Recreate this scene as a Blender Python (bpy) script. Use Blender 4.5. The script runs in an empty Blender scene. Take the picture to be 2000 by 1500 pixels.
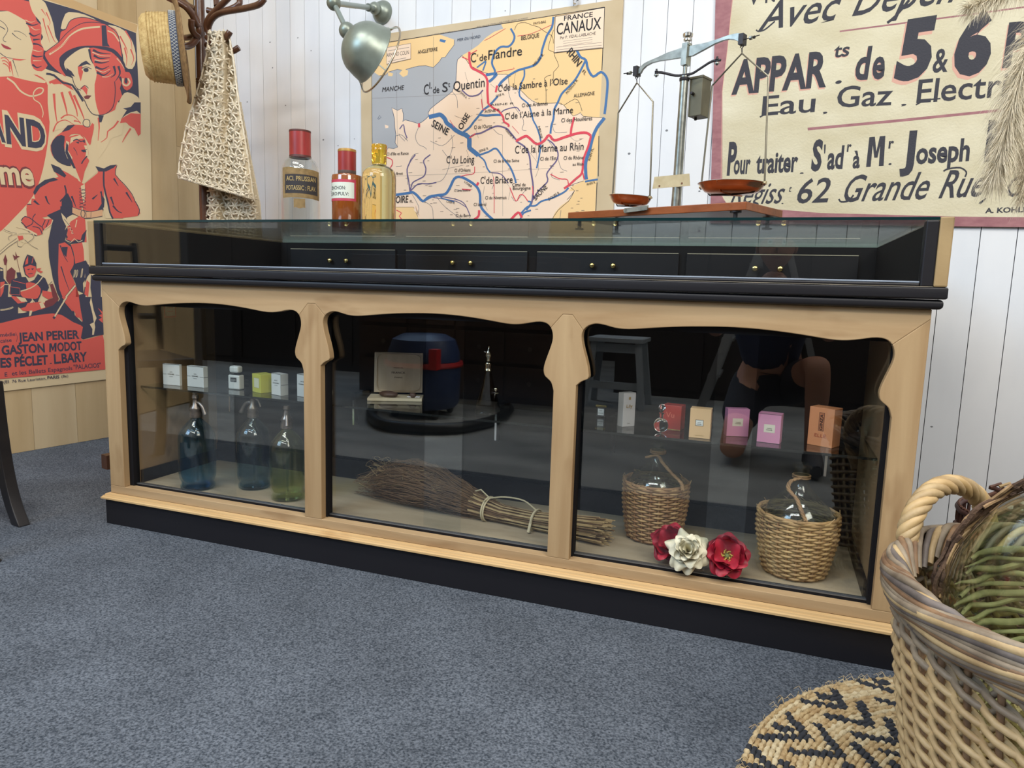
import bpy, bmesh, math, random
import numpy as np
from mathutils import Vector, Matrix
from mathutils.geometry import tessellate_polygon

random.seed(7)
SC = bpy.context.scene
COL = SC.collection

# ------------------------------------------------------------------ camera
CAM = np.array([1.9384, -1.6271, .7891]); FPX = 1381.82
YAW, PITCH, ROLL = .3465, .1361, -.0303
_cy, _sy, _cp, _sp = math.cos(YAW), math.sin(YAW), math.cos(PITCH), math.sin(PITCH)
_f = np.array([-_sy*_cp, _cy*_cp, -_sp]); _r = np.array([_cy, _sy, 0.]); _d = np.cross(_f, _r)
_r2 = math.cos(ROLL)*_r + math.sin(ROLL)*_d; _d2 = -math.sin(ROLL)*_r + math.cos(ROLL)*_d
cam = bpy.data.cameras.new('camera'); co = bpy.data.objects.new('camera', cam); COL.objects.link(co)
cam.sensor_fit = 'HORIZONTAL'; cam.sensor_width = 36; cam.lens = FPX/2000*36
cam.clip_start = .05; cam.clip_end = 60
m = Matrix.Identity(4)
for i in range(3):
    m[i][0] = _r2[i]; m[i][1] = -_d2[i]; m[i][2] = -_f[i]; m[i][3] = CAM[i]
co.matrix_world = m
SC.camera = co

# ------------------------------------------------------------------ light
w = bpy.data.worlds.new('hall_light'); SC.world = w; w.use_nodes = True
w.node_tree.nodes['Background'].inputs[0].default_value = (.93, .96, 1, 1)
w.node_tree.nodes['Background'].inputs[1].default_value = .62
def area(name, loc, tgt, sx, sy, power, col):
    l = bpy.data.lights.new(name, 'AREA'); l.shape = 'RECTANGLE'; l.size = sx; l.size_y = sy
    l.energy = power; l.color = col
    o = bpy.data.objects.new(name, l); COL.objects.link(o); o.location = loc
    o.rotation_euler = (Vector(tgt)-Vector(loc)).to_track_quat('-Z', 'Y').to_euler()
    return o
area('ceiling_tube_light', (.1, -1.2, 3.6), (.1, -.9, 0), 1.6, .25, 44, (1, .97, .92))
area('ceiling_tube_light', (2.3, -1.4, 3.6), (2.2, -1.0, 0), 1.6, .25, 44, (1, .97, .92))
area('ceiling_tube_light', (1.2, -3.2, 3.8), (1.2, -2.6, 0), 3.0, .3, 95, (1, .98, .95))
area('hall_fill', (-1.6, -4.0, 3.4), (.3, 1.3, 1.3), 2.2, 1.6, 150, (.50, .73, 1))  # unseen cool fill, added to make the left of the room bluer
area('hall_fill', (3.9, -2.2, 3.0), (-.8, .7, 1.3), 1.6, 1.2, 95, (1, .93, .82))  # unseen warm fill, added to brighten the left wall and poster
vs = SC.view_settings
SC.display_settings.display_device = 'sRGB'
vs.view_transform = 'Standard'; vs.look = 'None'; vs.exposure = -0.13; vs.gamma = 1; vs.use_curve_mapping = False
SC.cycles.max_bounces = 14; SC.cycles.transparent_max_bounces = 24
SC.cycles.transmission_bounces = 10; SC.cycles.glossy_bounces = 6; SC.cycles.diffuse_bounces = 4
SC.cycles.caustics_reflective = False; SC.cycles.caustics_refractive = False
SC.cycles.use_denoising = True

# ------------------------------------------------------------------ measuring
def ray(u, v):
    a = (u-1000)/FPX; b = (v-750)/FPX
    return a*_r2 + b*_d2 + _f
def plane_at(u, v, p0, n):
    d = ray(u, v); n = np.array(n, float); return CAM + d*(((np.array(p0)-CAM)@n)/(d@n))
def aty(u, v, y): return plane_at(u, v, (0, y, 0), (0, 1, 0))
def atz(u, v, z): return plane_at(u, v, (0, 0, z), (0, 0, 1))
def P2(s, ox=0., oy=0., k=1.):
    return [(ox+float(a.split(',')[0])/k, oy+float(a.split(',')[1])/k) for a in s.split()]

# ------------------------------------------------------------------ materials
def lin(c):
    r = []
    for x in c[:3]:
        x = x/255.; r.append(x/12.92 if x <= .04045 else ((x+.055)/1.055)**2.4)
    return (r[0], r[1], r[2], 1)
MATS = {}
def mat(name, rgb, rough=.6, metal=0, spec=.5, var=0., vscale=(8, 8, 8), rgb2=None, bump=0., bscale=60, coat=0., detail=4, dist=0, contrast=1.0, coord='Object'):
    if name in MATS: return MATS[name]
    m = bpy.data.materials.new(name); m.use_nodes = True; nt = m.node_tree; b = nt.nodes['Principled BSDF']
    c = lin(rgb); b.inputs['Base Color'].default_value = c
    b.inputs['Roughness'].default_value = rough; b.inputs['Metallic'].default_value = metal
    b.inputs['Specular IOR Level'].default_value = spec; b.inputs['Coat Weight'].default_value = coat
    tc = mp = None
    if var > 0 or rgb2 or bump:
        tc = nt.nodes.new('ShaderNodeTexCoord')
    if var > 0 or rgb2:
        mp = nt.nodes.new('ShaderNodeMapping'); mp.inputs['Scale'].default_value = vscale
        nt.links.new(tc.outputs[coord], mp.inputs[0])
        no = nt.nodes.new('ShaderNodeTexNoise'); no.inputs['Scale'].default_value = 1; no.inputs['Detail'].default_value = detail
        no.inputs['Distortion'].default_value = dist
        nt.links.new(mp.outputs[0], no.inputs['Vector'])
        rp = nt.nodes.new('ShaderNodeValToRGB')
        h = .22/contrast
        rp.color_ramp.elements[0].position = .5-h; rp.color_ramp.elements[1].position = .5+h
        c2 = lin(rgb2) if rgb2 else tuple(x*(1-var) for x in c[:3])+(1,)
        rp.color_ramp.elements[0].color = c2; rp.color_ramp.elements[1].color = c
        nt.links.new(no.outputs[0], rp.inputs[0]); nt.links.new(rp.outputs[0], b.inputs['Base Color'])
    if bump:
        n2 = nt.nodes.new('ShaderNodeTexNoise'); n2.inputs['Scale'].default_value = bscale; n2.inputs['Detail'].default_value = 3
        nt.links.new(tc.outputs[coord], n2.inputs['Vector'])
        bm_ = nt.nodes.new('ShaderNodeBump'); bm_.inputs['Strength'].default_value = bump; bm_.inputs['Distance'].default_value = .003
        nt.links.new(n2.outputs[0], bm_.inputs['Height']); nt.links.new(bm_.outputs[0], b.inputs['Normal'])
    MATS[name] = m; return m
def wood(name, light, dark, scale=(3, 30, 30), knots=None, rough=.55, bump=.15, ks=(5, 9, 5), spec=.3):
    """grain runs along the axis with the small scale; broad patches of wear on top"""
    if name in MATS: return MATS[name]
    m = mat(name, light, rough, rgb2=dark, vscale=scale, bump=bump, bscale=90, dist=.6, detail=6, contrast=.75, spec=spec)
    nt = m.node_tree; b = nt.nodes['Principled BSDF']; src = b.inputs['Base Color'].links[0].from_socket
    tc = [n for n in nt.nodes if n.type == 'TEX_COORD'][0]
    mp = nt.nodes.new('ShaderNodeMapping'); mp.inputs['Scale'].default_value = ks; nt.links.new(tc.outputs['Object'], mp.inputs[0])
    no = nt.nodes.new('ShaderNodeTexNoise'); no.inputs['Scale'].default_value = 1; no.inputs['Detail'].default_value = 3
    nt.links.new(mp.outputs[0], no.inputs['Vector'])
    rp = nt.nodes.new('ShaderNodeValToRGB'); rp.color_ramp.elements[0].position = .62; rp.color_ramp.elements[1].position = .80
    nt.links.new(no.outputs[0], rp.inputs[0])
    mx = nt.nodes.new('ShaderNodeMix'); mx.data_type = 'RGBA'
    nt.links.new(rp.outputs[0], mx.inputs[0]); nt.links.new(src, mx.inputs[6]); mx.inputs[7].default_value = lin(knots or dark)
    nt.links.new(mx.outputs[2], b.inputs['Base Color'])
    return m
def glass_thin(name, tint=(1, 1, 1), ior=1.5, rough=0.0, edge=None, boost=1.0):
    """window-pane glass: straight-through transmission with Fresnel reflection"""
    if name in MATS: return MATS[name]
    m = bpy.data.materials.new(name); m.use_nodes = True; nt = m.node_tree; nt.nodes.clear()
    out = nt.nodes.new('ShaderNodeOutputMaterial'); mx = nt.nodes.new('ShaderNodeMixShader')
    tr = nt.nodes.new('ShaderNodeBsdfTransparent'); gl = nt.nodes.new('ShaderNodeBsdfGlossy'); fr = nt.nodes.new('ShaderNodeFresnel')
    fr.inputs['IOR'].default_value = ior; gl.inputs['Roughness'].default_value = rough; tr.inputs[0].default_value = (*tint, 1)
    gl.inputs[0].default_value = (boost, boost, boost, 1)
    ge = nt.nodes.new('ShaderNodeNewGeometry'); mr = nt.nodes.new('ShaderNodeMapRange')
    mr.inputs[3].default_value = ior; mr.inputs[4].default_value = 1/ior
    nt.links.new(ge.outputs['Backfacing'], mr.inputs[0]); nt.links.new(mr.outputs[0], fr.inputs['IOR'])
    nt.links.new(fr.outputs[0], mx.inputs[0]); nt.links.new(tr.outputs[0], mx.inputs[1]); nt.links.new(gl.outputs[0], mx.inputs[2])
    nt.links.new(mx.outputs[0], out.inputs[0]); MATS[name] = m; return m
def glass_full(name, tint=(1, 1, 1), ior=1.45, rough=0.0):
    if name in MATS: return MATS[name]
    m = bpy.data.materials.new(name); m.use_nodes = True; nt = m.node_tree; b = nt.nodes['Principled BSDF']
    b.inputs['Base Color'].default_value = (*tint, 1); b.inputs['Transmission Weight'].default_value = 1
    b.inputs['Roughness'].default_value = rough; b.inputs['IOR'].default_value = ior; MATS[name] = m; return m

# ------------------------------------------------------------------ mesh builder
ORG = {}
def V(p): return np.array(p, float)
def unit(a):
    a = V(a); n = np.linalg.norm(a); return a/n if n > 1e-12 else a
def cr(pts, closed=False, n=4):
    """Catmull-Rom resampling"""
    p = [V(q) for q in pts]; N = len(p); out = []
    for i in range(N if closed else N-1):
        a = p[(i-1) % N] if closed or i > 0 else p[0]*2-p[1]; b = p[i]; c = p[(i+1) % N]
        d = p[(i+2) % N] if closed or i+2 < N else p[-1]*2-p[-2]
        for k in range(n):
            t = k/n; out.append(.5*((2*b)+(c-a)*t+(2*a-5*b+4*c-d)*t*t+(3*b-a-3*c+d)*t**3))
    if not closed: out.append(p[-1])
    return out
class MB:
    def __init__(s): s.v = []; s.f = []; s.m = []; s.mats = []
    def mi(s, m):
        if m not in s.mats: s.mats.append(m)
        return s.mats.index(m)
    def add(s, vs, fs, m):
        o = len(s.v); s.v.extend([tuple(map(float, q)) for q in vs]); k = s.mi(m)
        for f in fs: s.f.append(tuple(o+i for i in f)); s.m.append(k)
    def box(s, x0, x1, y0, y1, z0, z1, m):
        s.add([(x, y, z) for x in (x0, x1) for y in (y0, y1) for z in (z0, z1)],
              [(0, 1, 3, 2), (4, 6, 7, 5), (0, 4, 5, 1), (2, 3, 7, 6), (0, 2, 6, 4), (1, 5, 7, 3)], m)
    def obox(s, c, ax, half, m):
        c = V(c); A = [unit(a)*h for a, h in zip(ax, half)]
        s.add([c+i*A[0]+j*A[1]+k*A[2] for i in (-1, 1) for j in (-1, 1) for k in (-1, 1)],
              [(0, 1, 3, 2), (4, 6, 7, 5), (0, 4, 5, 1), (2, 3, 7, 6), (0, 2, 6, 4), (1, 5, 7, 3)], m)
    def tube(s, pts, r, m, n=8, closed=False, flat=1.0, up=None):
        p = [V(q) for q in pts]; N = len(p); vs = []; fs = []
        T = []
        for i in range(N):
            a = p[(i-1) % N] if closed or i > 0 else p[i]; b = p[(i+1) % N] if closed or i < N-1 else p[i]
            T.append(unit(b-a))
        u = V(up) if up is not None else (V((0, 0, 1)) if abs(T[0][2]) < .9 else V((1, 0, 0)))
        u = unit(u-T[0]*(u@T[0]))
        for i in range(N):
            if i: u = unit(u-T[i]*(u@T[i]))
            w_ = np.cross(T[i], u); rr = r[i] if hasattr(r, '__len__') else r
            for k in range(n):
                a = 2*math.pi*k/n; vs.append(p[i]+u*math.cos(a)*rr+w_*math.sin(a)*rr*flat)
        for i in range(N if closed else N-1):
            j = (i+1) % N
            for k in range(n):
                l = (k+1) % n; fs.append((i*n+k, i*n+l, j*n+l, j*n+k))
        if not closed:
            fs.append(tuple(range(n-1, -1, -1))); fs.append(tuple((N-1)*n+k for k in range(n)))
        s.add(vs, fs, m)
    def lathe(s, prof, c, m, n=32, ax=(0, 0, 1), caps=True):
        """prof: (radius, height) pairs along axis"""
        ax = unit(ax); e = V((1, 0, 0)) if abs(ax[0]) < .9 else V((0, 1, 0)); e = unit(e-ax*(e@ax)); g = np.cross(ax, e); c = V(c)
        vs = []; fs = []; N = len(prof)
        for r, z in prof:
            for k in range(n):
                a = 2*math.pi*k/n; vs.append(c+ax*z+e*math.cos(a)*r+g*math.sin(a)*r)
        for i in range(N-1):
            for k in range(n):
                l = (k+1) % n; fs.append((i*n+k, i*n+l, (i+1)*n+l, (i+1)*n+k))
        if caps:
            if prof[0][0] > 1e-6: fs.append(tuple(range(n-1, -1, -1)))
            if prof[-1][0] > 1e-6: fs.append(tuple((N-1)*n+k for k in range(n)))
        s.add(vs, fs, m)
    def sphere(s, c, r, m, n=16, sc=(1, 1, 1)):
        c = V(c); vs = []; fs = []; h = n//2
        for i in range(h+1):
            t = math.pi*i/h
            for k in range(n):
                a = 2*math.pi*k/n; vs.append(c+V((math.sin(t)*math.cos(a)*sc[0], math.sin(t)*math.sin(a)*sc[1], math.cos(t)*sc[2]))*r)
        for i in range(h):
            for k in range(n):
                l = (k+1) % n; fs.append((i*n+k, (i+1)*n+k, (i+1)*n+l, i*n+l))
        s.add(vs, fs, m)
    def prism(s, p2, fn, w0, w1, m):
        n = len(p2); s.add([fn(a, b, w0) for a, b in p2]+[fn(a, b, w1) for a, b in p2],
              [tuple(range(n-1, -1, -1)), tuple(range(n, 2*n))]+[(i, (i+1) % n, n+(i+1) % n, n+i) for i in range(n)], m)
    def extr(s, prof, path, m, closed=False):
        """prof: list of (out, z); path: list of (origin, outdir) stations"""
        n = len(prof); vs = []; fs = []
        for o, d in path:
            for a, z in prof: vs.append(V(o)+V(d)*a+V((0, 0, z)))
        for i in range(len(path)-1):
            for k in range(n): fs.append((i*n+k, i*n+(k+1) % n, (i+1)*n+(k+1) % n, (i+1)*n+k))
        fs.append(tuple(range(n-1, -1, -1))); fs.append(tuple((len(path)-1)*n+k for k in range(n)))
        s.add(vs, fs, m)
    def grid(s, fn, nu, nv, m, cu=False):
        vs = [fn(i/nu, j/nv) for i in range(nu+(0 if cu else 1)) for j in range(nv+1)]; fs = []
        for i in range(nu):
            i2 = (i+1) % nu if cu else i+1
            for j in range(nv): fs.append((i*(nv+1)+j, i2*(nv+1)+j, i2*(nv+1)+j+1, i*(nv+1)+j+1))
        s.add(vs, fs, m)
    def build(s, name, parent=None, smooth=35, bevel=0, recalc=True, origin=None, sub=0, solid=0):
        v = np.array(s.v)
        if parent is not None: o = ORG[parent.name]
        elif origin is not None: o = V(origin)
        else: o = V(((v[:, 0].min()+v[:, 0].max())/2, (v[:, 1].min()+v[:, 1].max())/2, v[:, 2].min()))
        me = bpy.data.meshes.new(name); me.from_pydata((v-o).tolist(), [], s.f)
        for mm in s.mats: me.materials.append(mm)
        me.polygons.foreach_set('material_index', s.m)
        if recalc:
            b = bmesh.new(); b.from_mesh(me); bmesh.ops.recalc_face_normals(b, faces=b.faces); b.to_mesh(me); b.free()
        if smooth is not None:
            me.polygons.foreach_set('use_smooth', [True]*len(me.polygons)); me.set_sharp_from_angle(angle=math.radians(smooth))
        ob = bpy.data.objects.new(name, me); COL.objects.link(ob)
        if parent is not None: ob.parent = parent
        else: ob.location = o
        ORG[ob.name] = o
        if solid:
            md = ob.modifiers.new('solid', 'SOLIDIFY'); md.thickness = solid; md.offset = 0
        if sub:
            md = ob.modifiers.new('sub', 'SUBSURF'); md.levels = sub; md.render_levels = sub
        if bevel:
            md = ob.modifiers.new('bevel', 'BEVEL'); md.width = bevel; md.segments = 2; md.limit_method = 'ANGLE'; md.angle_limit = math.radians(50)
            md.harden_normals = False
        return ob
def tag(o, label=None, cat=None, group=None, kind=None):
    if label: o['label'] = label
    if cat: o['category'] = cat
    if group: o['group'] = group
    if kind: o['kind'] = kind
    return o
def thing(name, loc, label, cat, group=None):
    o = bpy.data.objects.new(name, None); COL.objects.link(o); o.location = loc; o.empty_display_size = .05
    ORG[o.name] = V(loc); return tag(o, label, cat, group)
def copy_tree(root, loc=None, rz=None, parent=None):
    kids = [c for c in bpy.data.objects if c.parent == root]
    c = root.copy(); COL.objects.link(c)
    if parent is not None: c.parent = parent
    if loc is not None: c.location = loc; ORG[c.name] = V(loc)
    else: ORG[c.name] = ORG[root.name]
    if rz is not None: c.rotation_euler = (0, 0, rz)
    for k in kids: copy_tree(k, parent=c)
    return c

# ------------------------------------------------------------------ lettering
_TX = {}
def text_mesh(s, bold=0.0):
    key = (s, bold)
    if key in _TX: return _TX[key]
    cu = bpy.data.curves.new('t', 'FONT'); cu.body = s; cu.size = 1; cu.offset = bold; cu.resolution_u = 3; cu.fill_mode = 'FRONT'
    ob = bpy.data.objects.new('t', cu); COL.objects.link(ob)
    dg = bpy.context.evaluated_depsgraph_get(); dg.update()
    me = ob.evaluated_get(dg).to_mesh()
    vs = [(q.co.x, q.co.y) for q in me.vertices]; fs = [tuple(p.vertices) for p in me.polygons]
    ob.evaluated_get(dg).to_mesh_clear(); COL.objects.unlink(ob); bpy.data.objects.remove(ob); bpy.data.curves.remove(cu)
    xs = [a for a, b in vs] or [0, 1]
    _TX[key] = (vs, fs, min(xs), max(xs)); return _TX[key]
CAPH = .70
def put_text(mb, s, m, fn, width, height, bold=0.0, shear=0.0, stroke=0):
    """fn(x, y) -> 3D for x in 0..width, y in 0..height (cap height)"""
    if 'M' in s: bold = 0.0
    vs, fs, x0, x1 = text_mesh(s, bold)
    if not vs: return
    kx = width/max(x1-x0, 1e-6); ky = height/CAPH
    mb.add([fn((a-x0)*kx+shear*b*ky, b*ky) for a, b in vs], fs, m)

class Board:
    """flat artwork lying on a plane; shapes are given in measured image positions"""
    def __init__(s, P, n, ox=0, oy=0, k=1):
        s.P = V(P); s.n = unit(n); s.mb = MB(); s.k = 0; s.ox, s.oy, s.sc = ox, oy, k
    def space(s, ox, oy, k): s.ox, s.oy, s.sc = ox, oy, k
    def pt(s, x, y, lift=None):
        q = plane_at(s.ox+x/s.sc, s.oy+y/s.sc, s.P, s.n)
        return q + s.n*(.0004+.000008*(s.k if lift is None else lift))
    def pts(s, t): return [tuple(map(float, a.split(','))) for a in t.split()] if isinstance(t, str) else t
    def poly(s, t, m, smooth=0):
        s.k += 1; p = s.pts(t)
        if smooth: p = [(a[0], a[1]) for a in cr([V((x, y)) for x, y in p], True, smooth)]
        tri = tessellate_polygon([[Vector((x, y, 0)) for x, y in p]])
        s.mb.add([s.pt(x, y) for x, y in p], [tuple(a) for a in tri], m)
    def line(s, t, w0, m, smooth=2, w1=None, closed=False):
        """brush stroke: width in image units of the current space"""
        s.k += 1; p = s.pts(t)
        if smooth: p = [(a[0], a[1]) for a in cr([V((x, y)) for x, y in p], closed, smooth)]
        if closed: p = p+[p[0]]
        n = len(p); L = []; w1 = w0 if w1 is None else w1
        for i in range(n):
            a = V(p[max(i-1, 0)]); b = V(p[min(i+1, n-1)]); d = unit(b-a); nn = V((-d[1], d[0])); ww = (w0+(w1-w0)*i/max(n-1, 1))/2
            L += [V(p[i])+nn*ww, V(p[i])-nn*ww]
        s.mb.add([s.pt(x, y) for x, y in L], [(2*i, 2*i+1, 2*i+3, 2*i+2) for i in range(n-1)], m)
    def text(s, t, p0, p1, h, m, bold=0.0, shear=0.0):
        s.k += 1
        a = s.pt(*p0); b = s.pt(*p1); ex = unit(b-a); ey = np.cross(s.n, ex)
        if ey[2] < 0 and abs(ex[2]) < .9: ey = -ey
        hh = np.linalg.norm(s.pt(p0[0], p0[1]-h)-a)
        put_text(s.mb, t, m, lambda x, y: a+ex*x+ey*y, np.linalg.norm(b-a), hh, bold, shear)
# ------------------------------------------------------------------ the room
BA = math.radians(-8.7); BT = V((math.cos(BA), math.sin(BA), 0)); BN = V((math.sin(BA), -math.cos(BA), 0)); BP = V((-.955, 1.45, 0))
LA = math.radians(80.5); LT = V((math.cos(LA), math.sin(LA), 0)); LN = V((math.sin(LA), -math.cos(LA), 0)); LP = V((-1.1, .69, 0))
carpet = mat('carpet_pile', (109, 115, 124), .95, rgb2=(54, 60, 68), vscale=(230, 230, 230), bump=.9, bscale=260, detail=3, contrast=1.3, spec=.1)
_nt = carpet.node_tree
_b = _nt.nodes['Principled BSDF']; _src = _b.inputs['Base Color'].links[0].from_socket
_tc = [n for n in _nt.nodes if n.type == 'TEX_COORD'][0]
_no = _nt.nodes.new('ShaderNodeTexNoise'); _no.inputs['Scale'].default_value = 5; _no.inputs['Detail'].default_value = 5; _nt.links.new(_tc.outputs['Object'], _no.inputs['Vector'])
_mr = _nt.nodes.new('ShaderNodeMapRange'); _mr.inputs[1].default_value = .3; _mr.inputs[2].default_value = .7; _mr.inputs[3].default_value = .84; _mr.inputs[4].default_value = 1.12
_nt.links.new(_no.outputs[0], _mr.inputs[0])
_mu = _nt.nodes.new('ShaderNodeMix'); _mu.data_type = 'RGBA'; _mu.blend_type = 'MULTIPLY'; _mu.inputs[0].default_value = 1
_nt.links.new(_src, _mu.inputs[6]); _nt.links.new(_mr.outputs[0], _mu.inputs[7]); _nt.links.new(_mu.outputs[2], _b.inputs['Base Color'])
concrete = mat('concrete', (176, 178, 176), .7, rgb2=(112, 114, 114), vscale=(1.6, 4, 1), bump=.2, bscale=20, detail=8, contrast=.8)
q = MB(); q.box(-4.2, 6.5, -1.02, 2.2, -.006, 0, carpet); tag(q.build('floor', smooth=None), kind='structure')
q = MB(); q.box(-4.2, 6.5, -6.2, -1.02, -.02, -.008, concrete); tag(q.build('floor', smooth=None), kind='structure')

wp = [mat('white_plank_%s' % c, rgb, .62, rgb2=r2, vscale=(7, 7, 2.2), bump=.12, bscale=40, detail=6, contrast=.9)
      for c, rgb, r2 in (('plain', (226, 228, 230), (214, 217, 221)), ('cool', (223, 226, 229), (209, 213, 218)), ('warm', (227, 228, 228), (215, 216, 217)))]
dark_gap = mat('gap_backing_board', (60, 60, 62), .9)  # dark backing board behind the plank gaps
knot = mat('knot_stain', (120, 122, 126), .8)
q = MB(); rr = random.Random(3)
def board_box(mb, P, T, N, s0, s1, z0, z1, th, m):
    c = P+T*((s0+s1)/2)-N*(th/2)+V((0, 0, (z0+z1)/2)); mb.obox(c, (T, N, (0, 0, 1)), ((s1-s0)/2, th/2, (z1-z0)/2), m)
off = float((plane_at(567.5, 135, BP, BN)-BP)@BT) % .0925
for i in range(-1, 62):
    s0 = off+i*.0925; s1 = s0+.0925
    if s1 < 0: continue
    board_box(q, BP, BT, BN, max(s0, 0)+.0011, s1-.0011, 0, 3.3, .014, wp[rr.randrange(3)])
    for k in range(rr.randrange(1, 4)):
        zz = rr.uniform(.1, 2.3); sx = rr.uniform(s0+.02, s1-.02); r_ = rr.uniform(.002, .0045); pts = []
        pts = [BP+BT*(sx+math.cos(a)*r_*1.4)+V((0, 0, zz+math.sin(a)*r_))+BN*.0004 for a in np.linspace(0, 2*math.pi, 9)[:-1]]
        q.add(pts, [tuple(range(8))], knot)
board_box(q, BP-BN*.0145, BT, BN, 0, 5.8, 0, 3.3, .02, dark_gap)
tag(q.build('wall_back', smooth=None), kind='structure')
op = [wood('oak_board_%s' % n, a, b_, scale=(14, 14, 1.1), rough=.65, ks=(6, 6, 2.4)) for n, a, b_ in
      (('honey', (204, 180, 140), (184, 158, 118)), ('pale', (212, 192, 156), (194, 171, 134)), ('brown', (196, 170, 128), (172, 145, 104)))]
q = MB(); rr = random.Random(11)
cs = float((BP-LP)@LT)
for i in range(-14, 5):
    s0 = .0625+i*.19; s1 = min(s0+.19, cs-.016)
    if s1-s0 < .01: continue
    z = 0; first = rr.uniform(1.2, 2.2)
    for z1 in (first, 3.3):
        board_box(q, LP, LT, LN, s0+.0008, s1-.0008, z+.001, z1, .016, op[rr.randrange(3)]); z = z1
board_box(q, LP-LN*.0165, LT, LN, -2.7, cs, 0, 3.3, .02, dark_gap)
tag(q.build('wall_left', smooth=None), kind='structure')
dk = mat('light_block_dark', (40, 34, 32), .85)
q = MB(); q.box(-4.2, 6.5, -6.3, -6.2, -.02, 2.2, dk); tag(q.build('light_block_front', smooth=None), kind='structure')  # unseen dark wall added to keep world light out of the glass reflections
q = MB(); q.box(6.5, 6.6, -6.2, 2.2, -.02, 2.6, dk); tag(q.build('light_block_right', smooth=None), kind='structure')  # added on the right, out of view, also to block world light

# ------------------------------------------------------------------ the counter
L = 2.2405
black = mat('black_paint', (27, 26, 30), .42, bump=.1, bscale=70, spec=.35)
blackd = mat('black_paint_matt', (20, 19, 22), .7, spec=.2)
pine_h = wood('stripped_pine_along', (184, 157, 120), (154, 124, 88), scale=(2.2, 22, 26), knots=(134, 102, 68), ks=(4, 8, 14), bump=.08)
pine_v = wood('stripped_pine_upright', (182, 155, 117), (152, 122, 86), scale=(24, 22, 2), knots=(130, 98, 64), ks=(12, 8, 3.2), bump=.08)
pine_m = wood('waxed_pine_moulding', (212, 180, 132), (188, 154, 106), scale=(2.5, 30, 30), knots=(170, 128, 78), rough=.4, ks=(5, 8, 14), bump=.05)
pine_e = wood('raw_pine_end', (170, 146, 106), (138, 112, 76), scale=(10, 12, 3), knots=(112, 84, 54), ks=(9, 9, 7))
worn = wood('worn_shelf_board', (176, 162, 138), (150, 135, 112), scale=(3, 20, 20), knots=(120, 104, 84), ks=(5, 12, 5))
pane = glass_thin('pane_glass', (.965, .975, .97), 1.52)
topg = glass_thin('counter_top_glass', (.965, .99, .98), 1.5)
gedge = mat('glass_edge', (18, 44, 46), .12, spec=.6)
brass = mat('brass', (214, 186, 120), .22, metal=1)
chrome = mat('chrome', (205, 205, 208), .14, metal=1)
CT = thing('shop_counter', (L/2, .2, 0), 'long pine shop counter with three scalloped glass bays, black plinth and glazed case on top', 'counter')
q = MB(); q.box(-.0147, L+.0147, -.0093, .40, 0, .0815, black); q.build('plinth', CT, bevel=.002, smooth=None)
def ring(o, y1): return [((-o, y1, 0), (-1, 0, 0)), ((-o, -o, 0), (-1, -1, 0)), ((L+o, -o, 0), (1, -1, 0)), ((L+o, y1, 0), (1, 0, 0))]
q = MB(); q.extr([(0, .0816), (.016, .0816), (.021, .084), (.021, .089), (.0175, .091), (.0165, .094), (.0125, .0945), (.0115, .099), (.004, .1005), (0, .1005)],
                 [((0, .40, 0), (-1, 0, 0)), ((0, 0, 0), (-1, -1, 0)), ((L, 0, 0), (1, -1, 0)), ((L, .40, 0), (1, 0, 0))], pine_m); q.build('base_moulding', CT, smooth=30)
q = MB(); q.box(0, L, 0, .03, .1006, .1254, pine_h); q.build('bottom_rail', CT, bevel=.0012, smooth=None)
ZB, ZF = .1254, .7696
# scalloped opening, measured on the middle bay
op_px = P2('88,375 93,358 108,348 124,341 131,330 131,318 127,285 117,240 105,195 97,160 92,125 94,100 103,80 120,64 145,55 170,56 200,64 235,75 275,81 320,81 380,76 450,71 530,67 600,66 680,66 760,69 850,76 940,87 1040,103 1130,120 1190,129 1240,130 1290,124 1340,116 1380,117 1408,128 1427,150 1437,180 1438,215 1430,250 1412,300 1394,350 1385,385 1385,410 1392,432 1410,450 1427,468 1435,490 1437,520', 600, 590, 3)
op_m = [aty(u, v, 0) for u, v in op_px]
xa, xb = .7935, 1.4576
op_n = [((p[0]-xa)/(xb-xa), p[2]) for p in op_m]; op_n[0] = (0, op_n[0][1]); op_n[-1] = (1, op_n[-1][1])
bays = [(.0586, .7375), (.7935, 1.4576), (1.5136, 2.1888)]
outl = []
for a, b_ in bays:
    c = cr([V((a+t*(b_-a), z)) for t, z in op_n], False, 2); outl.append([(float(x[0]), float(x[1])) for x in c])
def split(o):
    n = len(o); k0 = max(range(n//2), key=lambda i: o[i][1]-abs(o[i][0]-o[0][0])*1.0); k1 = max(range(n//2, n), key=lambda i: o[i][1]-abs(o[i][0]-o[-1][0])*1.0)
    return k0-1, k1+1
sp = [split(o) for o in outl]
f_y = lambda a, b_, w_: (a, w_, b_)
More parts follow.
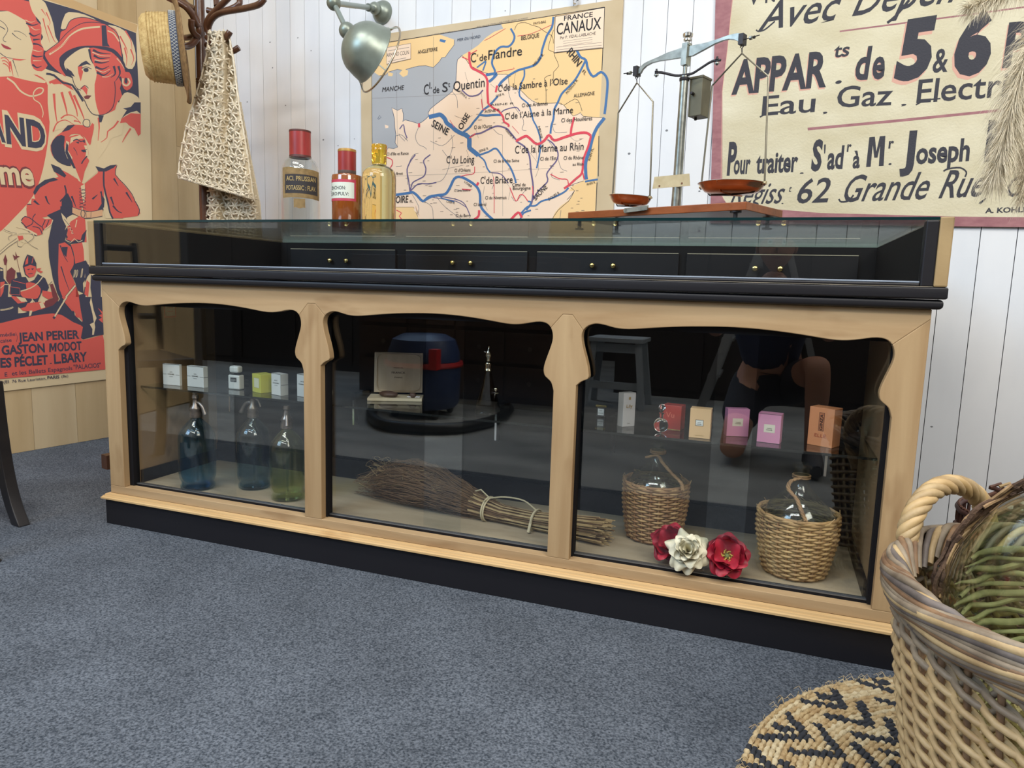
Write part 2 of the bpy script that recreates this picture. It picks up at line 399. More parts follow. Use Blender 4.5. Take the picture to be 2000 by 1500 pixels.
# top rail
pl = []
h1, h2 = .030, .006
pl += [(0, ZF), (0, outl[0][sp[0][0]][1]+.055)]
for i, o in enumerate(outl):
    pl += o[sp[i][0]:sp[i][1]+1]
    if i < 2:
        xs0 = bays[i][1]; xs1 = bays[i+1][0]; zt = o[sp[i][1]][1]+.033
        pl += [(xs0+.016, zt), (xs1-.016, zt)]
pl += [(L, outl[2][sp[2][1]][1]+.055), (L, ZF)]
q = MB(); q.prism(pl, f_y, 0, .022, pine_h); q.build('top_rail', CT, bevel=.0016, smooth=None)
def stile(pts):
    q = MB(); q.prism(pts, f_y, 0, .022, pine_v); q.build('stile', CT, bevel=.0016, smooth=None)
o = outl[0]; stile([(0, ZB), (.0586, ZB)]+o[:sp[0][0]+1]+[(0, o[sp[0][0]][1]+.055)])
for i in (0, 1):
    a, b_ = outl[i], outl[i+1]; zt = a[sp[i][1]][1]+.033
    stile([(bays[i][1], ZB), (bays[i+1][0], ZB)]+b_[:sp[i+1][0]+1]+[(bays[i+1][0]-.016, zt), (bays[i][1]+.016, zt)]+a[sp[i][1]:])
o = outl[2]; stile([(2.1888, ZB), (L, ZB), (L, o[sp[2][1]][1]+.055)]+o[sp[2][1]:])
# black glazing frame behind the pine
q = MB()
for a, b_ in ((.048, .0745), (.7375, .7985), (1.4576, 1.5185), (2.181, 2.205)): q.box(a, b_, .022, .046, .128, .72, blackd)
q.box(.048, 2.205, .022, .046, .70, .768, blackd); q.build('glazing_frame', CT, smooth=None)
q = MB(); q.box(.012, L-.012, .031, .046, .1006, .131, blackd)
for y in (.0325, .0385, .0445): q.box(.0745, L-.04, y-.0012, y+.0012, .1311, .1335, mat('track_metal', (120, 124, 128), .4, metal=.7))
q.build('sliding_track', CT, smooth=None)
for i, (a, b_) in enumerate(bays):
    a += .002; b_ -= .002; wv = b_-a
    for k, (u0, u1, y) in enumerate(((0, .62 if i else .60, .0355), (.45, 1, .0415)) if i != 2 else ((0, .60, .0355), (.47, 1, .0415))):
        q = MB(); q.box(a+u0*wv if k else a+.012, a+u1*wv if not k else b_-.004, y-.002, y+.002, .1336, .705, pane); q.build('sliding_pane', CT, smooth=None)
q = MB(); q.box(.0125, L-.0125, .0462, .398, .1008, .13, worn); q.build('bottom_board', CT, smooth=None)
q = MB(); q.box(.0125, L-.0125, .39, .399, .1305, .7694, blackd); q.build('back_panel', CT, smooth=None)
q = MB(); q.box(.074, 2.181, .383, .3895, .1305, .195, black); q.box(.074, .080, .048, .383, .1305, .172, black); q.box(2.175, 2.181, .048, .383, .1305, .172, black); q.build('inner_skirting', CT, smooth=None)
for s0, s1 in ((0, .012), (L-.012, L)):
    q = MB(); q.box(s0, s1, .0225, .40, .1008, .7694, pine_v); q.build('side_panel', CT, smooth=None)
for s0, s1 in ((.012, .074), (2.181, L-.012)):
    q = MB(); q.box(s0, s1, .0465, .389, .1305, .7694, wood('inner_side_board', (158, 132, 100), (128, 104, 76), scale=(12, 3, 2), knots=(96, 78, 58))); q.build('inner_side_panel', CT, smooth=None)
shg = glass_thin('shelf_glass', (.86, .90, .885), 1.5)
q = MB(); q.box(.076, 2.179, .062, .30, .438, .444, shg); q.build('glass_shelf', CT, smooth=None)
q = MB(); q.box(.076, 2.179, .0612, .0619, .438, .444, mat('shelf_edge_dark', (14, 18, 18), .25)); q.build('shelf_front_edge', CT, smooth=None)
for px in (449, 690, 968, 1195, 1620):
    p = aty(px, 830, .30)[0]
    q = MB(); q.box(p-.009, p+.009, .30, .389, .415, .4375, blackd); q.box(p-.003, p+.003, .30, .303, .335, .4375, chrome); q.box(p-.009, p+.009, .303, .312, .335, .415, blackd); q.build('shelf_bracket', CT, smooth=None)
# black belt mouldings
q = MB(); y1 = .865
def belt(mb, o, b_, z0, z1, r, m):
    prof = [(0, z0)]+[(o-r+r*math.cos(a), (z0+r)+r*math.sin(a)) for a in np.linspace(-math.pi/2, 0, 5)]+[(o-r+r*math.cos(a), (z1-r)+r*math.sin(a)) for a in np.linspace(0, math.pi/2, 5)]+[(0, z1)]
    mb.extr(prof, [((0, y1, 0), (-1, 0, 0)), ((0, 0, 0), (-1, -b_, 0)), ((L, 0, 0), (1, -b_, 0)), ((L, y1, 0), (1, 0, 0))], m)
belt(q, .0155, 1.1, .7698, .7898, .008, black); q.box(0, L, 0, y1, .77, .7895, black); q.build('lower_belt', CT, smooth=40)
q = MB(); belt(q, .020, 1.15, .7902, .8140, .004, black); q.box(0, L, 0, y1, .7903, .8139, black); q.build('upper_belt', CT, smooth=40)
# the glazed case
for a, b_ in ((-.018, .0065), (L-.0065, L+.018)):
    q = MB(); q.box(a, b_, -.023, .862, .8141, .9497, pine_e); q.build('end_panel', CT, smooth=None, bevel=.003)
q = MB()
for a, b_ in ((.0066, .030), (L-.030, L-.0066)):
    q.box(a, b_, -.022, .004, .8142, .9435, black)
q.box(.030, L-.030, -.020, .004, .8142, .8215, black)
q.build('case_front_frame', CT, smooth=None, bevel=.003)
q = MB(); q.box(.031, L-.031, -.0195, -.0155, .8216, .8250, mat('frame_highlight', (132, 142, 156), .3)); q.build('frame_highlight', CT, smooth=None, bevel=.0008)  # pale strip standing in for the bluish highlight along the frame bottom
q = MB(); q.box(.007, L-.007, -.0228, -.0205, .8141, .8148, mat('wear_and_glint_edge', (170, 160, 140), .5)); q.build('worn_front_edge', CT, smooth=None)
for a, b_ in ((.0066, .0096), (L-.0096, L-.0066)):
    q = MB(); q.box(a, b_, .0045, .859, .8142, .9435, blackd); q.build('case_lining', CT, smooth=None)
q = MB(); q.box(.030, L-.030, -.015, -.010, .8217, .9433, glass_thin('case_front_glass', (.95, .97, .965), 1.5)); q.build('front_glass', CT, smooth=None)
q = MB(); q.box(.0068, L-.0068, -.0195, .862, .9438, .9497, topg); q.build('top_glass', CT, smooth=None)
q = MB(); q.box(.0068, L-.0068, -.0206, -.0196, .9436, .9498, gedge); q.box(.0068, L-.0068, .8621, .8627, .9438, .9497, mat('polished_edge', (205, 225, 215), .2)); q.build('top_glass_edge', CT, smooth=None)
q = MB(); q.box(.0097, L-.0097, .846, .860, .8142, .9436, blackd); q.build('case_back', CT, smooth=None)
for a, b_, k1, k2 in ((568, 773, 647, 679), (793, 1031, 886, 921), (1049, 1327, 1158, 1199), (1342, 1679, 1475, 1524)):
    x0 = aty(a, 490, .838)[0]; x1 = aty(b_, 492, .838)[0]
    q = MB(); q.box(x0, x1, .835, .8455, .8145, .919, black); d = q.build('drawer', CT, smooth=None, bevel=.0015)
    q = MB(); q.box(x0+.002, x1-.002, .8337, .8349, .9165, .9188, mat('wear_and_glint_edge', (170, 160, 140), .5)); q.build('top_edge_glint', d, smooth=None)  # light line painted for the reflection on the drawer's top edge
    for kx in (k1, k2):
        c = aty(kx, 518, .834); c[2] = .872
        q = MB(); q.lathe([(.003, 0), (.003, .006), (.0085, .009), (.0095, .013), (.0075, .017), (.003, .019), (0, .019)], c, brass, 16, (0, -1, 0)); q.build('knob', d)
# paper label hung inside on the left side panel
q = MB(); pa = mat('label_paper', (206, 188, 150), .8); rd = mat('label_red', (196, 84, 52), .8)
q.box(.0746, .0752, .165, .215, .655, .735, rd); q.box(.0752, .0756, .170, .210, .661, .729, pa)
for k in range(4): q.box(.0756, .0758, .178, .202, .675+k*.012, .677+k*.012, rd)
q.build('side_label', CT, smooth=None)
# ------------------------------------------------------------------ wall chart
cream = mat('chart_linen', (206, 188, 156), .85, rgb2=(188, 168, 134), vscale=(5, 5, 5))
sea = mat('chart_sea', (168, 170, 173), .85); palel = mat('chart_land', (236, 210, 184), .85); neigh = mat('chart_neighbour', (234, 198, 142), .85)
ink = mat('print_ink', (38, 36, 40), .8); blu = mat('chart_blue', (70, 112, 160), .85); pur = mat('chart_purple', (104, 92, 128), .85); redc = mat('chart_red', (214, 72, 86), .85)
thin = mat('chart_fine_line', (120, 112, 108), .85); slate = mat('chart_slate', (66, 78, 98), .85)
B = Board(BP+BN*.0075, BN)
B.space(700, 0, 3.41)
pap = [B.pt(*a) for a in ((15, 250), (1765, -10), (1682, 1700), (25, 1700))]
q0 = B.mb; q0.add(pap+[p-BN*.004 for p in pap], [(0, 1, 2, 3), (7, 6, 5, 4), (0, 4, 5, 1), (1, 5, 6, 2), (2, 6, 7, 3), (3, 7, 4, 0)], cream)
B.poly('88,300 1640,48 1622,500 1600,900 1575,1480 1568,1690 98,1690 92,900', neigh)
coast = '690,370 660,398 655,440 650,540 625,610 575,650 520,692 480,725 465,752 470,772 450,792 425,812 400,824 365,812 330,803 310,798 295,812 300,790 300,760 290,722 262,735 222,718 232,755 240,790 243,850 250,895 245,950 262,980 235,990 200,985 190,1000 160,985 140,995 93,1000'
east = '93,1690 1250,1690 1280,1480 1310,1415 1350,1370 1400,1335 1445,1270 1400,1275 1425,1240 1510,1200 1512,1130 1530,1000 1560,900 1640,800 1640,785 1500,775 1480,750 1430,772 1370,702 1320,685 1200,690 1130,650 1080,600 1005,570 1000,500 960,495 910,500 870,490 830,480 750,440 720,400'
B.poly('88,300 330,262 640,212 950,160 965,190 905,212 850,250 800,300 750,335 '+coast, sea)
B.poly(coast+' '+east, palel)
B.line(coast, 3.5, slate, 1)
B.poly('200,284 540,229 640,265 638,300 600,350 580,380 555,385 540,410 500,450 450,438 400,440 330,458 300,470 260,462 200,480 180,500 140,505 100,478 90,470 90,302', neigh)
B.line('640,265 638,300 600,350 580,380 555,385 540,410 500,450 450,438 400,440 330,458 300,470 260,462 200,480 180,500 140,505', 3, slate, 1)
B.poly('300,458 332,470 328,500 298,514 272,490', neigh); B.poly('196,480 232,490 225,508 200,506', neigh)
B.poly('545,260 585,268 575,285 540,275', blu)
B.line('130,790 142,768 152,782 135,795', 3, slate, 0, closed=True); B.poly('176,830 200,838 200,852 180,855', palel)
B.line('88,300 1640,48', 5, ink, 0); B.line('88,300 92,900 98,1480', 3, ink, 0); B.line('1640,48 1622,470', 5, ink, 0); B.line('1602,905 1598,1175', 5, ink, 0); B.line('1590,1215 1582,1390 1578,1470', 5, ink, 0)
for t in ('92,655 450,640 700,625', '500,245 500,1000', '252,480 262,980', '100,1180 700,1155 1300,1120', '760,218 755,330', '960,900 962,1440'): B.line(t, 1.6, thin, 0)
# borders
for t in ('690,370 720,400 750,440 830,480 870,490 960,495 1000,500 1005,570 1080,600 1130,650 1200,690 1320,685 1370,702 1430,772 1480,750 1500,775 1640,785', '1040,200 1060,160 1110,150 1160,170 1200,180 1240,210 1290,240 1300,290', '1300,200 1280,260 1265,330 1300,345 1310,380 1335,440 1300,480 1300,540 1285,560', '1285,500 1240,520 1250,600 1250,690', '1372,700 1440,660 1470,680 1490,740', '1390,1330 1440,1270 1405,1240 1500,1205', '1440,1270 1400,1340 1330,1400 1280,1480'):
    B.line(t, 3, ink, 2)
for t in ('625,610 655,650 662,720', '400,850 380,910 400,960 440,980 455,995', '330,1230 325,1130 360,1040 400,1020', '620,900 630,960 620,1010 600,1060', '480,940 560,970 620,920 640,900', '560,1000 590,1040 610,1060 600,1120 580,1170 540,1210 430,1225 360,1240', '270,890 280,910 310,940', '250,905 290,900 330,940', '990,560 1020,680 1100,800 1090,860 1120,870', '1290,820 1310,880 1390,880', '1270,945 1330,1020 1330,1050 1350,1120 1390,1140', '430,1335 490,1380 500,1470', '520,1310 580,1380 700,1470', '890,1150 905,1210 890,1260', '1020,1310 1050,1340 1110,1270', '1340,1470 1350,1400', '350,1280 400,1370 400,1420', '900,860 930,890 960,900', '1290,1150 1290,1180 1340,1200', '250,1110 290,1105', '640,1260 700,1270 760,1260'): B.line(t, 2.4, slate, 3)
for t in ('710,480 730,560 720,600', '820,620 830,720', '780,850 800,920', '560,1130 700,1100', '720,1000 740,1050', '1050,470 1040,560 1080,640', '960,1200 1010,1250 1000,1330', '840,1240 830,1330 860,1400', '1130,1000 1200,1100 1180,1180', '1400,900 1450,940 1500,920', '1180,960 1190,1060', '430,620 480,640', '640,770 700,790 760,770', '880,560 930,600', '540,850 600,870'): B.line(t, 1.6, thin, 3)
# rivers and canals
BL = [('470,780 520,768 548,765 575,790 590,820 625,845 650,868 690,890 725,900', 28), ('690,885 735,915 740,950 742,985 770,1010 800,1035', 30), ('700,880 740,850 770,810 800,775 830,735 880,695 930,640', 13), ('800,1035 870,1010 905,990 930,1000 970,1060 1010,1110 1040,1180 1050,1220', 12), ('800,1035 840,1070 858,1120 880,1150', 10),
      ('250,1298 340,1285 360,1280 390,1300 430,1340 470,1312 530,1300 580,1292 610,1250 640,1190 680,1178 730,1200 785,1240 810,1290 815,1370 850,1420 905,1470', 17), ('1300,112 1290,180 1255,240 1225,330 1215,380 1180,430 1110,455 1060,470 990,510', 14), ('1000,505 955,545 935,575', 17), ('1105,458 1105,510 1080,570 1075,640 1130,690 1150,740 1165,800 1190,850 1215,940 1205,1040 1188,1120', 10),
      ('1455,335 1480,380 1515,400 1530,460 1565,510 1615,480 1650,510 1660,560 1650,680 1640,760', 16), ('1640,785 1590,850 1560,920 1540,1000 1515,1080 1515,1160 1520,1195', 21), ('1515,400 1480,470 1445,530 1400,580 1355,625 1330,680 1305,730 1300,790 1285,840 1280,890', 13), ('1510,1210 1560,1200 1595,1195', 12),
      ('1015,190 1040,240 1030,280 1000,310 950,312 910,350 890,420 910,470 905,510', 13), ('850,500 920,490 900,520 870,545', 17), ('790,450 830,420 850,410 830,470', 9), ('805,765 850,770 900,766 950,765', 15), ('1080,1425 1130,1375 1180,1370 1220,1340 1290,1320 1370,1280 1400,1250', 11), ('1075,1470 1100,1420 1150,1400', 11), ('430,1345 520,1300 560,1320 640,1345', 7), ('1130,1340 1150,1350 1120,1400', 10)]
PU = [('950,750 980,730 1050,715 1075,740', 7), ('740,915 775,895 820,885 880,855 930,840 985,855 1010,880 1050,930', 11), ('1050,940 1110,980 1140,1040 1150,1140 1165,1250 1155,1350 1130,1385', 11), ('885,1150 950,1160 1000,1220', 7), ('345,1280 360,1220 400,1195 440,1170 450,1120 435,1070 480,1030', 8), ('345,1280 335,1200 325,1130 350,1070 380,1030', 8), ('350,1270 400,1225 470,1225 520,1215', 8), ('1260,930 1300,960 1330,1020 1320,1070 1280,1120 1255,1160 1260,1210 1200,1270 1165,1330', 9), ('690,600 740,640 800,630 830,600', 9), ('530,1305 640,1325 700,1350 730,1400 745,1440', 6), ('470,1310 560,1325 650,1340 720,1380', 5), ('275,860 300,830 310,880 325,920', 7), ('1190,850 1215,940 1205,1040', 8)]
RD = [('740,345 740,400 755,450 790,470 840,500 860,540 860,600 865,690', 15), ('865,690 900,720 935,740 965,780 970,810 1000,830 1000,845', 13), ('925,570 915,615', 13), ('1050,940 1110,908 1135,915 1190,960 1240,935 1270,900 1305,935 1370,915 1460,888 1520,885 1550,905', 17), ('1550,905 1530,980 1500,1060 1490,1150 1450,1190 1400,1235 1370,1255', 14), ('1438,780 1420,850 1415,895', 14), ('690,380 740,400', 6), ('740,365 790,335', 5), ('740,920 780,890', 7), ('790,1235 800,1215', 15), ('1010,1470 1065,1415 1090,1450', 16), ('1130,1340 1100,1300 1075,1300 1050,1340 1010,1250', 6), ('760,1470 800,1440 805,1400', 15), ('690,1260 750,1265', 8), ('1280,1160 1340,1190 1390,1195 1400,1230', 6), ('405,822 405,848', 14), ('820,660 830,730 850,725', 5), ('920,480 1030,460 1035,450', 3), ('980,190 880,250 840,270', 2.5), ('1060,240 1150,225 1290,165', 2.5), ('775,1110 770,1155 720,1165 680,1175', 5), ('900,1180 905,1250 905,1420', 4), ('190,1048 225,1065 225,1100 200,1130', 6), ('610,800 640,850', 3), ('1025,840 1070,890', 3), ('1160,1240 1165,1300', 5), ('1495,1150 1505,1195', 8)]
for t, w_ in PU: B.line(t, w_, pur, 3)
for t, w_ in BL: B.line(t, w_, blu, 3)
for t, w_ in RD: B.line(t, w_, redc, 3)
rr = random.Random(5)
for k in range(95):
    x = rr.uniform(300, 1500); y = rr.uniform(500 if x > 640 else 900, 1440); n_ = rr.uniform(10, 26)
    B.line([(x, y), (x+n_, y-n_*(.15-(y-500)/7500))], 2.2, thin, 0)
# title and notes
B.poly('1312,112 1640,52 1632,320 1306,352', palel); B.line('1312,112 1640,52 1632,320 1306,352', 4, ink, 0, closed=True)
T = B.text
T('FRANCE', (1370, 140), (1562, 112), 32, ink, .02); T('CANAUX', (1320, 234), (1616, 192), 76, ink, .012)
T('Par P. VIDAL-LABLACHE', (1345, 264), (1582, 232), 20, ink, .01)
for y in (268, 283, 298): B.line([(1365, y+8), (1560, y-18)], 2, thin, 0)
for y in (300, 318, 332): B.line([(1320, y+16), (1622, y-16)], 2.5, thin, 0)
B.poly('190,318 350,290 350,392 190,428', palel); B.line('190,318 350,290 350,392 190,428', 3, thin, 0, closed=True)
T('ARMAND COLIN', (190, 382), (338, 362), 26, ink, .005); B.line('200,340 340,316', 3, thin, 0); B.line('200,410 320,386', 3, thin, 0)
for a, b_ in (((425, 248), (720, 200)), ((790, 184), (1130, 122))): T('Atlas general VIDAL-LABLACHE, cartes et notices', a, b_, 9, thin)
for s_, a, b_, h_, bo in (("C", (438, 632), (470, 627), 68, 0), ("l.", (474, 590), (490, 588), 42, 0), ("de", (498, 622), (540, 617), 44, 0), ("S", (560, 614), (596, 610), 64, 0), ("t", (600, 580), (612, 578), 36, 0), ('Quentin', (634, 605), (842, 578), 62, 0),
    ("C", (750, 418), (785, 412), 62, 0), ('x', (790, 378), (800, 376), 22, 0), ('de', (808, 408), (858, 400), 44, 0), ('Flandre', (866, 398), (1090, 368), 62, 0), ("C", (932, 612), (955, 610), 44, 0), ('l', (958, 588), (962, 587), 26, 0), ('de la Sambre à l’Oise', (968, 606), (1394, 560), 44, 0),
    ('C', (978, 797), (1002, 794), 42, 0), ('l', (1006, 772), (1010, 771), 24, 0), ("de l’Aisne à la Marne", (1018, 792), (1430, 752), 42, 0), ('C', (1045, 1024), (1072, 1021), 52, 0), ('t', (1076, 990), (1084, 989), 26, 0), ('de la Marne au Rhin', (1088, 1020), (1500, 998), 50, 0),
    ('C', (588, 1088), (612, 1087), 48, 0), ('l', (616, 1058), (620, 1058), 22, 0), ('du Loing', (626, 1090), (772, 1084), 50, 0), ('C', (815, 1224), (838, 1223), 46, 0), ('l', (842, 1194), (846, 1194), 22, 0), ('de Briare', (852, 1224), (1028, 1218), 46, 0),
    ('Cl des Ardennes', (1090, 714), (1262, 700), 24, 0), ('Cl des Houillères', (1352, 815), (1558, 800), 26, 0), ('Cl de l’Ourcq', (772, 860), (890, 850), 24, 0), ('Cl de la Hte Seine', (902, 1083), (1072, 1078), 20, 0), ('Cl de l’Est', (1212, 1070), (1320, 1064), 24, 0), ('Cl du Rhône', (1368, 1064), (1500, 1060), 24, 0), ('au Rhin', (1428, 1104), (1500, 1102), 20, 0),
    ("Cl d’Ille et Rance", (190, 1036), (336, 1030), 20, 0), ('à Brest', (240, 1166), (298, 1163), 18, 0), ("Cl d’Orléans", (642, 1146), (748, 1142), 22, 0), ('Canal de', (1026, 1242), (1115, 1240), 22, 0), ('Bourgogne', (1030, 1265), (1148, 1262), 22, 0), ('Cl du Nivernais', (846, 1328), (988, 1326), 22, 0), ('Cl latéral', (770, 1372), (852, 1370), 20, 0), ('Cl du Berry', (650, 1446), (750, 1444), 20, 0), ('Cl de la Sauldre', (640, 1278), (745, 1274), 14, 0),
    ('ALLEMAGNE', (1436, 650), (1574, 632), 24, 0), ('BELGIQUE', (1086, 268), (1205, 248), 28, 0), ('PAYS-BAS', (1168, 166), (1250, 152), 16, 0), ('ANGLETERRE', (398, 360), (528, 338), 24, 0)):
    T(s_, a, b_, h_, ink, bo+.002)
T('MANCHE', (160, 612), (302, 598), 30, ink, 0, .2); T('MER DU NORD', (660, 276), (812, 252), 18, slate, 0, .2)
T('SEINE', (486, 838), (592, 902), 46, ink, .01); T('OISE', (690, 868), (745, 770), 42, ink, .008); T('AISNE R.', (842, 752), (948, 740), 18, ink); T('OIRE', (250, 1352), (332, 1348), 46, ink, .01, .1); T('FL.', (345, 1350), (368, 1349), 18, ink)
T('SAÔNE', (1182, 1336), (1262, 1250), 36, ink, .006); T('DOUBS R.', (1272, 1336), (1345, 1290), 20, ink); T('RHIN', (1388, 352), (1458, 446), 50, ink, .012); T('FL', (1490, 480), (1510, 502), 22, ink); T('MOSELLE R.', (1392, 628), (1466, 535), 18, ink)
T('MEUSE R.', (1172, 444), (1240, 365), 20, ink); T('MEUSE', (1196, 845), (1214, 925), 18, ink); T('MARNE R.', (978, 868), (1034, 930), 16, ink); T('RHIN FL.', (1545, 1070), (1572, 985), 18, ink); T('RHIN R.', (1525, 1236), (1582, 1220), 16, ink); T('SOMME R.', (672, 612), (720, 660), 14, ink); T('CHER R.', (588, 1348), (645, 1360), 16, ink); T('LOIRE', (706, 1215), (755, 1250), 14, ink); T('SEINE R.', (806, 1016), (870, 994), 16, ink); T('OISE R.', (918, 646), (975, 632), 14, ink); T('AISNE R', (880, 705), (1036, 694), 12, ink)
B.poly('250,1380 370,1380 410,1470 250,1470', neigh); B.line('250,1380 370,1380 410,1470', 2, ink, 0); B.line('255,1400 290,1420 275,1440 300,1470', 6, redc, 2)
B.poly('380,1365 372,1400 410,1440 440,1470 405,1470', palel)
ch = tag(B.mb.build('wall_map', smooth=None, recalc=False), 'large cream linen school wall map of French canals hanging above the counter', 'map')
q = MB(); c = B.pt(1452, 28); 
q.tube([c+V((0, 0, .028)), c+BN*.01+V((0, 0, .02)), c+BN*.014+V((0, 0, -.004))], .006, chrome, 8); q.tube([c+BT*-.012+V((0, 0, .012))+BN*.004, c+BN*.016, c+BT*.012+V((0, 0, .012))+BN*.004], .0018, chrome, 6)
q.build('hanging_clip', ch)

# ------------------------------------------------------------------ painted sign
cloth = mat('sign_canvas', (213, 206, 180), .85, rgb2=(192, 182, 150), vscale=(5, 5, 9), bump=.35, bscale=140, detail=7)
faded = mat('sign_red_border', (166, 118, 120), .85, rgb2=(140, 92, 98), vscale=(30, 30, 60), detail=5); sink = mat('sign_black', (50, 50, 58), .75, bump=.3, bscale=200); sred = mat('sign_red_shadow', (206, 160, 142), .85)
S = Board(BP+BN*.010, BN); S.space(1360, 0, 3.125)
a_ = [S.pt(*p) for p in ((118, -30), (2650, -470), (2650, 1395), (84, 1362))]
S.mb.add(a_+[p-BN*.006 for p in a_], [(0, 1, 2, 3), (7, 6, 5, 4), (0, 4, 5, 1), (1, 5, 6, 2), (2, 6, 7, 3), (3, 7, 4, 0)], faded)
S.poly('225,-40 225,-20 160,560 158,1195 180,1235 215,1255 760,1300 1590,1322 2620,1330 2620,-480', cloth)
S.line('222,-20 190,300 158,560 150,1180 172,1225', 3, sred, 0)
S.line('875,192 1690,86 2100,30', 10, faded, 0); S.line('680,788 1250,735 1830,676 2300,640', 17, faded, 0)
def ST(s_, p0, p1, h_, bo=.02, sh=0, shadow=0):
    if shadow:
        S.text(s_, (p0[0]-shadow*.6, p0[1]+shadow), (p1[0]-shadow*.6, p1[1]+shadow), h_, sred, bo, sh)
    S.text(s_, p0, p1, h_, sink, bo, sh)
ST('V', (325, 30), (375, 24), 60, .03); ST('N', (420, 18), (480, 8), 60, .03)
ST('Avec', (375, 190), (840, 118), 170, .008, .35); ST('Dépen', (950, 98), (1560, 12), 190, .008, .35); S.line('840,120 760,140 840,118', 5, sink)
S.line('365,182 380,192 420,180 480,130', 9, sink, 3); S.line('1165,140 1215,100 1300,0', 16, sink, 2)
ST('APPAR', (215, 570), (792, 522), 195, .035, 0, 10); ST('ts', (835, 352), (930, 340), 82, .02, .1, 5); ST('.', (848, 508), (888, 500), 30, .18, 0, 0)
ST('d', (962, 486), (1046, 478), 190, .03, .05, 8); ST('e', (1070, 482), (1146, 470), 185, .03, .05, 8)
ST('5', (1205, 478), (1418, 452), 330, .05, .1, 22); ST('&', (1438, 442), (1532, 434), 140, .02, 0); ST('6', (1556, 445), (1782, 424), 335, .055, .04, 22); ST('P', (1868, 400), (2010, 390), 245, .05, 0, 14)
ST('Eau', (398, 706), (722, 682), 118, .010); ST(',', (772, 690), (800, 688), 30, .04); ST('Gaz', (852, 655), (1190, 640), 125, .012); ST(',', (1250, 642), (1282, 640), 30, .04); ST('Electricité', (1342, 628), (2250, 560), 140, .012)
for t in ('388,715 440,690 520,682', '1340,640 1400,612 1490,602', '410,592 470,590'): S.line(t, 9, sink, 3)
ST('P', (186, 1062), (238, 1060), 188, .04); ST('our', (226, 1060), (326, 1056), 118, .03); ST('traiter', (362, 1056), (616, 1044), 122, .03); ST(',', (632, 1060), (655, 1058), 24, .06)
ST("S", (698, 1036), (760, 1034), 175, .04); ST("'", (776, 1020), (786, 1019), 130, .02); ST('ad', (796, 1030), (892, 1026), 135, .03); ST('r', (918, 925), (944, 924), 62, .03); ST('à', (952, 1024), (996, 1022), 105, .03); S.poly('1036,1020 1056,838 1090,835 1099,925 1120,832 1154,829 1143,1012 1114,1014 1122,890 1106,962 1086,963 1077,885 1064,1018', sink); ST('r', (1172, 905), (1204, 903), 62, .03); ST('.', (1172, 1004), (1192, 1003), 22, .12)
ST('J', (1242, 1004), (1328, 1000), 195, .04); ST('oseph', (1338, 998), (1664, 978), 130, .03); ST('R', (1756, 975), (1866, 970), 230, .04)
ST('Régiss', (205, 1248), (510, 1240), 130, .005, .35); ST('t', (560, 1172), (578, 1170), 40, .005, .3); ST('.', (520, 1244), (532, 1243), 20, .05)
ST('62', (604, 1240), (800, 1232), 145, .012, .2); ST('Grande', (880, 1232), (1395, 1214), 160, .008, .3); ST('Rue', (1478, 1208), (1735, 1196), 165, .012, .3); ST(',', (1725, 1245), (1770, 1210), 26, .04); ST('O', (1880, 1200), (1985, 1196), 120, .01, .2)
S.line('870,1215 885,1232 930,1225 960,1190', 10, sink, 3); S.line('1508,1045 1540,1030 1610,1024 1648,1050 1640,1080', 10, sink, 3)
ST('A. KOHLER', (1762, 1300), (2060, 1292), 30, .03)
sg = tag(S.mb.build('painted_sign', smooth=None, recalc=False), 'big cream canvas sign with hand painted black lettering and faded red border', 'sign')

# ------------------------------------------------------------------ film poster
pcr = mat('poster_paper', (218, 197, 158), .6); prd = mat('poster_red', (212, 92, 82), .55); pnv = mat('poster_navy', (62, 62, 80), .55); pdr = mat('poster_dark_red', (120, 60, 64), .55)
F = Board(LP+LN*.006, LN); F.space(0, 0, 1)
ol = [F.pt(*p) for p in ((-150, -95), (290, 55), (297, 430), (207, 741), (25, 762), (-150, 783))]
bk = [p-LN*.002 for p in ol]
F.mb.add(ol+bk, [(0, 1, 2, 3, 4, 5), (11, 10, 9, 8, 7, 6)]+[(i, 6+i, 6+(i+1) % 6, (i+1) % 6) for i in range(6)], pcr)
F.space(0, 0, 6.667)
# dark ground behind the heads, red disc
F.poly('-700,-300 560,0 1000,130 1770,430 1830,1700 1700,1640 1500,1250 900,1000 600,900 400,700 -700,600', pnv)
F.poly('-700,900 0,1000 400,960 600,1060 640,1300 640,1700 560,2200 430,2550 200,2820 -100,3100 -700,3500', prd, 3)
F.poly('540,-25 1000,130 1775,425 1792,325 1240,118 850,-40', mat('poster_batten', (198, 164, 116), .7))
F.poly('0,150 120,150 300,200 420,480 420,760 330,900 600,1060 500,1075 200,1010 0,945 -700,850 -700,200', pcr, 2)
F.poly('-700,-200 300,0 420,60 470,250 500,330 300,250 120,150 -20,140 -700,120', prd, 2)
F.poly('380,-60 560,10 620,110 690,300 720,470 760,560 700,640 580,660 520,560 560,480 500,380 530,300 420,150', pcr, 3)
for t in ('600,160 650,280 640,330', '620,330 700,520 740,560', '560,240 600,400 650,560', '540,120 600,210'): F.line(t, 16, prd, 3, 3)
F.poly('310,230 400,230 520,310 540,420 530,560 570,640 560,760 620,850 540,930 440,900 400,800 410,700 430,600 390,480 380,370', prd, 2)
for t in ('340,300 420,330 500,310', '380,430 440,470 520,440', '430,570 500,580 560,620', '420,720 480,740 560,730', '420,840 480,880 540,860', '430,520 520,510'): F.line(t, 26, pnv, 3, 8)
for t in ('330,260 400,290 460,270', '400,350 460,390 520,380', '430,650 500,670 550,660', '430,790 490,790 540,790'): F.line(t, 12, pcr, 3, 3)
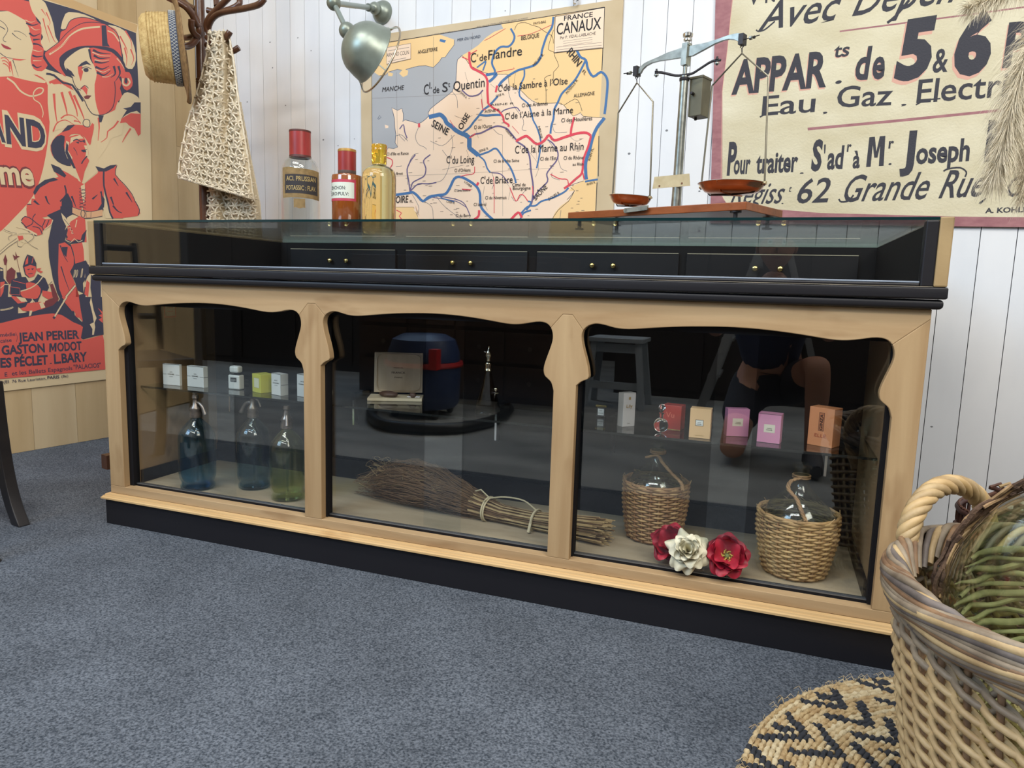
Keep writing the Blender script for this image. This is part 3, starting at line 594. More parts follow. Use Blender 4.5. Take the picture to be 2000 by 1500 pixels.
F.line('0,265 60,310 100,380 80,440 40,500 50,535 80,545', 7, pnv, 3); F.line('180,405 240,408 320,450 345,480', 9, pnv, 3, 3); F.line('155,430 210,480 275,520', 10, pnv, 3, 4); F.line('0,345 50,372 65,385', 10, pnv, 2); F.poly('10,565 60,590 100,605 150,640 90,640 40,615', mat('poster_lip', (160, 60, 70), .5), 2)
F.line('0,690 60,735 150,760 330,775', 10, pnv, 3, 3); F.poly('160,760 345,775 260,790 170,780', prd, 1); F.line('165,780 200,880 240,1000', 10, pnv, 2, 3); F.line('130,800 170,990', 26, prd, 2, 4)
for k in range(3): F.line([(10+k*14, 760+k*36), (60, 750+k*40), (110, 790+k*40), (130, 860+k*40)], 12, prd, 2)
F.line('90,1015 180,1080 260,1180 360,1240 440,1250 540,1215 560,1160 500,1145 440,1200 440,1290 520,1350 560,1460 550,1530', 24, pcr, 4, 10)
# man with plumed hat
F.poly('790,370 850,180 950,160 1100,190 1300,290 1180,330 900,340 860,370', pcr, 2)
F.poly('1380,330 1500,340 1620,400 1700,500 1750,620 1770,780 1720,900 1620,860 1600,720 1560,560 1520,440', pcr, 2)
for t in ('1560,470 1640,620 1660,700', '1630,400 1700,520 1720,640', '1620,620 1650,760 1640,860', '1700,640 1740,760 1710,850', '1440,360 1500,390 1530,440'): F.line(t, 20, prd, 3, 4)
F.poly('590,680 760,560 790,420 860,380 920,260 1060,225 1200,250 1380,320 1500,420 1560,520 1590,740 1480,660 1300,610 1080,600 900,660 790,740 780,860 860,1000 720,900 620,790', prd, 3)
F.line('590,680 640,640 760,550 860,440 960,360 1080,300 1240,290 1360,310', 9, pnv, 3); F.line('860,370 920,265 1060,225 1200,250 1380,320 1520,430 1560,560 1590,740', 10, pnv, 3); F.line('640,710 800,600 900,480 1010,400 1120,365 1300,350', 24, pcr, 3); F.line('660,690 810,590 900,490 1010,415 1120,385 1300,365', 7, prd, 3)
F.poly('1320,330 1380,330 1400,560 1430,610 1330,600', pnv); F.line('1400,400 1480,440 1550,540', 16, pcr, 3)
F.poly('770,780 800,720 900,650 1060,600 1300,600 1480,640 1590,760 1560,800 1430,690 1280,630 1060,625 900,690 840,780 860,900 950,1000 860,980 800,880', pnv, 3)
F.poly('840,800 920,720 1040,640 1160,620 1180,700 1220,800 1260,950 1240,1100 1240,1250 1250,1330 1300,1460 1500,1560 1250,1500 1180,1380 1100,1290 1050,1180 960,1080 940,1000 880,930 840,870', pcr, 2)
F.poly('1160,625 1300,640 1450,680 1560,780 1640,960 1600,1050 1560,1150 1590,1250 1530,1330 1500,1420 1460,1500 1340,1560 1280,1460 1240,1300 1230,1100 1260,960 1200,800', prd, 2)
for t in ('1210,650 1300,690 1440,700', '1220,720 1300,760 1430,750', '1230,800 1320,820 1420,800', '1240,870 1330,900 1420,860', '1260,940 1350,980 1440,920', '1500,700 1600,800 1640,900', '1540,860 1560,960 1500,1060', '1560,1000 1600,1120', '1160,640 1180,760 1210,830', '1480,860 1500,960 1440,1010'): F.line(t, 32, pnv, 3, 6)
for t in ('1200,680 1320,725 1440,730', '1230,780 1330,795 1420,780', '1250,900 1340,940 1430,900', '1520,760 1580,830 1620,900', '1330,1000 1400,1000 1470,960'): F.line(t, 12, pcr, 3, 4)
F.poly('1600,960 1680,940 1720,1030 1720,1120 1650,1180 1590,1110', prd, 2); F.line('1600,1020 1600,1090 1650,1115 1690,1070 1660,1020', 22, pcr, 3); F.poly('1630,1010 1660,1030 1650,1090 1620,1070', pnv, 2)
F.poly('1010,870 1060,820 1120,790 1190,850 1130,835 1060,860', pnv, 1); F.poly('1010,870 1070,860 1080,940 1050,1060 1020,960', prd, 1); F.poly('1060,900 1120,880 1180,910 1130,950 1080,930', pcr); F.poly('1085,895 1140,885 1150,930 1100,935', pnv, 2); F.line('1060,890 1120,870 1190,900', 9, pnv, 3)
F.poly('860,880 930,930 975,1000 920,980 870,930', pnv); F.line('940,1000 960,1080 1000,1150 1050,1175', 9, pnv, 3); F.poly('1040,1150 1100,1110 1140,1160 1130,1240 1080,1170', prd, 1); F.line('1050,1160 1100,1110 1150,1150', 9, pnv, 2); F.poly('1085,1260 1130,1240 1190,1245 1150,1290 1110,1290', pdr, 1); F.line('1000,1150 1050,1240 1100,1310 1140,1400 1200,1480 1280,1500 1380,1480 1470,1390 1500,1200 1490,1060', 10, pnv, 3)
# ruffs
F.poly('620,1120 740,1020 900,1090 980,1190 1100,1360 1140,1480 1120,1620 900,1650 700,1700 640,1560', pcr, 2)
F.poly('640,1060 740,1020 900,1085 960,1180 900,1150 800,1090 700,1100', prd, 1)
for t in ('700,1220 720,1460 750,1640', '800,1200 860,1420 880,1560', '900,1190 990,1420 1010,1560', '960,1240 1060,1460 1110,1600', '640,1080 700,1060 800,1100'): F.line(t, 34, prd, 3, 5)
F.line('600,960 700,980 820,1080 940,1110 1080,1320', 26, pnv, 2)
F.poly('1270,1560 1340,1500 1500,1430 1560,1300 1620,1210 1700,1210 1790,1260 1820,1330 1820,1500 1700,1540 1600,1620 1590,1750 1450,1800 1400,1900 1330,2000 1270,2040', pcr, 2)
F.space(0, 200, 6.667)
F.poly('1830,0 1830,150 1780,110 1700,130 1640,160 1580,210 1650,100 1600,80 1700,60 1750,0', pnv); F.poly('1830,150 1830,410 1800,440 1750,340 1680,300 1640,260 1560,270 1580,210 1700,140', prd)
for t in ('1280,200 1290,330 1275,500', '1540,240 1480,320 1400,380 1390,460 1310,520', '1700,340 1640,430 1590,520'): F.line(t, 24, prd, 2, 8)
F.poly('1280,170 1350,170 1320,260 1290,260', pnv)
# lettering
for s_, a, b_, h_ in (('ND', (78, 500), (600, 610), 330),):
    F.text(s_, (60, 535), (620, 620), 400, pcr, .075); F.text(s_, (85, 520), (600, 600), 345, pnv, .04)
F.text('A', (-160, 480), (90, 520), 330, pcr, .07); F.text('A', (-140, 475), (75, 512), 300, pnv, .04)
F.text('me', (0, 1065), (460, 1090), 330, pdr, .075); F.text('me', (10, 1055), (450, 1080), 310, pcr, .03)
# musketeer
F.poly('680,400 700,330 790,240 900,160 1040,200 1060,270 960,290 860,240 760,290', pcr, 2)
for t in ('690,380 740,270 850,230 960,290', '790,210 860,165 960,180 1050,270', '960,240 1020,250 1050,280'): F.line(t, 20, prd, 3, 6)
F.poly('800,390 880,300 980,290 1090,300 1160,330 1215,240 1220,340 1190,480 1170,560 1120,480 1060,420 960,410 900,440 860,560 900,700 940,800 900,820 780,790 680,690 655,560 720,450', prd, 2)
F.poly('660,560 740,440 840,440 830,560 850,650 900,760 920,830 800,800 700,720', pnv, 2); F.poly('800,390 880,300 980,290 900,360', pnv, 1)
F.poly('1085,240 1120,220 1165,240 1165,310 1120,320 1080,290', pcr, 2); F.poly('1160,220 1200,195 1240,220 1240,270 1215,285', pcr, 1); F.line('1085,240 1120,220 1165,240 1165,310 1120,320 1080,290', 9, pnv, 2, closed=True)
F.poly('860,480 920,440 1060,420 1110,500 1140,600 1150,680 1130,720 1160,760 1100,900 1060,1060 1010,960 960,850 900,740 840,620', prd, 2)
F.poly('920,460 1040,425 1090,470 1000,480 960,500 910,540', pcr, 1); F.line('950,500 1000,480 1050,510 1105,490', 14, pnv, 2); F.poly('980,515 1030,510 1020,540', pnv); F.poly('1070,505 1110,505 1100,530', pnv); F.poly('1050,620 1130,610 1130,650 1080,650', pnv, 1); F.poly('1120,560 1150,690 1120,710 1130,620', pcr); F.poly('860,500 900,520 880,620 940,720 930,800 870,720 840,630', pcr, 1); F.poly('862,520 888,560 882,640 925,720 985,860 1000,940 940,830 890,750 848,650', pnv, 1); F.poly('1090,560 1130,560 1145,640 1150,700 1110,712 1120,640', pcr, 1); F.line('955,590 990,640 1005,690', 10, pnv, 2, 4); F.line('1060,640 1090,628 1130,612', 9, pnv, 2)
F.line('1130,700 1080,760 1060,800', 16, pnv, 2)
F.poly('870,860 980,860 1060,1060 1150,900 1160,760 1230,830 1270,900 1180,980 1060,1090 960,960 880,950', pcr, 1)
F.poly('690,880 800,880 870,950 960,970 1040,1060 1060,1280 1080,1400 1180,1420 1330,1440 1350,1300 1350,1080 1340,900 1280,860 1270,920 1100,1060 1080,1060 1020,1020 870,930', prd)
F.poly('440,1180 520,1060 640,1000 760,970 690,880 800,880 960,970 1040,1060 1060,1420 860,1460 700,1480 560,1440 480,1300', prd, 2)
F.poly('1270,880 1360,870 1480,820 1520,830 1500,940 1600,1060 1700,1180 1760,1300 1810,1400 1790,1480 1440,1490 1400,1300 1350,1080', prd, 2)
F.poly('1240,830 1350,860 1430,820 1520,810 1480,850 1380,900 1280,900', pnv); F.line('1350,880 1350,1080 1400,1290 1440,1480', 22, pnv, 2); F.poly('430,1170 470,1090 580,1010 700,980 760,1010 640,1040 520,1110 450,1210', pnv, 1); F.poly('660,800 780,850 860,950 840,980 700,900', pnv)
F.poly('800,1290 880,1180 940,1300 960,1460 800,1480', pnv); F.line('840,1080 860,1200 780,1290', 20, pnv, 2); F.poly('1310,1180 1360,1260 1350,1400 1250,1430 1320,1320', pnv)
for t in ('590,1220 620,1300 650,1330', '1200,1260 1270,1200', '1480,990 1540,1090', '1640,1170 1720,1300', '1440,1230 1500,1400', '930,1220 990,1370', '1310,1160 1330,1230'): F.line(t, 26, pnv, 3, 6)
F.poly('1050,1090 1100,1060 1110,1200 1090,1330 1060,1200', pcr)
for k in range(6): F.line([(1030, 1120+k*46), (1115, 1150+k*46)], 7, pnv, 0); F.line([(1030, 1160+k*42), (1115, 1125+k*42)], 7, pnv, 0)
F.line('1760,1290 1815,1400 1795,1470', 10, pnv, 2); F.line('1520,820 1500,940 1620,1070 1720,1200 1760,1300', 8, pnv, 2)
F.poly('410,1250 470,1260 560,1400 580,1490 350,1490 340,1380 400,1330', prd, 1); F.line('440,1280 500,1330 570,1380', 30, pnv, 2, 8); F.line('350,1330 420,1340 440,1480', 16, pnv, 2)
F.space(0, 400, 6.817)
F.poly('800,20 960,20 960,130 880,260 900,340 860,480 960,540 990,720 1000,800 940,900 1000,1060 980,1400 1000,1500 850,1360 760,1180 700,980 650,700 640,480 700,200', pnv)
F.poly('780,520 860,500 940,560 980,700 980,800 930,890 1010,1080 1000,1500 1060,1500 1060,1240 960,1420 860,1300 780,1100 770,900', prd); F.poly('820,560 900,560 880,700 830,640', pnv)
for t in ('810,820 860,980 920,1140', '800,540 850,680 900,760', '760,980 790,1160'): F.line(t, 16, pnv, 2, 6)
F.poly('350,0 520,0 800,0 800,90 650,150 560,170 480,200 420,180 360,120', prd, 1); F.poly('620,140 800,60 800,200 700,200', pnv)
F.poly('280,200 340,150 430,170 470,120 520,150 600,190 690,190 660,290 570,340 560,390 480,410 400,380 330,300', prd, 2)
for t in ('280,210 330,155 430,200 420,260 330,300', '470,120 430,200 560,300 570,340', '600,200 560,290', '430,290 520,310 560,390', '650,200 610,300', '280,230 340,290 400,380 490,410'): F.line(t, 12, pnv, 2)
F.line('700,200 680,260 590,330', 12, pcr, 1)
F.line('215,290 300,310 380,340 490,400', 22, pcr, 3); F.line('120,470 110,430 160,400 240,380 420,380 440,440 360,500 260,480', 15, pcr, 3); F.line('40,330 120,370 220,390 320,450 400,530 500,585', 14, pcr, 3); F.line('230,490 240,540 280,550 320,500', 15, pcr, 3)
F.line('120,470 108,432 160,398', 5, pnv, 3); F.line('420,378 445,440 360,505', 5, pnv, 3); F.line('225,495 238,552 285,560', 5, pnv, 3); F.line('45,322 125,360 220,380', 4, pnv, 2); F.line('330,468 420,545 505,590', 4, pnv, 2)
F.line('-20,655 120,535 240,460', 26, pcr, 0); F.line('-20,672 120,552 235,478', 5, pnv, 0); F.line('-20,636 115,520 220,446', 5, pnv, 0)
F.poly('230,415 300,410 310,455 250,480', prd, 1)
# belt and breeches
F.poly('960,30 1080,70 1210,90 1360,60 1360,150 1210,175 1090,175 960,110', mat('poster_tan', (216, 170, 130), .6)); F.line('960,30 1080,70 1210,90 1360,60', 7, pnv, 2); F.line('960,110 1090,175 1210,178 1360,150', 7, pnv, 2); F.line('1075,100 1100,70 1130,110 1115,165 1080,155', 9, pnv, 2, closed=True); F.line('1140,90 1210,90 1205,170 1145,168', 6, pnv, 0, closed=True)
F.poly('1370,40 1460,0 1480,180 1400,180', pcr, 0); F.poly('1440,0 1640,0 1640,180 1500,180 1450,100', prd); F.line('1500,10 1560,80 1620,110', 24, pnv, 3, 8); F.line('1440,0 1460,100 1500,185', 22, pnv, 2)
F.poly('890,180 1060,150 1130,190 1150,500 1100,500 1060,480 960,500 880,460 900,330', prd); F.poly('810,105 870,170 930,270 880,290 830,190', pcr, 1); F.poly('890,170 960,130 1040,160 940,220 860,340 880,280', pcr, 0); F.line('850,190 930,290 975,390', 6, pnv); F.line('905,310 940,300 930,340 960,340 950,380 975,380', 9, pcr, 0); F.line('1000,300 1020,200', 12, pcr)
F.poly('870,380 900,430 860,480 940,520 1120,500 1150,330 1090,400 1070,470 1020,460 960,490 880,460', pnv); F.line('870,470 940,500 985,450 1040,495 1095,470', 9, pcr, 2)
F.poly('940,530 1090,500 1120,600 1130,760 1000,790 980,640', prd); F.poly('1090,500 1150,500 1170,760 1120,760 1110,600', pcr)
F.poly('980,790 1140,740 1170,800 1160,960 1100,1040 1110,1180 1030,1140 1000,1040 940,900', pnv, 1)
for t in ('1130,720 1150,600 1140,700', ):
    pass
F.line('1135,700 1130,620 1150,600 1158,680 1140,710', 7, pcr, 2, closed=True)
for x in (990, 1020, 1085, 1140): F.line([(x-12, 960), (x, 870), (x+14, 850 if x > 1050 else 880), (x+4, 940), (x-10, 965)], 7, pcr, 2, closed=True)
F.poly('1130,760 1180,800 1200,960 1190,1200 1240,1500 1060,1500 1050,1200 1110,1180 1130,1060', pnv); F.poly('1160,960 1205,900 1200,1150 1240,1440 1260,1500 1220,1500 1180,1300 1130,1240 1160,1100 1110,1090', pcr); F.poly('1150,1000 1190,1040 1170,1230 1120,1190', prd, 1)
F.poly('1210,930 1340,1010 1360,1500 1270,1500 1200,1100', pnv); F.poly('1340,1020 1362,1020 1362,1330 1340,1330', pcr)
F.line('1000,1075 880,1220 800,1370 735,1480', 22, pcr, 0); F.line('1010,1082 892,1226 812,1376 747,1486', 5, pnv, 0); F.line('990,1066 868,1212 788,1362 722,1474', 5, pnv, 0)
# soldiers
F.line('80,760 78,980', 6, pdr, 0); F.poly('68,660 95,740 80,800 55,800 42,730', pdr, 1); F.line('215,690 262,900', 6, pdr, 0); F.poly('165,660 205,690 200,620 225,680 262,685 225,705 190,740', pdr)
F.poly('90,880 150,830 205,880 190,1000 120,1060 80,1000', pdr, 1); F.poly('215,900 270,900 290,980 230,990', pnv, 1)
F.poly('0,830 40,850 45,980 110,1060 100,1250 150,1350 200,1500 -200,1500 -200,830', pnv, 1); F.poly('0,1030 60,1020 40,1160 0,1240', prd); F.line('0,1400 100,1390 170,1360', 14, pcr, 2); F.line('0,1110 60,1060 110,1060', 9, pcr, 1); F.poly('0,850 45,870 20,880 0,880', pcr)
F.poly('300,820 330,720 360,660 440,690 480,780 480,860 440,940 380,970 330,930', pnv, 1); F.poly('320,830 400,800 470,820 480,880 450,950 390,970 340,920', prd, 1); F.poly('350,860 400,850 380,870', pnv); F.poly('410,850 450,845 430,870', pnv); F.line('370,920 430,915', 9, pnv, 0); F.poly('480,850 550,840 520,870 570,890 540,910 490,880', prd, 1)
F.poly('340,740 370,680 370,780 330,800', prd); F.line('420,780 440,700', 9, prd)
F.poly('150,1000 260,960 340,960 380,1030 450,1000 500,920 600,980 650,1100 620,1160 560,1150 500,1290 520,1400 400,1440 300,1400 160,1300 150,1200 120,1180', pnv, 1)
F.poly('340,1040 450,1040 540,1120 500,1240 420,1250 300,1230 270,1160 350,1120', prd, 2); F.line('270,1150 400,1110 500,1040 570,950', 14, pcr, 2); F.poly('150,1210 300,1240 330,1300 200,1320 150,1270', prd, 1); F.poly('210,1220 330,1240 360,1290 280,1290', pcr, 1); F.poly('560,1140 680,1160 700,1230 640,1260 560,1210', prd, 1); F.line('130,1090 260,1110 260,1200 130,1190', 8, prd, 0, closed=True); F.line('170,1010 330,1050', 8, prd)
F.poly('370,1330 430,1260 440,1300 390,1370', pcr); F.poly('270,1380 420,1330 600,1300 600,1360 420,1400 300,1410', prd); F.poly('510,1300 600,1340 590,1380 520,1370', pcr); F.line('420,1250 500,1360', 10, pcr, 0); F.line('640,1290 695,1350', 10, pcr, 0); F.poly('660,1060 700,1050 780,1250 740,1350 620,1390 560,1400 600,1280 700,1240', pdr, 1); F.line('590,1120 690,1020', 6, pnv)
F.poly('-200,1480 160,1450 300,1440 500,1400 560,1390 700,1340 760,1280 860,1340 1000,1480 1000,1560 700,1480 400,1520 -200,1600', pnv, 1)
# red ground and names
F.space(0, 580, 7.5)
F.poly('-1100,480 0,385 300,310 560,262 760,240 900,262 1100,350 1215,440 1205,545 1190,630 1300,610 1500,555 1535,700 1540,1060 800,1130 0,1200 -1100,1290', prd)
F.poly('1150,0 1500,0 1520,550 1400,570 1210,620 1180,600 1210,440 1110,360 1200,380', pnv); F.poly('1330,0 1370,200 1410,310 1380,380 1390,440 1370,555 1345,555 1350,470 1310,400 1370,370 1350,250 1310,80', pcr); F.poly('1430,160 1500,220 1500,380 1440,330 1490,300 1440,270 1490,250', prd)
F.poly('880,20 1050,230 1210,380 1220,430 1070,370 960,300 860,240 760,200', pnv); F.poly('900,0 1150,0 1180,200 1210,360 1050,180', prd)
F.line('975,0 880,150 790,300', 22, pcr, 0); F.line('985,6 890,158 802,304', 5, pnv, 0); F.line('775,290 800,315', 34, pnv, 0)
F.line('0,180 100,170 190,150', 14, pcr, 2); F.poly('-200,0 160,0 260,100 260,300 -200,370', pnv); F.line('0,190 100,180 190,150', 22, pcr, 2); F.line('0,190 100,180 190,150', 6, pnv, 2); F.poly('400,90 600,70 660,160 480,215 340,200', prd); F.poly('570,90 620,70 660,150 600,170', pcr); F.poly('430,200 470,200 450,270 420,280', pcr)
X = F.text
X('médie', (0, 585), (222, 568), 55, pnv, .015); X('caise', (0, 672), (168, 655), 55, pnv, .015); F.line('225,520 250,590 235,660', 6, pnv, 2)
X('JEAN', (265, 652), (628, 632), 125, pnv, .035); X('PERIER', (680, 630), (1160, 605), 125, pnv, .035); X('GASTON', (22, 846), (655, 805), 130, pnv, .04); F.poly('715,808 718,680 748,676 770,738 795,672 824,670 822,800 794,802 796,728 776,782 762,783 744,732 741,806', pnv); X('ODOT', (838, 796), (1195, 770), 124, pnv, .035)
X('ES', (0, 1030), (165, 1025), 135, pnv, .04); X('PÉCLET', (212, 1018), (700, 982), 135, pnv, .04); X('.', (725, 975), (755, 973), 25, pnv, .12); X('L.BARY', (790, 975), (1275, 935), 135, pnv, .035)
X('E', (65, 1165), (105, 1162), 60, pnv, .01); X('et les Ballets Espagnols', (170, 1150), (1055, 1068), 62, pnv, .012); X('"PALACIOS"', (1075, 1062), (1475, 1028), 68, pnv, .012)
X('(EI', (48, 1265), (125, 1258), 42, pnv, .01); X('76 Rue Lauriston,', (172, 1256), (675, 1208), 42, pnv, .006); X('PARIS', (690, 1205), (865, 1188), 45, pnv, .02); X('(8e)', (895, 1182), (995, 1172), 40, pnv, .0)
tag(F.mb.build('film_poster', smooth=None, recalc=False), 'red, navy and cream film poster with a swordsman on the plank wall', 'poster')
# ------------------------------------------------------------------ helpers for small things
ZG = .9498; ZS = .4441; ZBD = .1301
def depth(p): return float((V(p)-CAM)@_f)
def mpp(p): return depth(p)/FPX
def face_ang(p): d = CAM-V(p); return math.atan2(d[1], d[0])
def cyl_fn(c, R, th0, z0):
    return lambda x, y: V((c[0]+R*math.cos(th0+x/R), c[1]+R*math.sin(th0+x/R), z0+y))
def cyl_patch(mb, c, R, a0, a1, z0, z1, m, n=24, wob=None):
    def f(u, v):
        a = a0+(a1-a0)*u; za = z0+(z1-z0)*v
        return (c[0]+R*math.cos(a), c[1]+R*math.sin(a), za+(wob(u, v) if wob else 0))
    mb.grid(f, n, 4, m)
clear = glass_thin('clear_glass', (.93, .95, .955), 1.5)
def prof_px(c, rows, base_px):
    k = mpp(c); return [(r*k, (base_px-y)*k) for r, y in rows]

# ------------------------------------------------------------------ apothecary bottles on the counter top
redp = mat('red_lacquer', (166, 48, 46), .35, rgb2=(120, 36, 34), vscale=(30, 30, 8)); gold = mat('gilt', (176, 136, 70), .45, metal=.4); dkr = mat('cap_dark_rim', (84, 40, 34), .5)
c = atz(588, 462, ZG); b_ = 462; k = mpp(c)
T1 = thing('apothecary_bottle', c, 'tall clear glass bottle with red cap and torn dark label on the counter', 'bottle', 'apothecary bottles on the counter')
q = MB(); q.lathe(prof_px(c, [(0, 462), (33, 462), (36, 459), (37, 452), (37, 352), (36.3, 340), (34, 330), (30, 321), (24, 315), (19, 312), (17, 309), (17, 300)], b_), c, clear, 48, caps=False)
q.lathe(prof_px(c, [(0, 459), (32, 458.5), (34.6, 455), (35.2, 450), (35.2, 354), (34.6, 342), (32, 331), (28, 323), (22, 316)], b_), c, clear, 48, caps=False); q.build('glass_body', T1, smooth=60)
cc = V(c)+V((0, 0, (b_-313)*k)); q = MB(); q.lathe([(19.5*k, 0), (20.3*k, .5*k), (20.3*k, 3*k)], cc, gold, 32, caps=False); q.lathe([(20.1*k, 3*k), (20.1*k, 46*k)], cc, redp, 32, caps=False)
q.lathe([(20.3*k, 46*k), (20.6*k, 47*k), (20.3*k, 49.5*k), (0, 50*k)], cc, dkr, 32, caps=False); q.lathe([(20.5*k, 3*k), (20.7*k, 1*k), (20.7*k, -1*k), (18*k, -1*k)], cc, dkr, 32, caps=False); q.build('cap', T1)
fa = face_ang(c); R = 37.2*k; kh = lambda y: c[2]+(b_-y)*k
q = MB(); tan = mat('label_old_paper', (150, 124, 80), .8, rgb2=(120, 98, 62), vscale=(60, 60, 60)); blk = mat('label_black', (44, 40, 42), .7); tanl = mat('label_gilt_letter', (176, 152, 96), .7)
lf = lambda u, v: -.0035*math.cos((u-.5)*5)
cyl_patch(q, c, R, fa-1.05, fa+1.15, kh(394), kh(340), tan, wob=lambda u, v: .004-.012*(u-.35)**2+(.004 if u < .3 and v > .9 else 0)); cyl_patch(q, c, R+.0003, fa-.85, fa+.98, kh(386), kh(351), blk, wob=lambda u, v: .004-.012*(u*.83+.09-.35)**2)
for i, (s_, z_) in enumerate((('ACI. PRUSSIAN', 361), ('POTASSIC : FLAV.', 378))): put_text(q, s_, tanl, cyl_fn(c, R+.0007, fa-.75, kh(z_)), R*1.6, .0215*.75, .012)
cyl_patch(q, c, R, fa-.35, fa+.22, kh(411), kh(394), tan, 8, wob=lambda u, v: .002*math.sin(u*9)*(1-v)); q.build('label', T1, smooth=None, recalc=False)

c = atz(678, 459, ZG); b_ = 459; k = mpp(c); amber = mat('amber_powder_glass', (150, 82, 34), .08, rgb2=(128, 64, 24), vscale=(40, 40, 3), spec=.7, coat=.6)
T2 = thing('apothecary_bottle', c, 'amber powder bottle with red cylinder cap and white red-edged label', 'bottle', 'apothecary bottles on the counter')
q = MB(); q.lathe(prof_px(c, [(0, 459), (27, 459), (29, 457), (29, 350), (28, 347), (17, 344.5), (16, 342), (16, 338)], b_), c, amber, 48, caps=False); q.build('glass_body', T2, smooth=50)
cc = V(c)+V((0, 0, (b_-345)*k)); q = MB(); q.lathe([(17*k, 1*k), (17.3*k, 2*k), (17.3*k, 7*k)], cc, mat('cap_grey_rim', (84, 70, 66), .5), 32, caps=False); q.lathe([(17.2*k, 7*k), (17.2*k, 42*k)], cc, redp, 32, caps=False); q.lathe([(17.4*k, 42*k), (17.5*k, 43*k), (17.2*k, 46.5*k), (15*k, 47.5*k), (0, 47.5*k)], cc, gold, 32, caps=False); q.build('cap', T2)
fa = face_ang(c); R = 29.2*k; kh = lambda y: c[2]+(b_-y)*k
q = MB(); wl = mat('label_white', (214, 220, 206), .4); rl = mat('label_pink_edge', (186, 62, 84), .4); li = mat('label_ink', (60, 62, 66), .5)
cyl_patch(q, c, R, fa-2.0, fa+.60, kh(397), kh(357), rl); cyl_patch(q, c, R+.0003, fa-1.9, fa+.47, kh(392), kh(362.5), wl)
put_text(q, 'CINCHON:', li, cyl_fn(c, R+.0006, fa-1.35, kh(376)), R*1.28, 6.3*k, .015); put_text(q, 'CORO:PULV:', li, cyl_fn(c, R+.0006, fa-1.5, kh(387)), R*1.62, 6.3*k, .015)
q.build('label', T2, smooth=None, recalc=False)

c = atz(740, 460, ZG); b_ = 460; k = mpp(c); yel = glass_full('yellow_oil_glass', (.94, .78, .36), 1.42); yelt = glass_full('yellow_stopper_glass', (.88, .60, .06), 1.45, .03)
T3 = thing('apothecary_bottle', c, 'pale yellow glass bottle with golden glass stopper, in front of the map', 'bottle', 'apothecary bottles on the counter')
q = MB(); q.lathe(prof_px(c, [(0, 460), (29, 460), (32, 457), (32.5, 452), (32.5, 352), (31.5, 343), (28, 336), (21, 331), (14, 328.5), (13.5, 326), (0, 326)], b_), c, yel, 48, caps=False); q.build('glass_body', T3, smooth=60)
cc = V(c)+V((0, 0, (b_-330)*k)); q = MB(); q.lathe([(0, 4.6*k), (13.5*k, 4.6*k), (14.2*k, 5.5*k), (14.4*k, 27*k), (15.2*k, 29*k), (15.2*k, 31*k), (14.4*k, 33*k), (15*k, 36*k), (15*k, 39*k), (14*k, 41*k), (0, 41*k)], cc, yelt, 40, caps=False); q.build('stopper', T3, smooth=50)

# ------------------------------------------------------------------ balance scale
SA = math.radians(-23); SP = V((1.67, .283, 0)); SNv = V((math.sin(SA), -math.cos(SA), 0)); ST_ = V((math.cos(SA), math.sin(SA), 0))
def sp_(x, y, off=0.): return plane_at(1080+x/3.658, 40+y/3.658, SP-SNv*0, SNv)+SNv*off
mah = wood('mahogany', (150, 86, 48), (116, 60, 30), scale=(5, 30, 30), rough=.3, knots=(92, 44, 22)); steel = mat('aged_steel', (168, 172, 164), .32, metal=.85, rgb2=(120, 122, 116), vscale=(40, 40, 40)); ironk = mat('dark_iron', (52, 50, 52), .45, metal=.6)
copper = mat('copper_pan', (206, 164, 132), .22, metal=1, rgb2=(172, 126, 96), vscale=(30, 30, 30)); pewt = mat('nickel', (196, 192, 184), .2, metal=1); boxm = mat('olive_box', (112, 108, 86), .5, metal=.3, rgb2=(86, 82, 66), vscale=(14, 14, 14)); brs = mat('dull_brass', (188, 172, 134), .4, metal=.6)
BS = thing('balance_scale', (1.67, .283, ZG), 'old two-pan balance scale with steel beam and copper pans on a mahogany board', 'scale')
A_ = V((1.867, .0915, .98)); B_ = V((1.394, .291, .98)); C_ = V((1.955, .276, .98)); ex = unit(B_-A_); ey = unit(np.cross((0, 0, 1), ex)); 
if ey@(C_-A_) < 0: ey = -ey
lx = np.linalg.norm(B_-A_); ly = .205; zt = .9965
q = MB(); ctr = A_+ex*lx/2+ey*ly/2; ctr[2] = (.978+zt)/2; q.obox(ctr, (ex, ey, (0, 0, 1)), (lx/2, ly/2, (zt-.978)/2), mah); q.build('base_board', BS, smooth=None, bevel=.0015)
for i, j in ((.06, .07), (.94, .07), (.06, .93), (.94, .93)):
    p = A_+ex*lx*i+ey*ly*j; p[2] = ZG; q = MB(); q.lathe([(.012, 0), (.012, .004), (.005, .005), (.005, .024), (.013, .0245), (.013, .0279)], p, ironk, 16); q.build('levelling_foot', BS)
cb = sp_(880, 1300); cb[2] = zt
ctp = sp_(940, 400); q = MB()
q.tube([cb, cb+(ctp-cb)*.1, cb+(ctp-cb)*.9, ctp], [.0130, .0122, .0104, .0108], steel, 20); q.lathe([(.016, 0), (.016, .003), (.011, .006)], cb, steel, 24); q.lathe([(.0115, 0), (.0125, .003), (.0125, .008), (.010, .010)], ctp-V((0, 0, .012)), ironk, 20); q.build('column', BS, smooth=50)
tp2 = sp_(958, 180); q = MB(); q.tube([ctp, tp2], .0052, steel, 14)
q.obox((ctp+tp2)/2+V((0, 0, .015)), (ST_, SNv, unit(tp2-ctp)), (.0075, .011, .026), steel); q.obox(tp2+V((0, 0, .002)), (ST_, SNv, (0, 0, 1)), (.009, .009, .003), steel); q.build('beam_fork', BS, smooth=50)
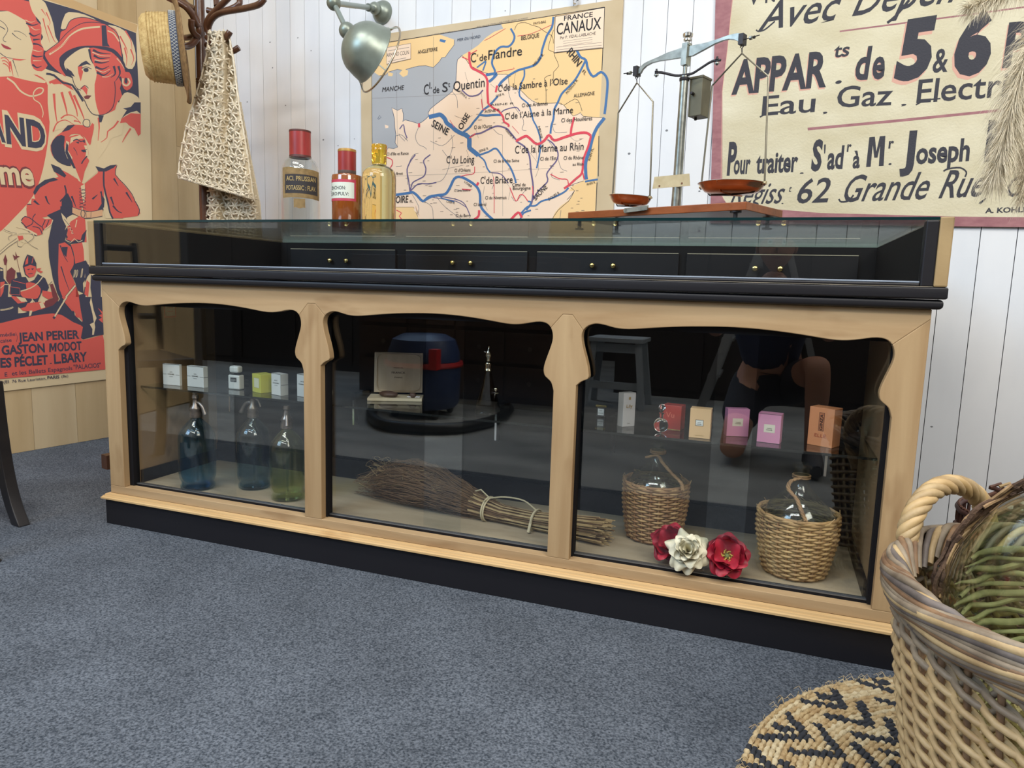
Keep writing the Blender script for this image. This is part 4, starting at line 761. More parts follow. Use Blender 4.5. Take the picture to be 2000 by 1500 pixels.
kp = sp_(960, 170); q = MB(); q.lathe([(.004, 0), (.004, .006), (.010, .008), (.010, .012), (.0045, .014), (.006, .016), (.012, .0175), (.0125, .024), (.011, .026), (0, .0262)], kp, pewt, 24); q.build('top_knob', BS, smooth=40)
q = MB(); bo = [(sp_(x, y)) for x, y in P2('600,372 625,335 655,308 690,290 750,265 820,232 920,198 985,182 1040,172 1100,160 1180,134 1240,112 1290,98 1325,92 1350,95 1350,165 1335,170 1322,150 1300,140 1260,136 1220,144 1160,168 1080,212 1000,255 920,268 830,282 760,292 710,305 670,326 645,350 630,378 612,384')]
n = len(bo); off1 = SNv*.0035; q.add([p+off1 for p in bo]+[p-off1 for p in bo], [tuple(range(n-1, -1, -1)), tuple(range(n, 2*n))]+[(i, (i+1) % n, n+(i+1) % n, n+i) for i in range(n)], steel); q.build('beam', BS, smooth=None, bevel=.0006)
pans = (((600, 365), (600, 445), (467, 660), (425, 1262), (715, 580), (692, 1265), (550, 1268), -1), ((1354, 138), (1350, 235), (1138, 465), (1058, 1190), (1540, 400), (1512, 1160), (1284, 1168), 1))
for (e0, hk, l1, l2, r1, r2, pc, sd) in pans:
    q = MB(); q.obox(sp_(*e0), (ST_, SNv, (0, 0, 1)), (.006, .010, .012), ironk); dr = ST_*sd
    q.tube([sp_(*e0)+dr*.005, sp_(*e0)+dr*.042+V((0, 0, .002))], .0012, ironk, 8); q.lathe([(.0045, 0), (.0045, .006)], sp_(*e0)+dr*.018, steel, 12, dr); q.lathe([(.0035, 0), (.0035, .004)], sp_(*e0)+dr*.027, ironk, 6, dr); q.build('knife_edge_block', BS, smooth=40)
    q = MB(); h0 = sp_(*e0)-V((0, 0, .010)); h1 = sp_(*hk)
    q.tube([h0, h0-V((0, 0, .005))+ST_*.004, h0-V((0, 0, .010)), h0-V((0, 0, .006))-ST_*.004], .0014, ironk, 6, closed=True); q.tube([h0-V((0, 0, .008)), h1+V((0, 0, .002))], .0014, ironk, 6); q.build('hook', BS)
    q = MB(); q.tube([sp_(*l2), sp_(*l1), h1, sp_(*r1), sp_(*r2)], .0023, mat('stirrup_wire', (122, 118, 104), .35, metal=.8), 8); q.build('stirrup', BS)
    q = MB(); pcn = (sp_(*l2)+sp_(*r2))/2; rad = np.linalg.norm(sp_(*l2)-sp_(*r2))/2-.003; pcn[2] = (sp_(*l2)[2]+sp_(*r2)[2])/2
    axp = unit(np.cross(sp_(*r2)-sp_(*l2), SNv)); axp = axp if axp[2] > 0 else -axp
    q.lathe([(0, -.0215), (rad*.62, -.0205), (rad*.80, -.0165), (rad*.90, -.009), (rad*.96, -.001), (rad+.001, .0015), (rad*.985, .003), (rad*.94, 0), (rad*.88, -.008), (rad*.78, -.0150), (rad*.60, -.0190), (0, -.020)], pcn, copper, 40, axp, caps=False)
    q.lathe([(rad*.99, .0012), (rad+.0022, .0022), (rad*.985, .0036)], pcn, pewt, 40, axp, caps=False)
    for e in (sp_(*l2), sp_(*r2)): q.lathe([(.0042, -.004), (.0042, .004)], e, brs, 10, ST_); q.tube([e-V((0, 0, .007)), e+V((0, 0, .007))], .0016, ironk, 6)
    for w_ in (0, 1): 
        dd = ST_ if w_ else SNv
        q.tube([pcn-dd*rad*.98+V((0, 0, .0005)), pcn-dd*rad*.72+axp*-.0205, pcn+axp*-.0235, pcn+dd*rad*.72+axp*-.0205, pcn+dd*rad*.98+V((0, 0, .0005))], .0018, ironk if w_ else copper, 6)
    q.build('pan', BS, smooth=50)
q = MB(); q.tube(cr([sp_(735, 378, .004), sp_(780, 374, .004), sp_(880, 396, .004), sp_(940, 392, .004), sp_(1000, 382, .004), sp_(1060, 345, .004), sp_(1140, 296, .004), sp_(1205, 286, .004)], n=3), .0032, ironk, 8, flat=.6)
for e in (sp_(745, 378, .004), sp_(1178, 292, .004)): q.lathe([(.0025, -.010), (.0025, .010)], e, ironk, 8); q.lathe([(.006, -.007), (.006, -.004)], e, steel, 12); q.lathe([(.0045, .003), (.0045, .005)], e, ironk, 12)
q.build('rest_arm', BS, smooth=50)
q = MB(); bc = sp_(1000, 538)-SNv*.034; q.obox(bc, (ST_, SNv, (0, 0, 1)), (.018, .022, .046), boxm); q.obox(bc+V((0, 0, .047)), (ST_, SNv, (0, 0, 1)), (.0195, .0235, .003), boxm); q.lathe([(.004, 0), (.004, .012)], bc+SNv*.022+V((0, 0, .008))-ST_*.006, ironk, 10, SNv); q.lathe([(.0035, 0), (.0035, .006)], bc-V((0, 0, .052))-ST_*.008, ironk, 8); q.build('weight_box', BS, smooth=None, bevel=.001)
q = MB(); pc = [sp_(742, 1122, .012), sp_(990, 1098, .012), sp_(995, 1185, .012), sp_(728, 1206, .012)]; q.add(pc+[p-SNv*.0015 for p in pc], [(0, 1, 2, 3), (7, 6, 5, 4), (0, 4, 5, 1), (1, 5, 6, 2), (2, 6, 7, 3), (3, 7, 4, 0)], mat('ivory_plate', (196, 184, 148), .5, rgb2=(170, 154, 116), vscale=(30, 30, 30)))
for x, y in ((778, 1186), (938, 1168)): q.lathe([(.0028, 0), (.0022, .0012)], sp_(x, y, .012), mat('rust_screw', (110, 74, 48), .6), 10, SNv)
q.build('scale_plate', BS, smooth=None)
q = MB(); l0 = sp_(672, 1352); l1 = sp_(828, 1300); l0 = A_+ex*lx*.62-ey*.006; l0[2] = .991; l1 = l0+(-ex)*.062+V((0, 0, .004)); q.obox((l0+l1)/2-ey*.002, (unit(l1-l0), ey, (0, 0, 1)), (.034, .003, .006), steel); q.lathe([(.006, 0), (.006, .004)], l0-ey*.001, steel, 14, -ey); q.build('locking_lever', BS, smooth=40, bevel=.0006)

# ------------------------------------------------------------------ wall lamp
grn = mat('lamp_enamel', (146, 156, 146), .36, metal=.5, rgb2=(112, 118, 106), vscale=(9, 9, 9), contrast=.8); grd = mat('lamp_rod', (140, 150, 144), .35, metal=.5)
wb = plane_at(748, 25, BP, BN)
LM = thing('wall_lamp', wb, 'grey green jointed industrial wall lamp with domed metal shade above the bottles', 'lamp')
q = MB(); q.lathe([(.050, 0), (.050, .006), (.042, .022), (.028, .034), (.012, .040), (0, .041)], wb, grn, 36, BN); q.obox(wb+BN*.041, (BT, BN, (0, 0, 1)), (.011, .016, .011), grn); q.build('wall_mount', LM, smooth=45)
j1 = aty(652, 6, .78); j0 = wb+BN*.055; q = MB(); q.tube([j0, j1], .0105, grd, 16); q.sphere(j0, .026, grn, 20); q.lathe([(.016, -.01), (.016, .01)], j0+(j1-j0)*.16, grn, 16, j1-j0); q.build('arm', LM, smooth=50)
sc_ = aty(716, 98, .72); ksh = mpp(sc_); nk = aty(678, 60, .73)
q = MB(); q.sphere(j1, .027, grn, 20); q.tube([j1, nk], .0095, grd, 16); q.build('arm', LM, smooth=50)
q = MB(); q.sphere(nk, .030, grn, 20); q.tube([nk, sc_], .020, grn, 16); q.build('head_joint', LM, smooth=50)
AX = unit(_r2*.80+_d2*.34+_f*.62); Rs = 53*ksh
q = MB(); prof = [(Rs*math.sin(a), -Rs*math.cos(a)*.86) for a in np.linspace(0, 1.25, 12)]+[(Rs*1.03, Rs*.04), (Rs*1.08, Rs*.30), (Rs*1.11, Rs*.34)]; prof2 = [(max(r-.003, 0), z+.003) for r, z in reversed(prof)]
oo = sc_-AX*Rs*.02; q.lathe(prof+prof2, oo, grn, 48, AX, caps=False); q.build('lamp_shade', LM, smooth=60)
q = MB(); e1 = unit(np.cross(AX, (0, 0, 1))); e2 = np.cross(AX, e1); rc = oo+AX*Rs*.62
q.tube([rc+(e1*math.cos(a)+e2*math.sin(a))*Rs*1.30 for a in np.linspace(0, 2*math.pi, 49)[:-1]], .0035, mat('lamp_ring', (178, 164, 142), .25, metal=.9), 8, closed=True)
for a in (.6, 2.2, 3.8, 5.2): q.tube([rc+(e1*math.cos(a)+e2*math.sin(a))*Rs*1.30, oo+AX*Rs*.30+(e1*math.cos(a)+e2*math.sin(a))*Rs*1.04], .002, grd, 6)
q.build('guard_ring', LM, smooth=60)
q = MB(); q.sphere(oo+AX*Rs*.1, .024, mat('bulb_glass', (225, 225, 220), .3), 20, ); q.build('bulb', LM)

# ------------------------------------------------------------------ coat stand
bw = wood('bentwood_brown', (96, 62, 42), (68, 42, 28), scale=(30, 30, 4), rough=.28, knots=(58, 34, 22), spec=.5)
ps = aty(394, 150, .93); px_, py_ = ps[0], ps[1]
CS = thing('coat_stand', (px_, py_, 0), 'brown bentwood coat stand with curled hooks in the room corner', 'coat stand')
q = MB(); q.tube([(px_, py_, .30), (px_, py_, 1.2), (px_, py_, 1.628)], .023, bw, 20); q.lathe([(.023, 0), (.0255, .003), (.023, .006), (.0255, .012), (.023, .016)], (px_, py_, 1.628), bw, 24, caps=False); q.tube([(px_, py_, 1.64), (px_, py_, 2.25)], [.021, .018], bw, 20); q.build('pole', CS, smooth=50)
ftp = atz(203, 916, 0); fdir = unit(V((ftp[0]-px_, ftp[1]-py_, 0))); fl = math.hypot(ftp[0]-px_, ftp[1]-py_); fa0 = math.atan2(fdir[1], fdir[0])
for i in range(4):
    a = fa0+i*math.pi/2; d = V((math.cos(a), math.sin(a), 0)); L_ = fl if i == 0 else .34
    if i == 3: L_ = .26
    q = MB(); q.tube(cr([V((px_, py_, .52))+d*.022, V((px_, py_, .30))+d*.035, V((px_, py_, .12))+d*L_*.45, V((px_, py_, .055))+d*L_*.8, V((px_, py_, .050))+d*(L_-.03)], n=5), .017, bw, 12); e = V((px_, py_, 0))+d*(L_-.03); q.obox(e+V((0, 0, .029)), (d, np.cross((0, 0, 1), d), (0, 0, 1)), (.028, .022, .029), bw); q.build('foot', CS, smooth=50, bevel=0)
def hook(pts, r=.0125, off=0):
    q = MB(); p = [aty(250+x/6.45, y/6.45, py_-.02+o) for x, y, o in pts]; q.tube(cr(p, n=5), r, bw, 12); q.build('hook_arm', CS, smooth=60)
hook([(890, 470, -.03), (830, 420, -.06), (800, 340, -.08), (800, 250, -.09)])
hook([(900, 330, 0), (860, 300, -.02), (800, 180, -.05), (700, 70, -.08), (500, -30, -.10)])
hook([(880, 480, .02), (900, 400, .0), (860, 240, .0), (760, 100, .04), (620, 0, .08), (560, -80, .1)])
hook([(860, 440, .03), (770, 470, .04), (640, 480, .06)])
hook([(870, 480, -.03), (800, 560, -.06), (720, 585, -.10), (655, 575, -.15)], .014)
hook([(1000, 400, -.01), (990, 300, -.02), (1050, 190, -.03), (1180, 60, -.04), (1300, -60, -.05)])
hook([(1040, 470, -.01), (1010, 370, -.01), (1060, 240, -.03), (1180, 160, -.05), (1450, 110, -.08), (1640, 60, -.1), (1720, -20, -.1)])
hook([(860, 120, .04), (760, 70, .06), (700, 10, .08)])
hook([(1000, 130, .02), (1120, 150, .03), (1280, 120, .04), (1400, 50, .05), (1400, -40, .06)]); hook([(1120, 80, .02), (1110, -40, .03)])
hook([(1000, 470, -.02), (1080, 560, -.04), (1180, 540, -.06), (1260, 440, -.08), (1285, 395, -.08)]); hook([(990, 560, 0), (1120, 650, 0), (1300, 650, .02), (1400, 600, .03)])

# ------------------------------------------------------------------ straw hat
straw = mat('straw', (206, 180, 122), .7, rgb2=(166, 134, 78), vscale=(60, 60, 60), bump=.8, bscale=220); strawd = mat('straw_brim', (150, 118, 74), .7, rgb2=(110, 82, 48), vscale=(70, 70, 70), bump=.7, bscale=240)
hc = aty(352, 96, py_-.12); kx = mpp(hc)
HX = unit(_r2*-.93+_d2*.10-_f*.36)   # crown points left, a little towards the room
e2 = unit(np.cross(HX, _r2*.1+_d2*-1)); e1 = unit(np.cross(e2, HX))
if e1@_d2 > 0: e1 = -e1
HT = thing('straw_hat', hc, 'straw hat with blue patterned band hanging on the coat stand', 'hat')
def oval(r, a, z, sag=0): return hc+HX*z+e1*math.cos(a)*r*1.12+e2*math.sin(a)*r*.92
R0 = 60*kx
def crown(u, v):
    a = 2*math.pi*u; H = 70*kx; t = v
    prof = [(1.0, 0), (.985, .12), (.96, .45), (.93, .72), (.88, .86), (.76, .95), (.5, .975), (.25, .955), (0, .95)]
    f = t*(len(prof)-1); i = min(int(f), len(prof)-2); w_ = f-i; r = prof[i][0]*(1-w_)+prof[i+1][0]*w_; z = prof[i][1]*(1-w_)+prof[i+1][1]*w_
    return oval(R0*r, a, H*z)+V((0, 0, 0))
q = MB(); q.grid(lambda u, v: crown(u, v), 64, 40, straw, cu=True); 
for k in range(9):
    z = .15+k*.075
    q.tube([crown(j/64, .0)*0+oval(R0*(.99-.06*z), 2*math.pi*j/64, 70*kx*z) for j in range(64)], .0016, straw, 4, closed=True)
q.build('crown', HT, smooth=60)
q = MB(); bm1 = mat('band_navy', (66, 74, 96), .8); bm2 = mat('band_white', (186, 188, 184), .8)
q.grid(lambda u, v: oval(R0*1.012, 2*math.pi*u, kx*(1+13*v)), 72, 1, bm1, cu=True)
for k in range(72):
    a = 2*math.pi*k/72; d = 2*math.pi/72*1.5
    for s_ in (1, -1): q.tube([oval(R0*1.022, a+s_*d*(t-.5), kx*(2+11*t)) for t in (0, .5, 1)], .0011, bm2, 4)
q.build('hat_band', HT, smooth=60)
def brim(u, v):
    a = 2*math.pi*u; r = R0*(1+.44*v*(1.15 if math.cos(a) < 0 else 1)); return oval(r, a, -kx*2*v*v*(-4+9*abs(math.sin(a)))-kx*10*v*max(0, -math.cos(a))**2)
q = MB(); q.grid(brim, 64, 10, strawd, cu=True); q.build('brim', HT, smooth=60, solid=.003)

# ------------------------------------------------------------------ crochet blanket
yarn = mat('crochet_yarn', (230, 218, 194), .95, rgb2=(208, 194, 168), vscale=(90, 90, 90), bump=.6, bscale=300)
BL_ = thing('crochet_blanket', aty(440, 330, .95), 'cream crochet blanket draped over the coat stand hooks', 'blanket')
def crochet(name, left, right, y0, dz, front, seed):
    """left/right: image-measured outline at several heights; pleated sheet of star stitches"""
    rg = random.Random(seed); ys = [p[1] for p in left]
    def edge(tab, y):
        for (x0, ya), (x1, yb) in zip(tab, tab[1:]):
            if ya <= y <= yb: return x0+(x1-x0)*(y-ya)/(yb-ya)
        return tab[-1][0]
    ya, yb = left[0][1], left[-1][1]
    def S(u, v):
        vv = v; y = ya+(yb-ya)*vv; xl = edge(left, y); xr = edge(right, y)
        yy = y+(front(u)*vv if front else 0)
        x = xl+(xr-xl)*u; fold = .022*math.sin(u*9+1.2*seed+v*1.5)*(.35+.65*v)+.012*math.sin(u*17+v*2)
        return aty(x, yy, y0-.05*math.sin(math.pi*u)+fold)
    q = MB(); base = mat('yarn_ground', (196, 180, 150), .95)
    q.grid(lambda u, v: S(u, v)+V((0, .004, 0)), 40, 60, base)
    hgt = (yb-ya); rows = int(hgt/15)
    for r in range(rows+1):
        v = min((r+.5)/rows, .995); y = ya+hgt*v; w_ = edge(right, y)-edge(left, y); n = max(3, int(w_/14))
        for k in range(n):
            u = (k+.5+(.5 if r % 2 else 0))/n
            if u > .99: continue
            c0 = S(u, v)+V((0, -.003, 0)); su = S(min(u+.6/n, 1), v)+V((0, -.001, 0))-c0; sv = S(u, min(v+.55/rows, 1))+V((0, -.001, 0))-c0
            sa_ = rg.uniform(0, 1.05)
            for j in range(6):
                a = math.pi*j/3+sa_+rg.uniform(-.12, .12); d = su*math.cos(a)+sv*math.sin(a); d2 = su*math.cos(a+.5)+sv*math.sin(a+.5)
                q.tube([c0+V((0, -.002, 0)), c0+d*.55+V((0, -.0055, 0)), c0+d*1.05+V((0, -.002, 0))], [.0026, .0044, .0030], yarn, 4)
    # chained edges
    for sgn in (0, 1):
        q.tube([S(sgn, j/90)+V((rg.uniform(-.002, .002), -.003, 0)) for j in range(91)], .0042, yarn, 6)
    for vv in (.965, .985, 1.0):
        N = 60
        for j in range(N): q.tube([S(j/N, vv)+V((0, -.003, 0)), S((j+.5)/N, min(vv+.008, 1))+V((0, -.008, 0)), S((j+1)/N, vv)+V((0, -.003, 0))], .0024, yarn, 4)
    return q.build(name, BL_, smooth=70)
crochet('front_drape', [(410, 60), (404, 110), (392, 160), (380, 200), (366, 245), (356, 290), (350, 335), (350, 348)], [(446, 60), (457, 110), (464, 160), (470, 200), (482, 260), (492, 320), (500, 375), (498, 388)], .86, 0, lambda u: 42*u, 1)
crochet('back_drape', [(420, 200), (410, 300), (402, 350), (400, 400), (398, 470)], [(470, 200), (488, 300), (500, 360), (508, 400), (512, 470)], .945, 0, None, 2)
# ------------------------------------------------------------------ things on the glass shelf
def carton(name, label, lb, rb, yt, dp, m, group=None, side=None, text=(), lines=(), panel=None, cap_z=None):
    """lb / rb: front bottom corners; yt: top of the front face; dp: depth in metres"""
    a = atz(lb[0], lb[1], ZS); b = atz(rb[0], rb[1], ZS); ex = unit(b-a); ey = V((-ex[1], ex[0], 0)); w_ = np.linalg.norm(b-a); h = (lb[1]-yt)*mpp(a)*1.01
    t = thing(name, (a+b)/2+ey*dp/2, label, 'perfume box', group)
    q = MB(); c = (a+b)/2+ey*dp/2+V((0, 0, h/2+.0001)); q.obox(c, (ex, ey, (0, 0, 1)), (w_/2, dp/2, h/2), m); q.build('carton', t, smooth=None, bevel=.0006)
    q = MB(); fn = lambda x0, z0, o=.0003: (lambda x, y: a+ex*(x0+x)+V((0, 0, z0+y))-ey*o)
    def rect(x0, x1, z0, z1, mm, o=.0002):
        q.add([a+ex*w_*x0+V((0, 0, h*z0))-ey*o, a+ex*w_*x1+V((0, 0, h*z0))-ey*o, a+ex*w_*x1+V((0, 0, h*z1))-ey*o, a+ex*w_*x0+V((0, 0, h*z1))-ey*o], [(0, 1, 2, 3)], mm)
    if panel:
        rect(*panel[0], panel[2]); x0, x1, z0, z1 = panel[0]; rect(x0+.02, x1-.02, z0+.015, z1-.015, panel[1], .0004)
        q.build('label', t, smooth=None, recalc=False); q = MB()
    for x0, x1, z0, z1, mm in lines: rect(x0, x1, z0, z1, mm, .0006)
    if q.v: q.build('edge_line', t, smooth=None, recalc=False); q = MB()
    for s_, xc, z0, hh, ww, mm in text: put_text(q, s_, mm, fn(w_*(xc-ww/2), h*z0, .0008), w_*ww, h*hh, .01)
    if q.v: q.build('front_print', t, smooth=None, recalc=False)
    if side:
        q = MB(); a2 = b+ex*.0002; q.add([a2+V((0, 0, h*.48)), a2+ey*dp+V((0, 0, h*.48)), a2+ey*dp+V((0, 0, h*.50)), a2+V((0, 0, h*.50))], [(0, 1, 2, 3)], side); q.build('side_line', t, smooth=None, recalc=False)
    return t
wh = mat('carton_white', (216, 218, 212), .45); bk = mat('print_black', (28, 28, 30), .4); gy = mat('print_grey', (120, 120, 122), .5); yl = mat('carton_yellow', (206, 206, 84), .45); gl_ = mat('print_gold', (190, 160, 86), .35, metal=.5)
rdc = mat('carton_red', (176, 58, 48), .4); bei = mat('carton_beige', (214, 178, 132), .5); pnk = mat('carton_pink', (206, 138, 172), .45); pnk2 = mat('carton_pink_side', (150, 126, 96), .5); orn = mat('carton_orange', (222, 148, 100), .5)
ch_t = lambda t0='N°5': ((t0, .5, .60, .05, .14, bk), ('CHANEL', .5, .50, .055, .40, bk), ('PARIS', .5, .40, .03, .22, gy), )
ch_l = ((0, .22, .505, .518, bk), (.78, 1, .505, .518, bk), (0, 1, .0, .012, bk), (0, 1, .982, 1.0, bk))
carton('perfume_box', 'square white perfume box with black edges, alone at the left end of the shelf', (319, 751), (351.5, 754), 710, .010, wh, 'white perfume boxes', None, ch_t(), ch_l)
carton('perfume_box', 'white perfume box with black line, between the left end box and the white flacon', (366, 754.5), (398, 758), 714, .018, wh, 'white perfume boxes', bk, ch_t(), ch_l)
carton('perfume_box', 'slim white perfume box with black edges touching the yellow box', (530.3, 770), (549, 773.5), 728.5, .026, wh, 'white perfume boxes', bk, (('N°5', .5, .66, .05, .3, bk), ('CHANEL', .5, .54, .055, .66, bk), ('PARIS', .5, .44, .03, .3, gy)), ((0, 1, 0, .012, bk), (0, 1, .985, 1, bk), (.98, 1, 0, 1, bk)))
carton('perfume_box', 'white perfume box half hidden by the left inner pine upright', (580.3, 773.5), (602, 777.5), 730, .026, wh, 'white perfume boxes', bk, (('N°19', .5, .66, .05, .3, bk), ('CHANEL', .5, .54, .055, .66, bk)), ((0, 1, 0, .012, bk), (0, 1, .985, 1, bk)))
carton('perfume_box', 'yellow perfume box with white label', (493, 764.5), (509, 768.5), 729, .045, yl, None, None, (), (), ((.22, .86, .25, .80), mat('label_cream', (222, 224, 190), .5), gl_))
c = atz(456.5, 761, ZS); k = mpp(c); exx = V((1, 0, 0))
t = thing('perfume_flacon', c, 'white perfume flacon with rounded white cap and dark square label', 'perfume bottle')
q = MB(); q.obox(c+V((0, .012, 14.6*k)), ((1, 0, 0), (0, 1, 0), (0, 0, 1)), (13.8*k, .012, 14.2*k), wh); q.build('flacon_body', t, smooth=None, bevel=.004)
q = MB(); q.obox(c+V((0, .012, 31*k)), ((1, 0, 0), (0, 1, 0), (0, 0, 1)), (11.5*k, .010, 1.5*k), bk); q.build('neck', t, smooth=None)
q = MB(); q.obox(c+V((0, .012, 39.5*k)), ((1, 0, 0), (0, 1, 0), (0, 0, 1)), (11*k, .012, 6.8*k), wh); q.build('cap', t, smooth=None, bevel=.006)
q = MB(); y_ = c[1]-.0004; q.box(c[0]-7.5*k, c[0]+7.5*k, y_-.0003, y_, c[2]+15*k, c[2]+24*k, gy); q.box(c[0]-6.5*k, c[0]+6.5*k, y_-.0006, y_-.0003, c[2]+16*k, c[2]+23*k, bk)
put_text(q, 'LACOSTE', wh, lambda x, y: V((c[0]-5.5*k+x, y_-.0009, c[2]+17.5*k+y)), 11*k, 3*k); q.build('label', t, smooth=None, recalc=False)

# open presentation case
t = thing('presentation_case', atz(770, 784, ZS), 'open cream satin presentation case with perfume atomiser parts on the shelf', 'case')
satin = mat('satin_cream', (208, 190, 164), .4, rgb2=(186, 166, 140), vscale=(30, 30, 9)); car = mat('case_card', (216, 204, 176), .6)
a = atz(717, 783, ZS); b = atz(824, 785, ZS); ex = unit(b-a); ey = V((-ex[1], ex[0], 0)); w_ = np.linalg.norm(b-a); dpt = .085
q = MB(); q.obox((a+b)/2+ey*dpt/2+V((0, 0, .0045)), (ex, ey, (0, 0, 1)), (w_/2, dpt/2, .0042), car); q.build('tray', t, smooth=None, bevel=.001)
q = MB(); a1 = a+ex*w_*.15+ey*.02; q.sphere(a1+ex*.035+ey*.01+V((0, 0, .017)), .012, mat('brown_cushion', (92, 70, 60), .5), 16, (2.6, 1.5, .8)); q.build('cushion_pad', t)
q = MB(); q.sphere(a+ex*w_*.82+ey*.022+V((0, 0, .016)), .009, mat('brown_cushion', (92, 70, 60), .5), 14, (1.3, 1, .9)); q.tube([a+ex*w_*.72+ey*.02+V((0, 0, .011)), a+ex*w_*.95+ey*.02+V((0, 0, .011))], .003, chrome, 8); q.build('spray_head', t)
hinge = (a+b)/2+ey*dpt+V((0, 0, .010)); up_ = unit(V((0, 0, 1))+ey*.12); lw = w_*.46; lh = 78*mpp(hinge)/2
lc = hinge+up_*lh+ex*w_*.02+V((0, 0, .004)); q = MB(); q.obox(lc, (ex, up_, np.cross(ex, up_)), (lw, lh, .005), satin); q.build('lid', t, smooth=None, bevel=.002)
nf = -unit(np.cross(up_, ex)); nf = nf if nf@(CAM-lc) > 0 else -nf
q = MB(); P_ = [lc+nf*.0062+ex*lw*.9*math.copysign(abs(math.cos(a_))**.25, math.cos(a_))+up_*lh*.9*math.copysign(abs(math.sin(a_))**.25, math.sin(a_)) for a_ in np.linspace(0, 2*math.pi, 40)[:-1]]; q.tube(P_, .0022, satin, 6, closed=True)
for i, (s_, z_, ww, hh) in enumerate((('MARCEL', .10, .030, .0042), ('FRANCK', -.03, .042, .0062), ('PARIS', -.14, .024, .0042))): put_text(q, s_, mat('print_brown', (70, 52, 40), .5), (lambda z0, w0: (lambda x, y: lc+nf*.0056+ex*(x-w0/2)+up_*(lh*2*z0+y)))(z_, ww), ww, hh, .01)
q.build('lid_lining', t, smooth=None, recalc=False)

# atomiser
c = atz(952, 806, ZS); k = mpp(c); dg = glass_thin('smoked_glass', (.45, .42, .42), 1.5)
t = thing('perfume_atomiser', c, 'tall conical smoked glass atomiser with chrome top and small side ball', 'perfume atomiser')
q = MB(); q.lathe([(0, 0), (24*k, 0), (26*k, 3*k), (22*k, 20*k), (13*k, 52*k), (7*k, 78*k), (5.5*k, 84*k)], c, dg, 36, caps=False); q.lathe([(0, 3*k), (22*k, 4*k), (20*k, 18*k), (11*k, 50*k), (5*k, 76*k)], c, dg, 36, caps=False); q.build('glass_cone', t, smooth=50)
q = MB(); q.lathe([(7*k, 82*k), (8.5*k, 84*k), (6*k, 91*k), (7.5*k, 96*k), (6.5*k, 99*k), (4*k, 101*k), (4*k, 108*k), (6.5*k, 111*k), (6*k, 119*k), (2.5*k, 124*k), (2*k, 130*k), (0, 131*k)], c, mat('aged_chrome', (206, 196, 176), .18, metal=1), 28); q.tube([c+V((0, 0, 117*k)), c+V((-9*k, -.004, 120*k))], 1.6*k, chrome, 8); q.build('spray_top', t, smooth=50)
q = MB(); q.tube(cr([c+V((13*k, -.005, 10*k)), c+V((16*k, -.006, 20*k)), c+V((15*k, -.006, 30*k)), c+V((17*k, -.006, 42*k))], n=4), 1.4*k, chrome, 8); q.sphere(c+V((18*k, -.006, 48*k)), 4.5*k, mat('aged_chrome', (206, 196, 176), .18, metal=1), 14); q.lathe([(7*k, -1.5*k), (8*k, 0), (7*k, 1.5*k)], c+V((18*k, -.006, 42*k)), chrome, 20); q.build('side_valve', t, smooth=50)

# right bay
c = atz(1173, 815, ZS); k = mpp(c)
t = thing('perfume_flacon', c, 'tiny black perfume flacon with gold cap and white label', 'perfume bottle')
q = MB(); q.box(c[0]-8*k, c[0]+8*k, c[1], c[1]+.016, ZS+.0001, ZS+20*k, bk); q.build('flacon_body', t, smooth=None, bevel=.001)
q = MB(); q.box(c[0]-10.5*k, c[0]+10.5*k, c[1]-.002, c[1]+.018, ZS+20.2*k, ZS+24*k, mat('gold_plate', (206, 176, 96), .25, metal=1)); q.build('cap', t, smooth=None, bevel=.0008)
q = MB(); q.box(c[0]-6*k, c[0]+6*k, c[1]-.0004, c[1]-.0001, ZS+4*k, ZS+17*k, wh); put_text(q, 'CHANEL', bk, lambda x, y: V((c[0]-5*k+x, c[1]-.0007, ZS+7*k+y)), 10*k, 2.4*k); put_text(q, 'N°5', bk, lambda x, y: V((c[0]-2.5*k+x, c[1]-.0007, ZS+12*k+y)), 5*k, 2*k); q.build('label', t, smooth=None, recalc=False)
a = atz(1201, 829, ZS); b = atz(1215, 834.5, ZS); cc = atz(1239, 832.5, ZS)
ti = carton('perfume_box', 'tall white and silver perfume box, tallest on the shelf', (1215.5, 834), (1239, 832), 768, .022, mat('carton_pearl', (206, 208, 210), .3, metal=.2), None, None, (('Lily', .5, .56, .10, .5, gl_), ('Dior', .5, .08, .035, .24, gy)), ((.42, .58, .80, .88, gl_),))
c = atz(1290, 845, ZS); k = mpp(c); cg = glass_full('crystal', (.97, .93, .90), 1.45)
t = thing('perfume_flacon', c, 'round crystal perfume flacon with faceted stopper before the red box', 'perfume bottle')
q = MB(); q.sphere(c+V((0, 0, 15.2*k)), 14.5*k, cg, 24, (1, .55, 1)); q.build('flacon_body', t); 
q = MB(); q.lathe([(0, 29.2*k), (3.5*k, 29.2*k), (3.5*k, 37*k), (5.5*k, 37.5*k), (5.5*k, 39.5*k), (0, 40*k)], c, cg, 16); q.build('neck', t, smooth=40)
q = MB(); q.lathe([(0, 40.2*k), (2.5*k, 41*k), (7.5*k, 49*k), (5*k, 55*k), (0, 57*k)], c, cg, 7); q.build('stopper', t, smooth=None)
carton('perfume_box', 'red perfume box behind the round crystal flacon', (1292, 836.5), (1328.5, 841), 790, .04, rdc, None, None, (('Vu', .42, .50, .22, .45, mat('print_rose', (214, 110, 90), .4)),), ((0, 1, .0, .02, gl_),))
carton('perfume_box', 'beige perfume box with black-framed white label', (1345, 854), (1386, 858), 797, .036, bei, None, bk, (('COCO', .46, .52, .03, .16, bk), ('CHANEL', .46, .465, .032, .24, bk)), ((.3, .7, .09, .10, gl_),), ((.28, .66, .42, .63), wh, bk))
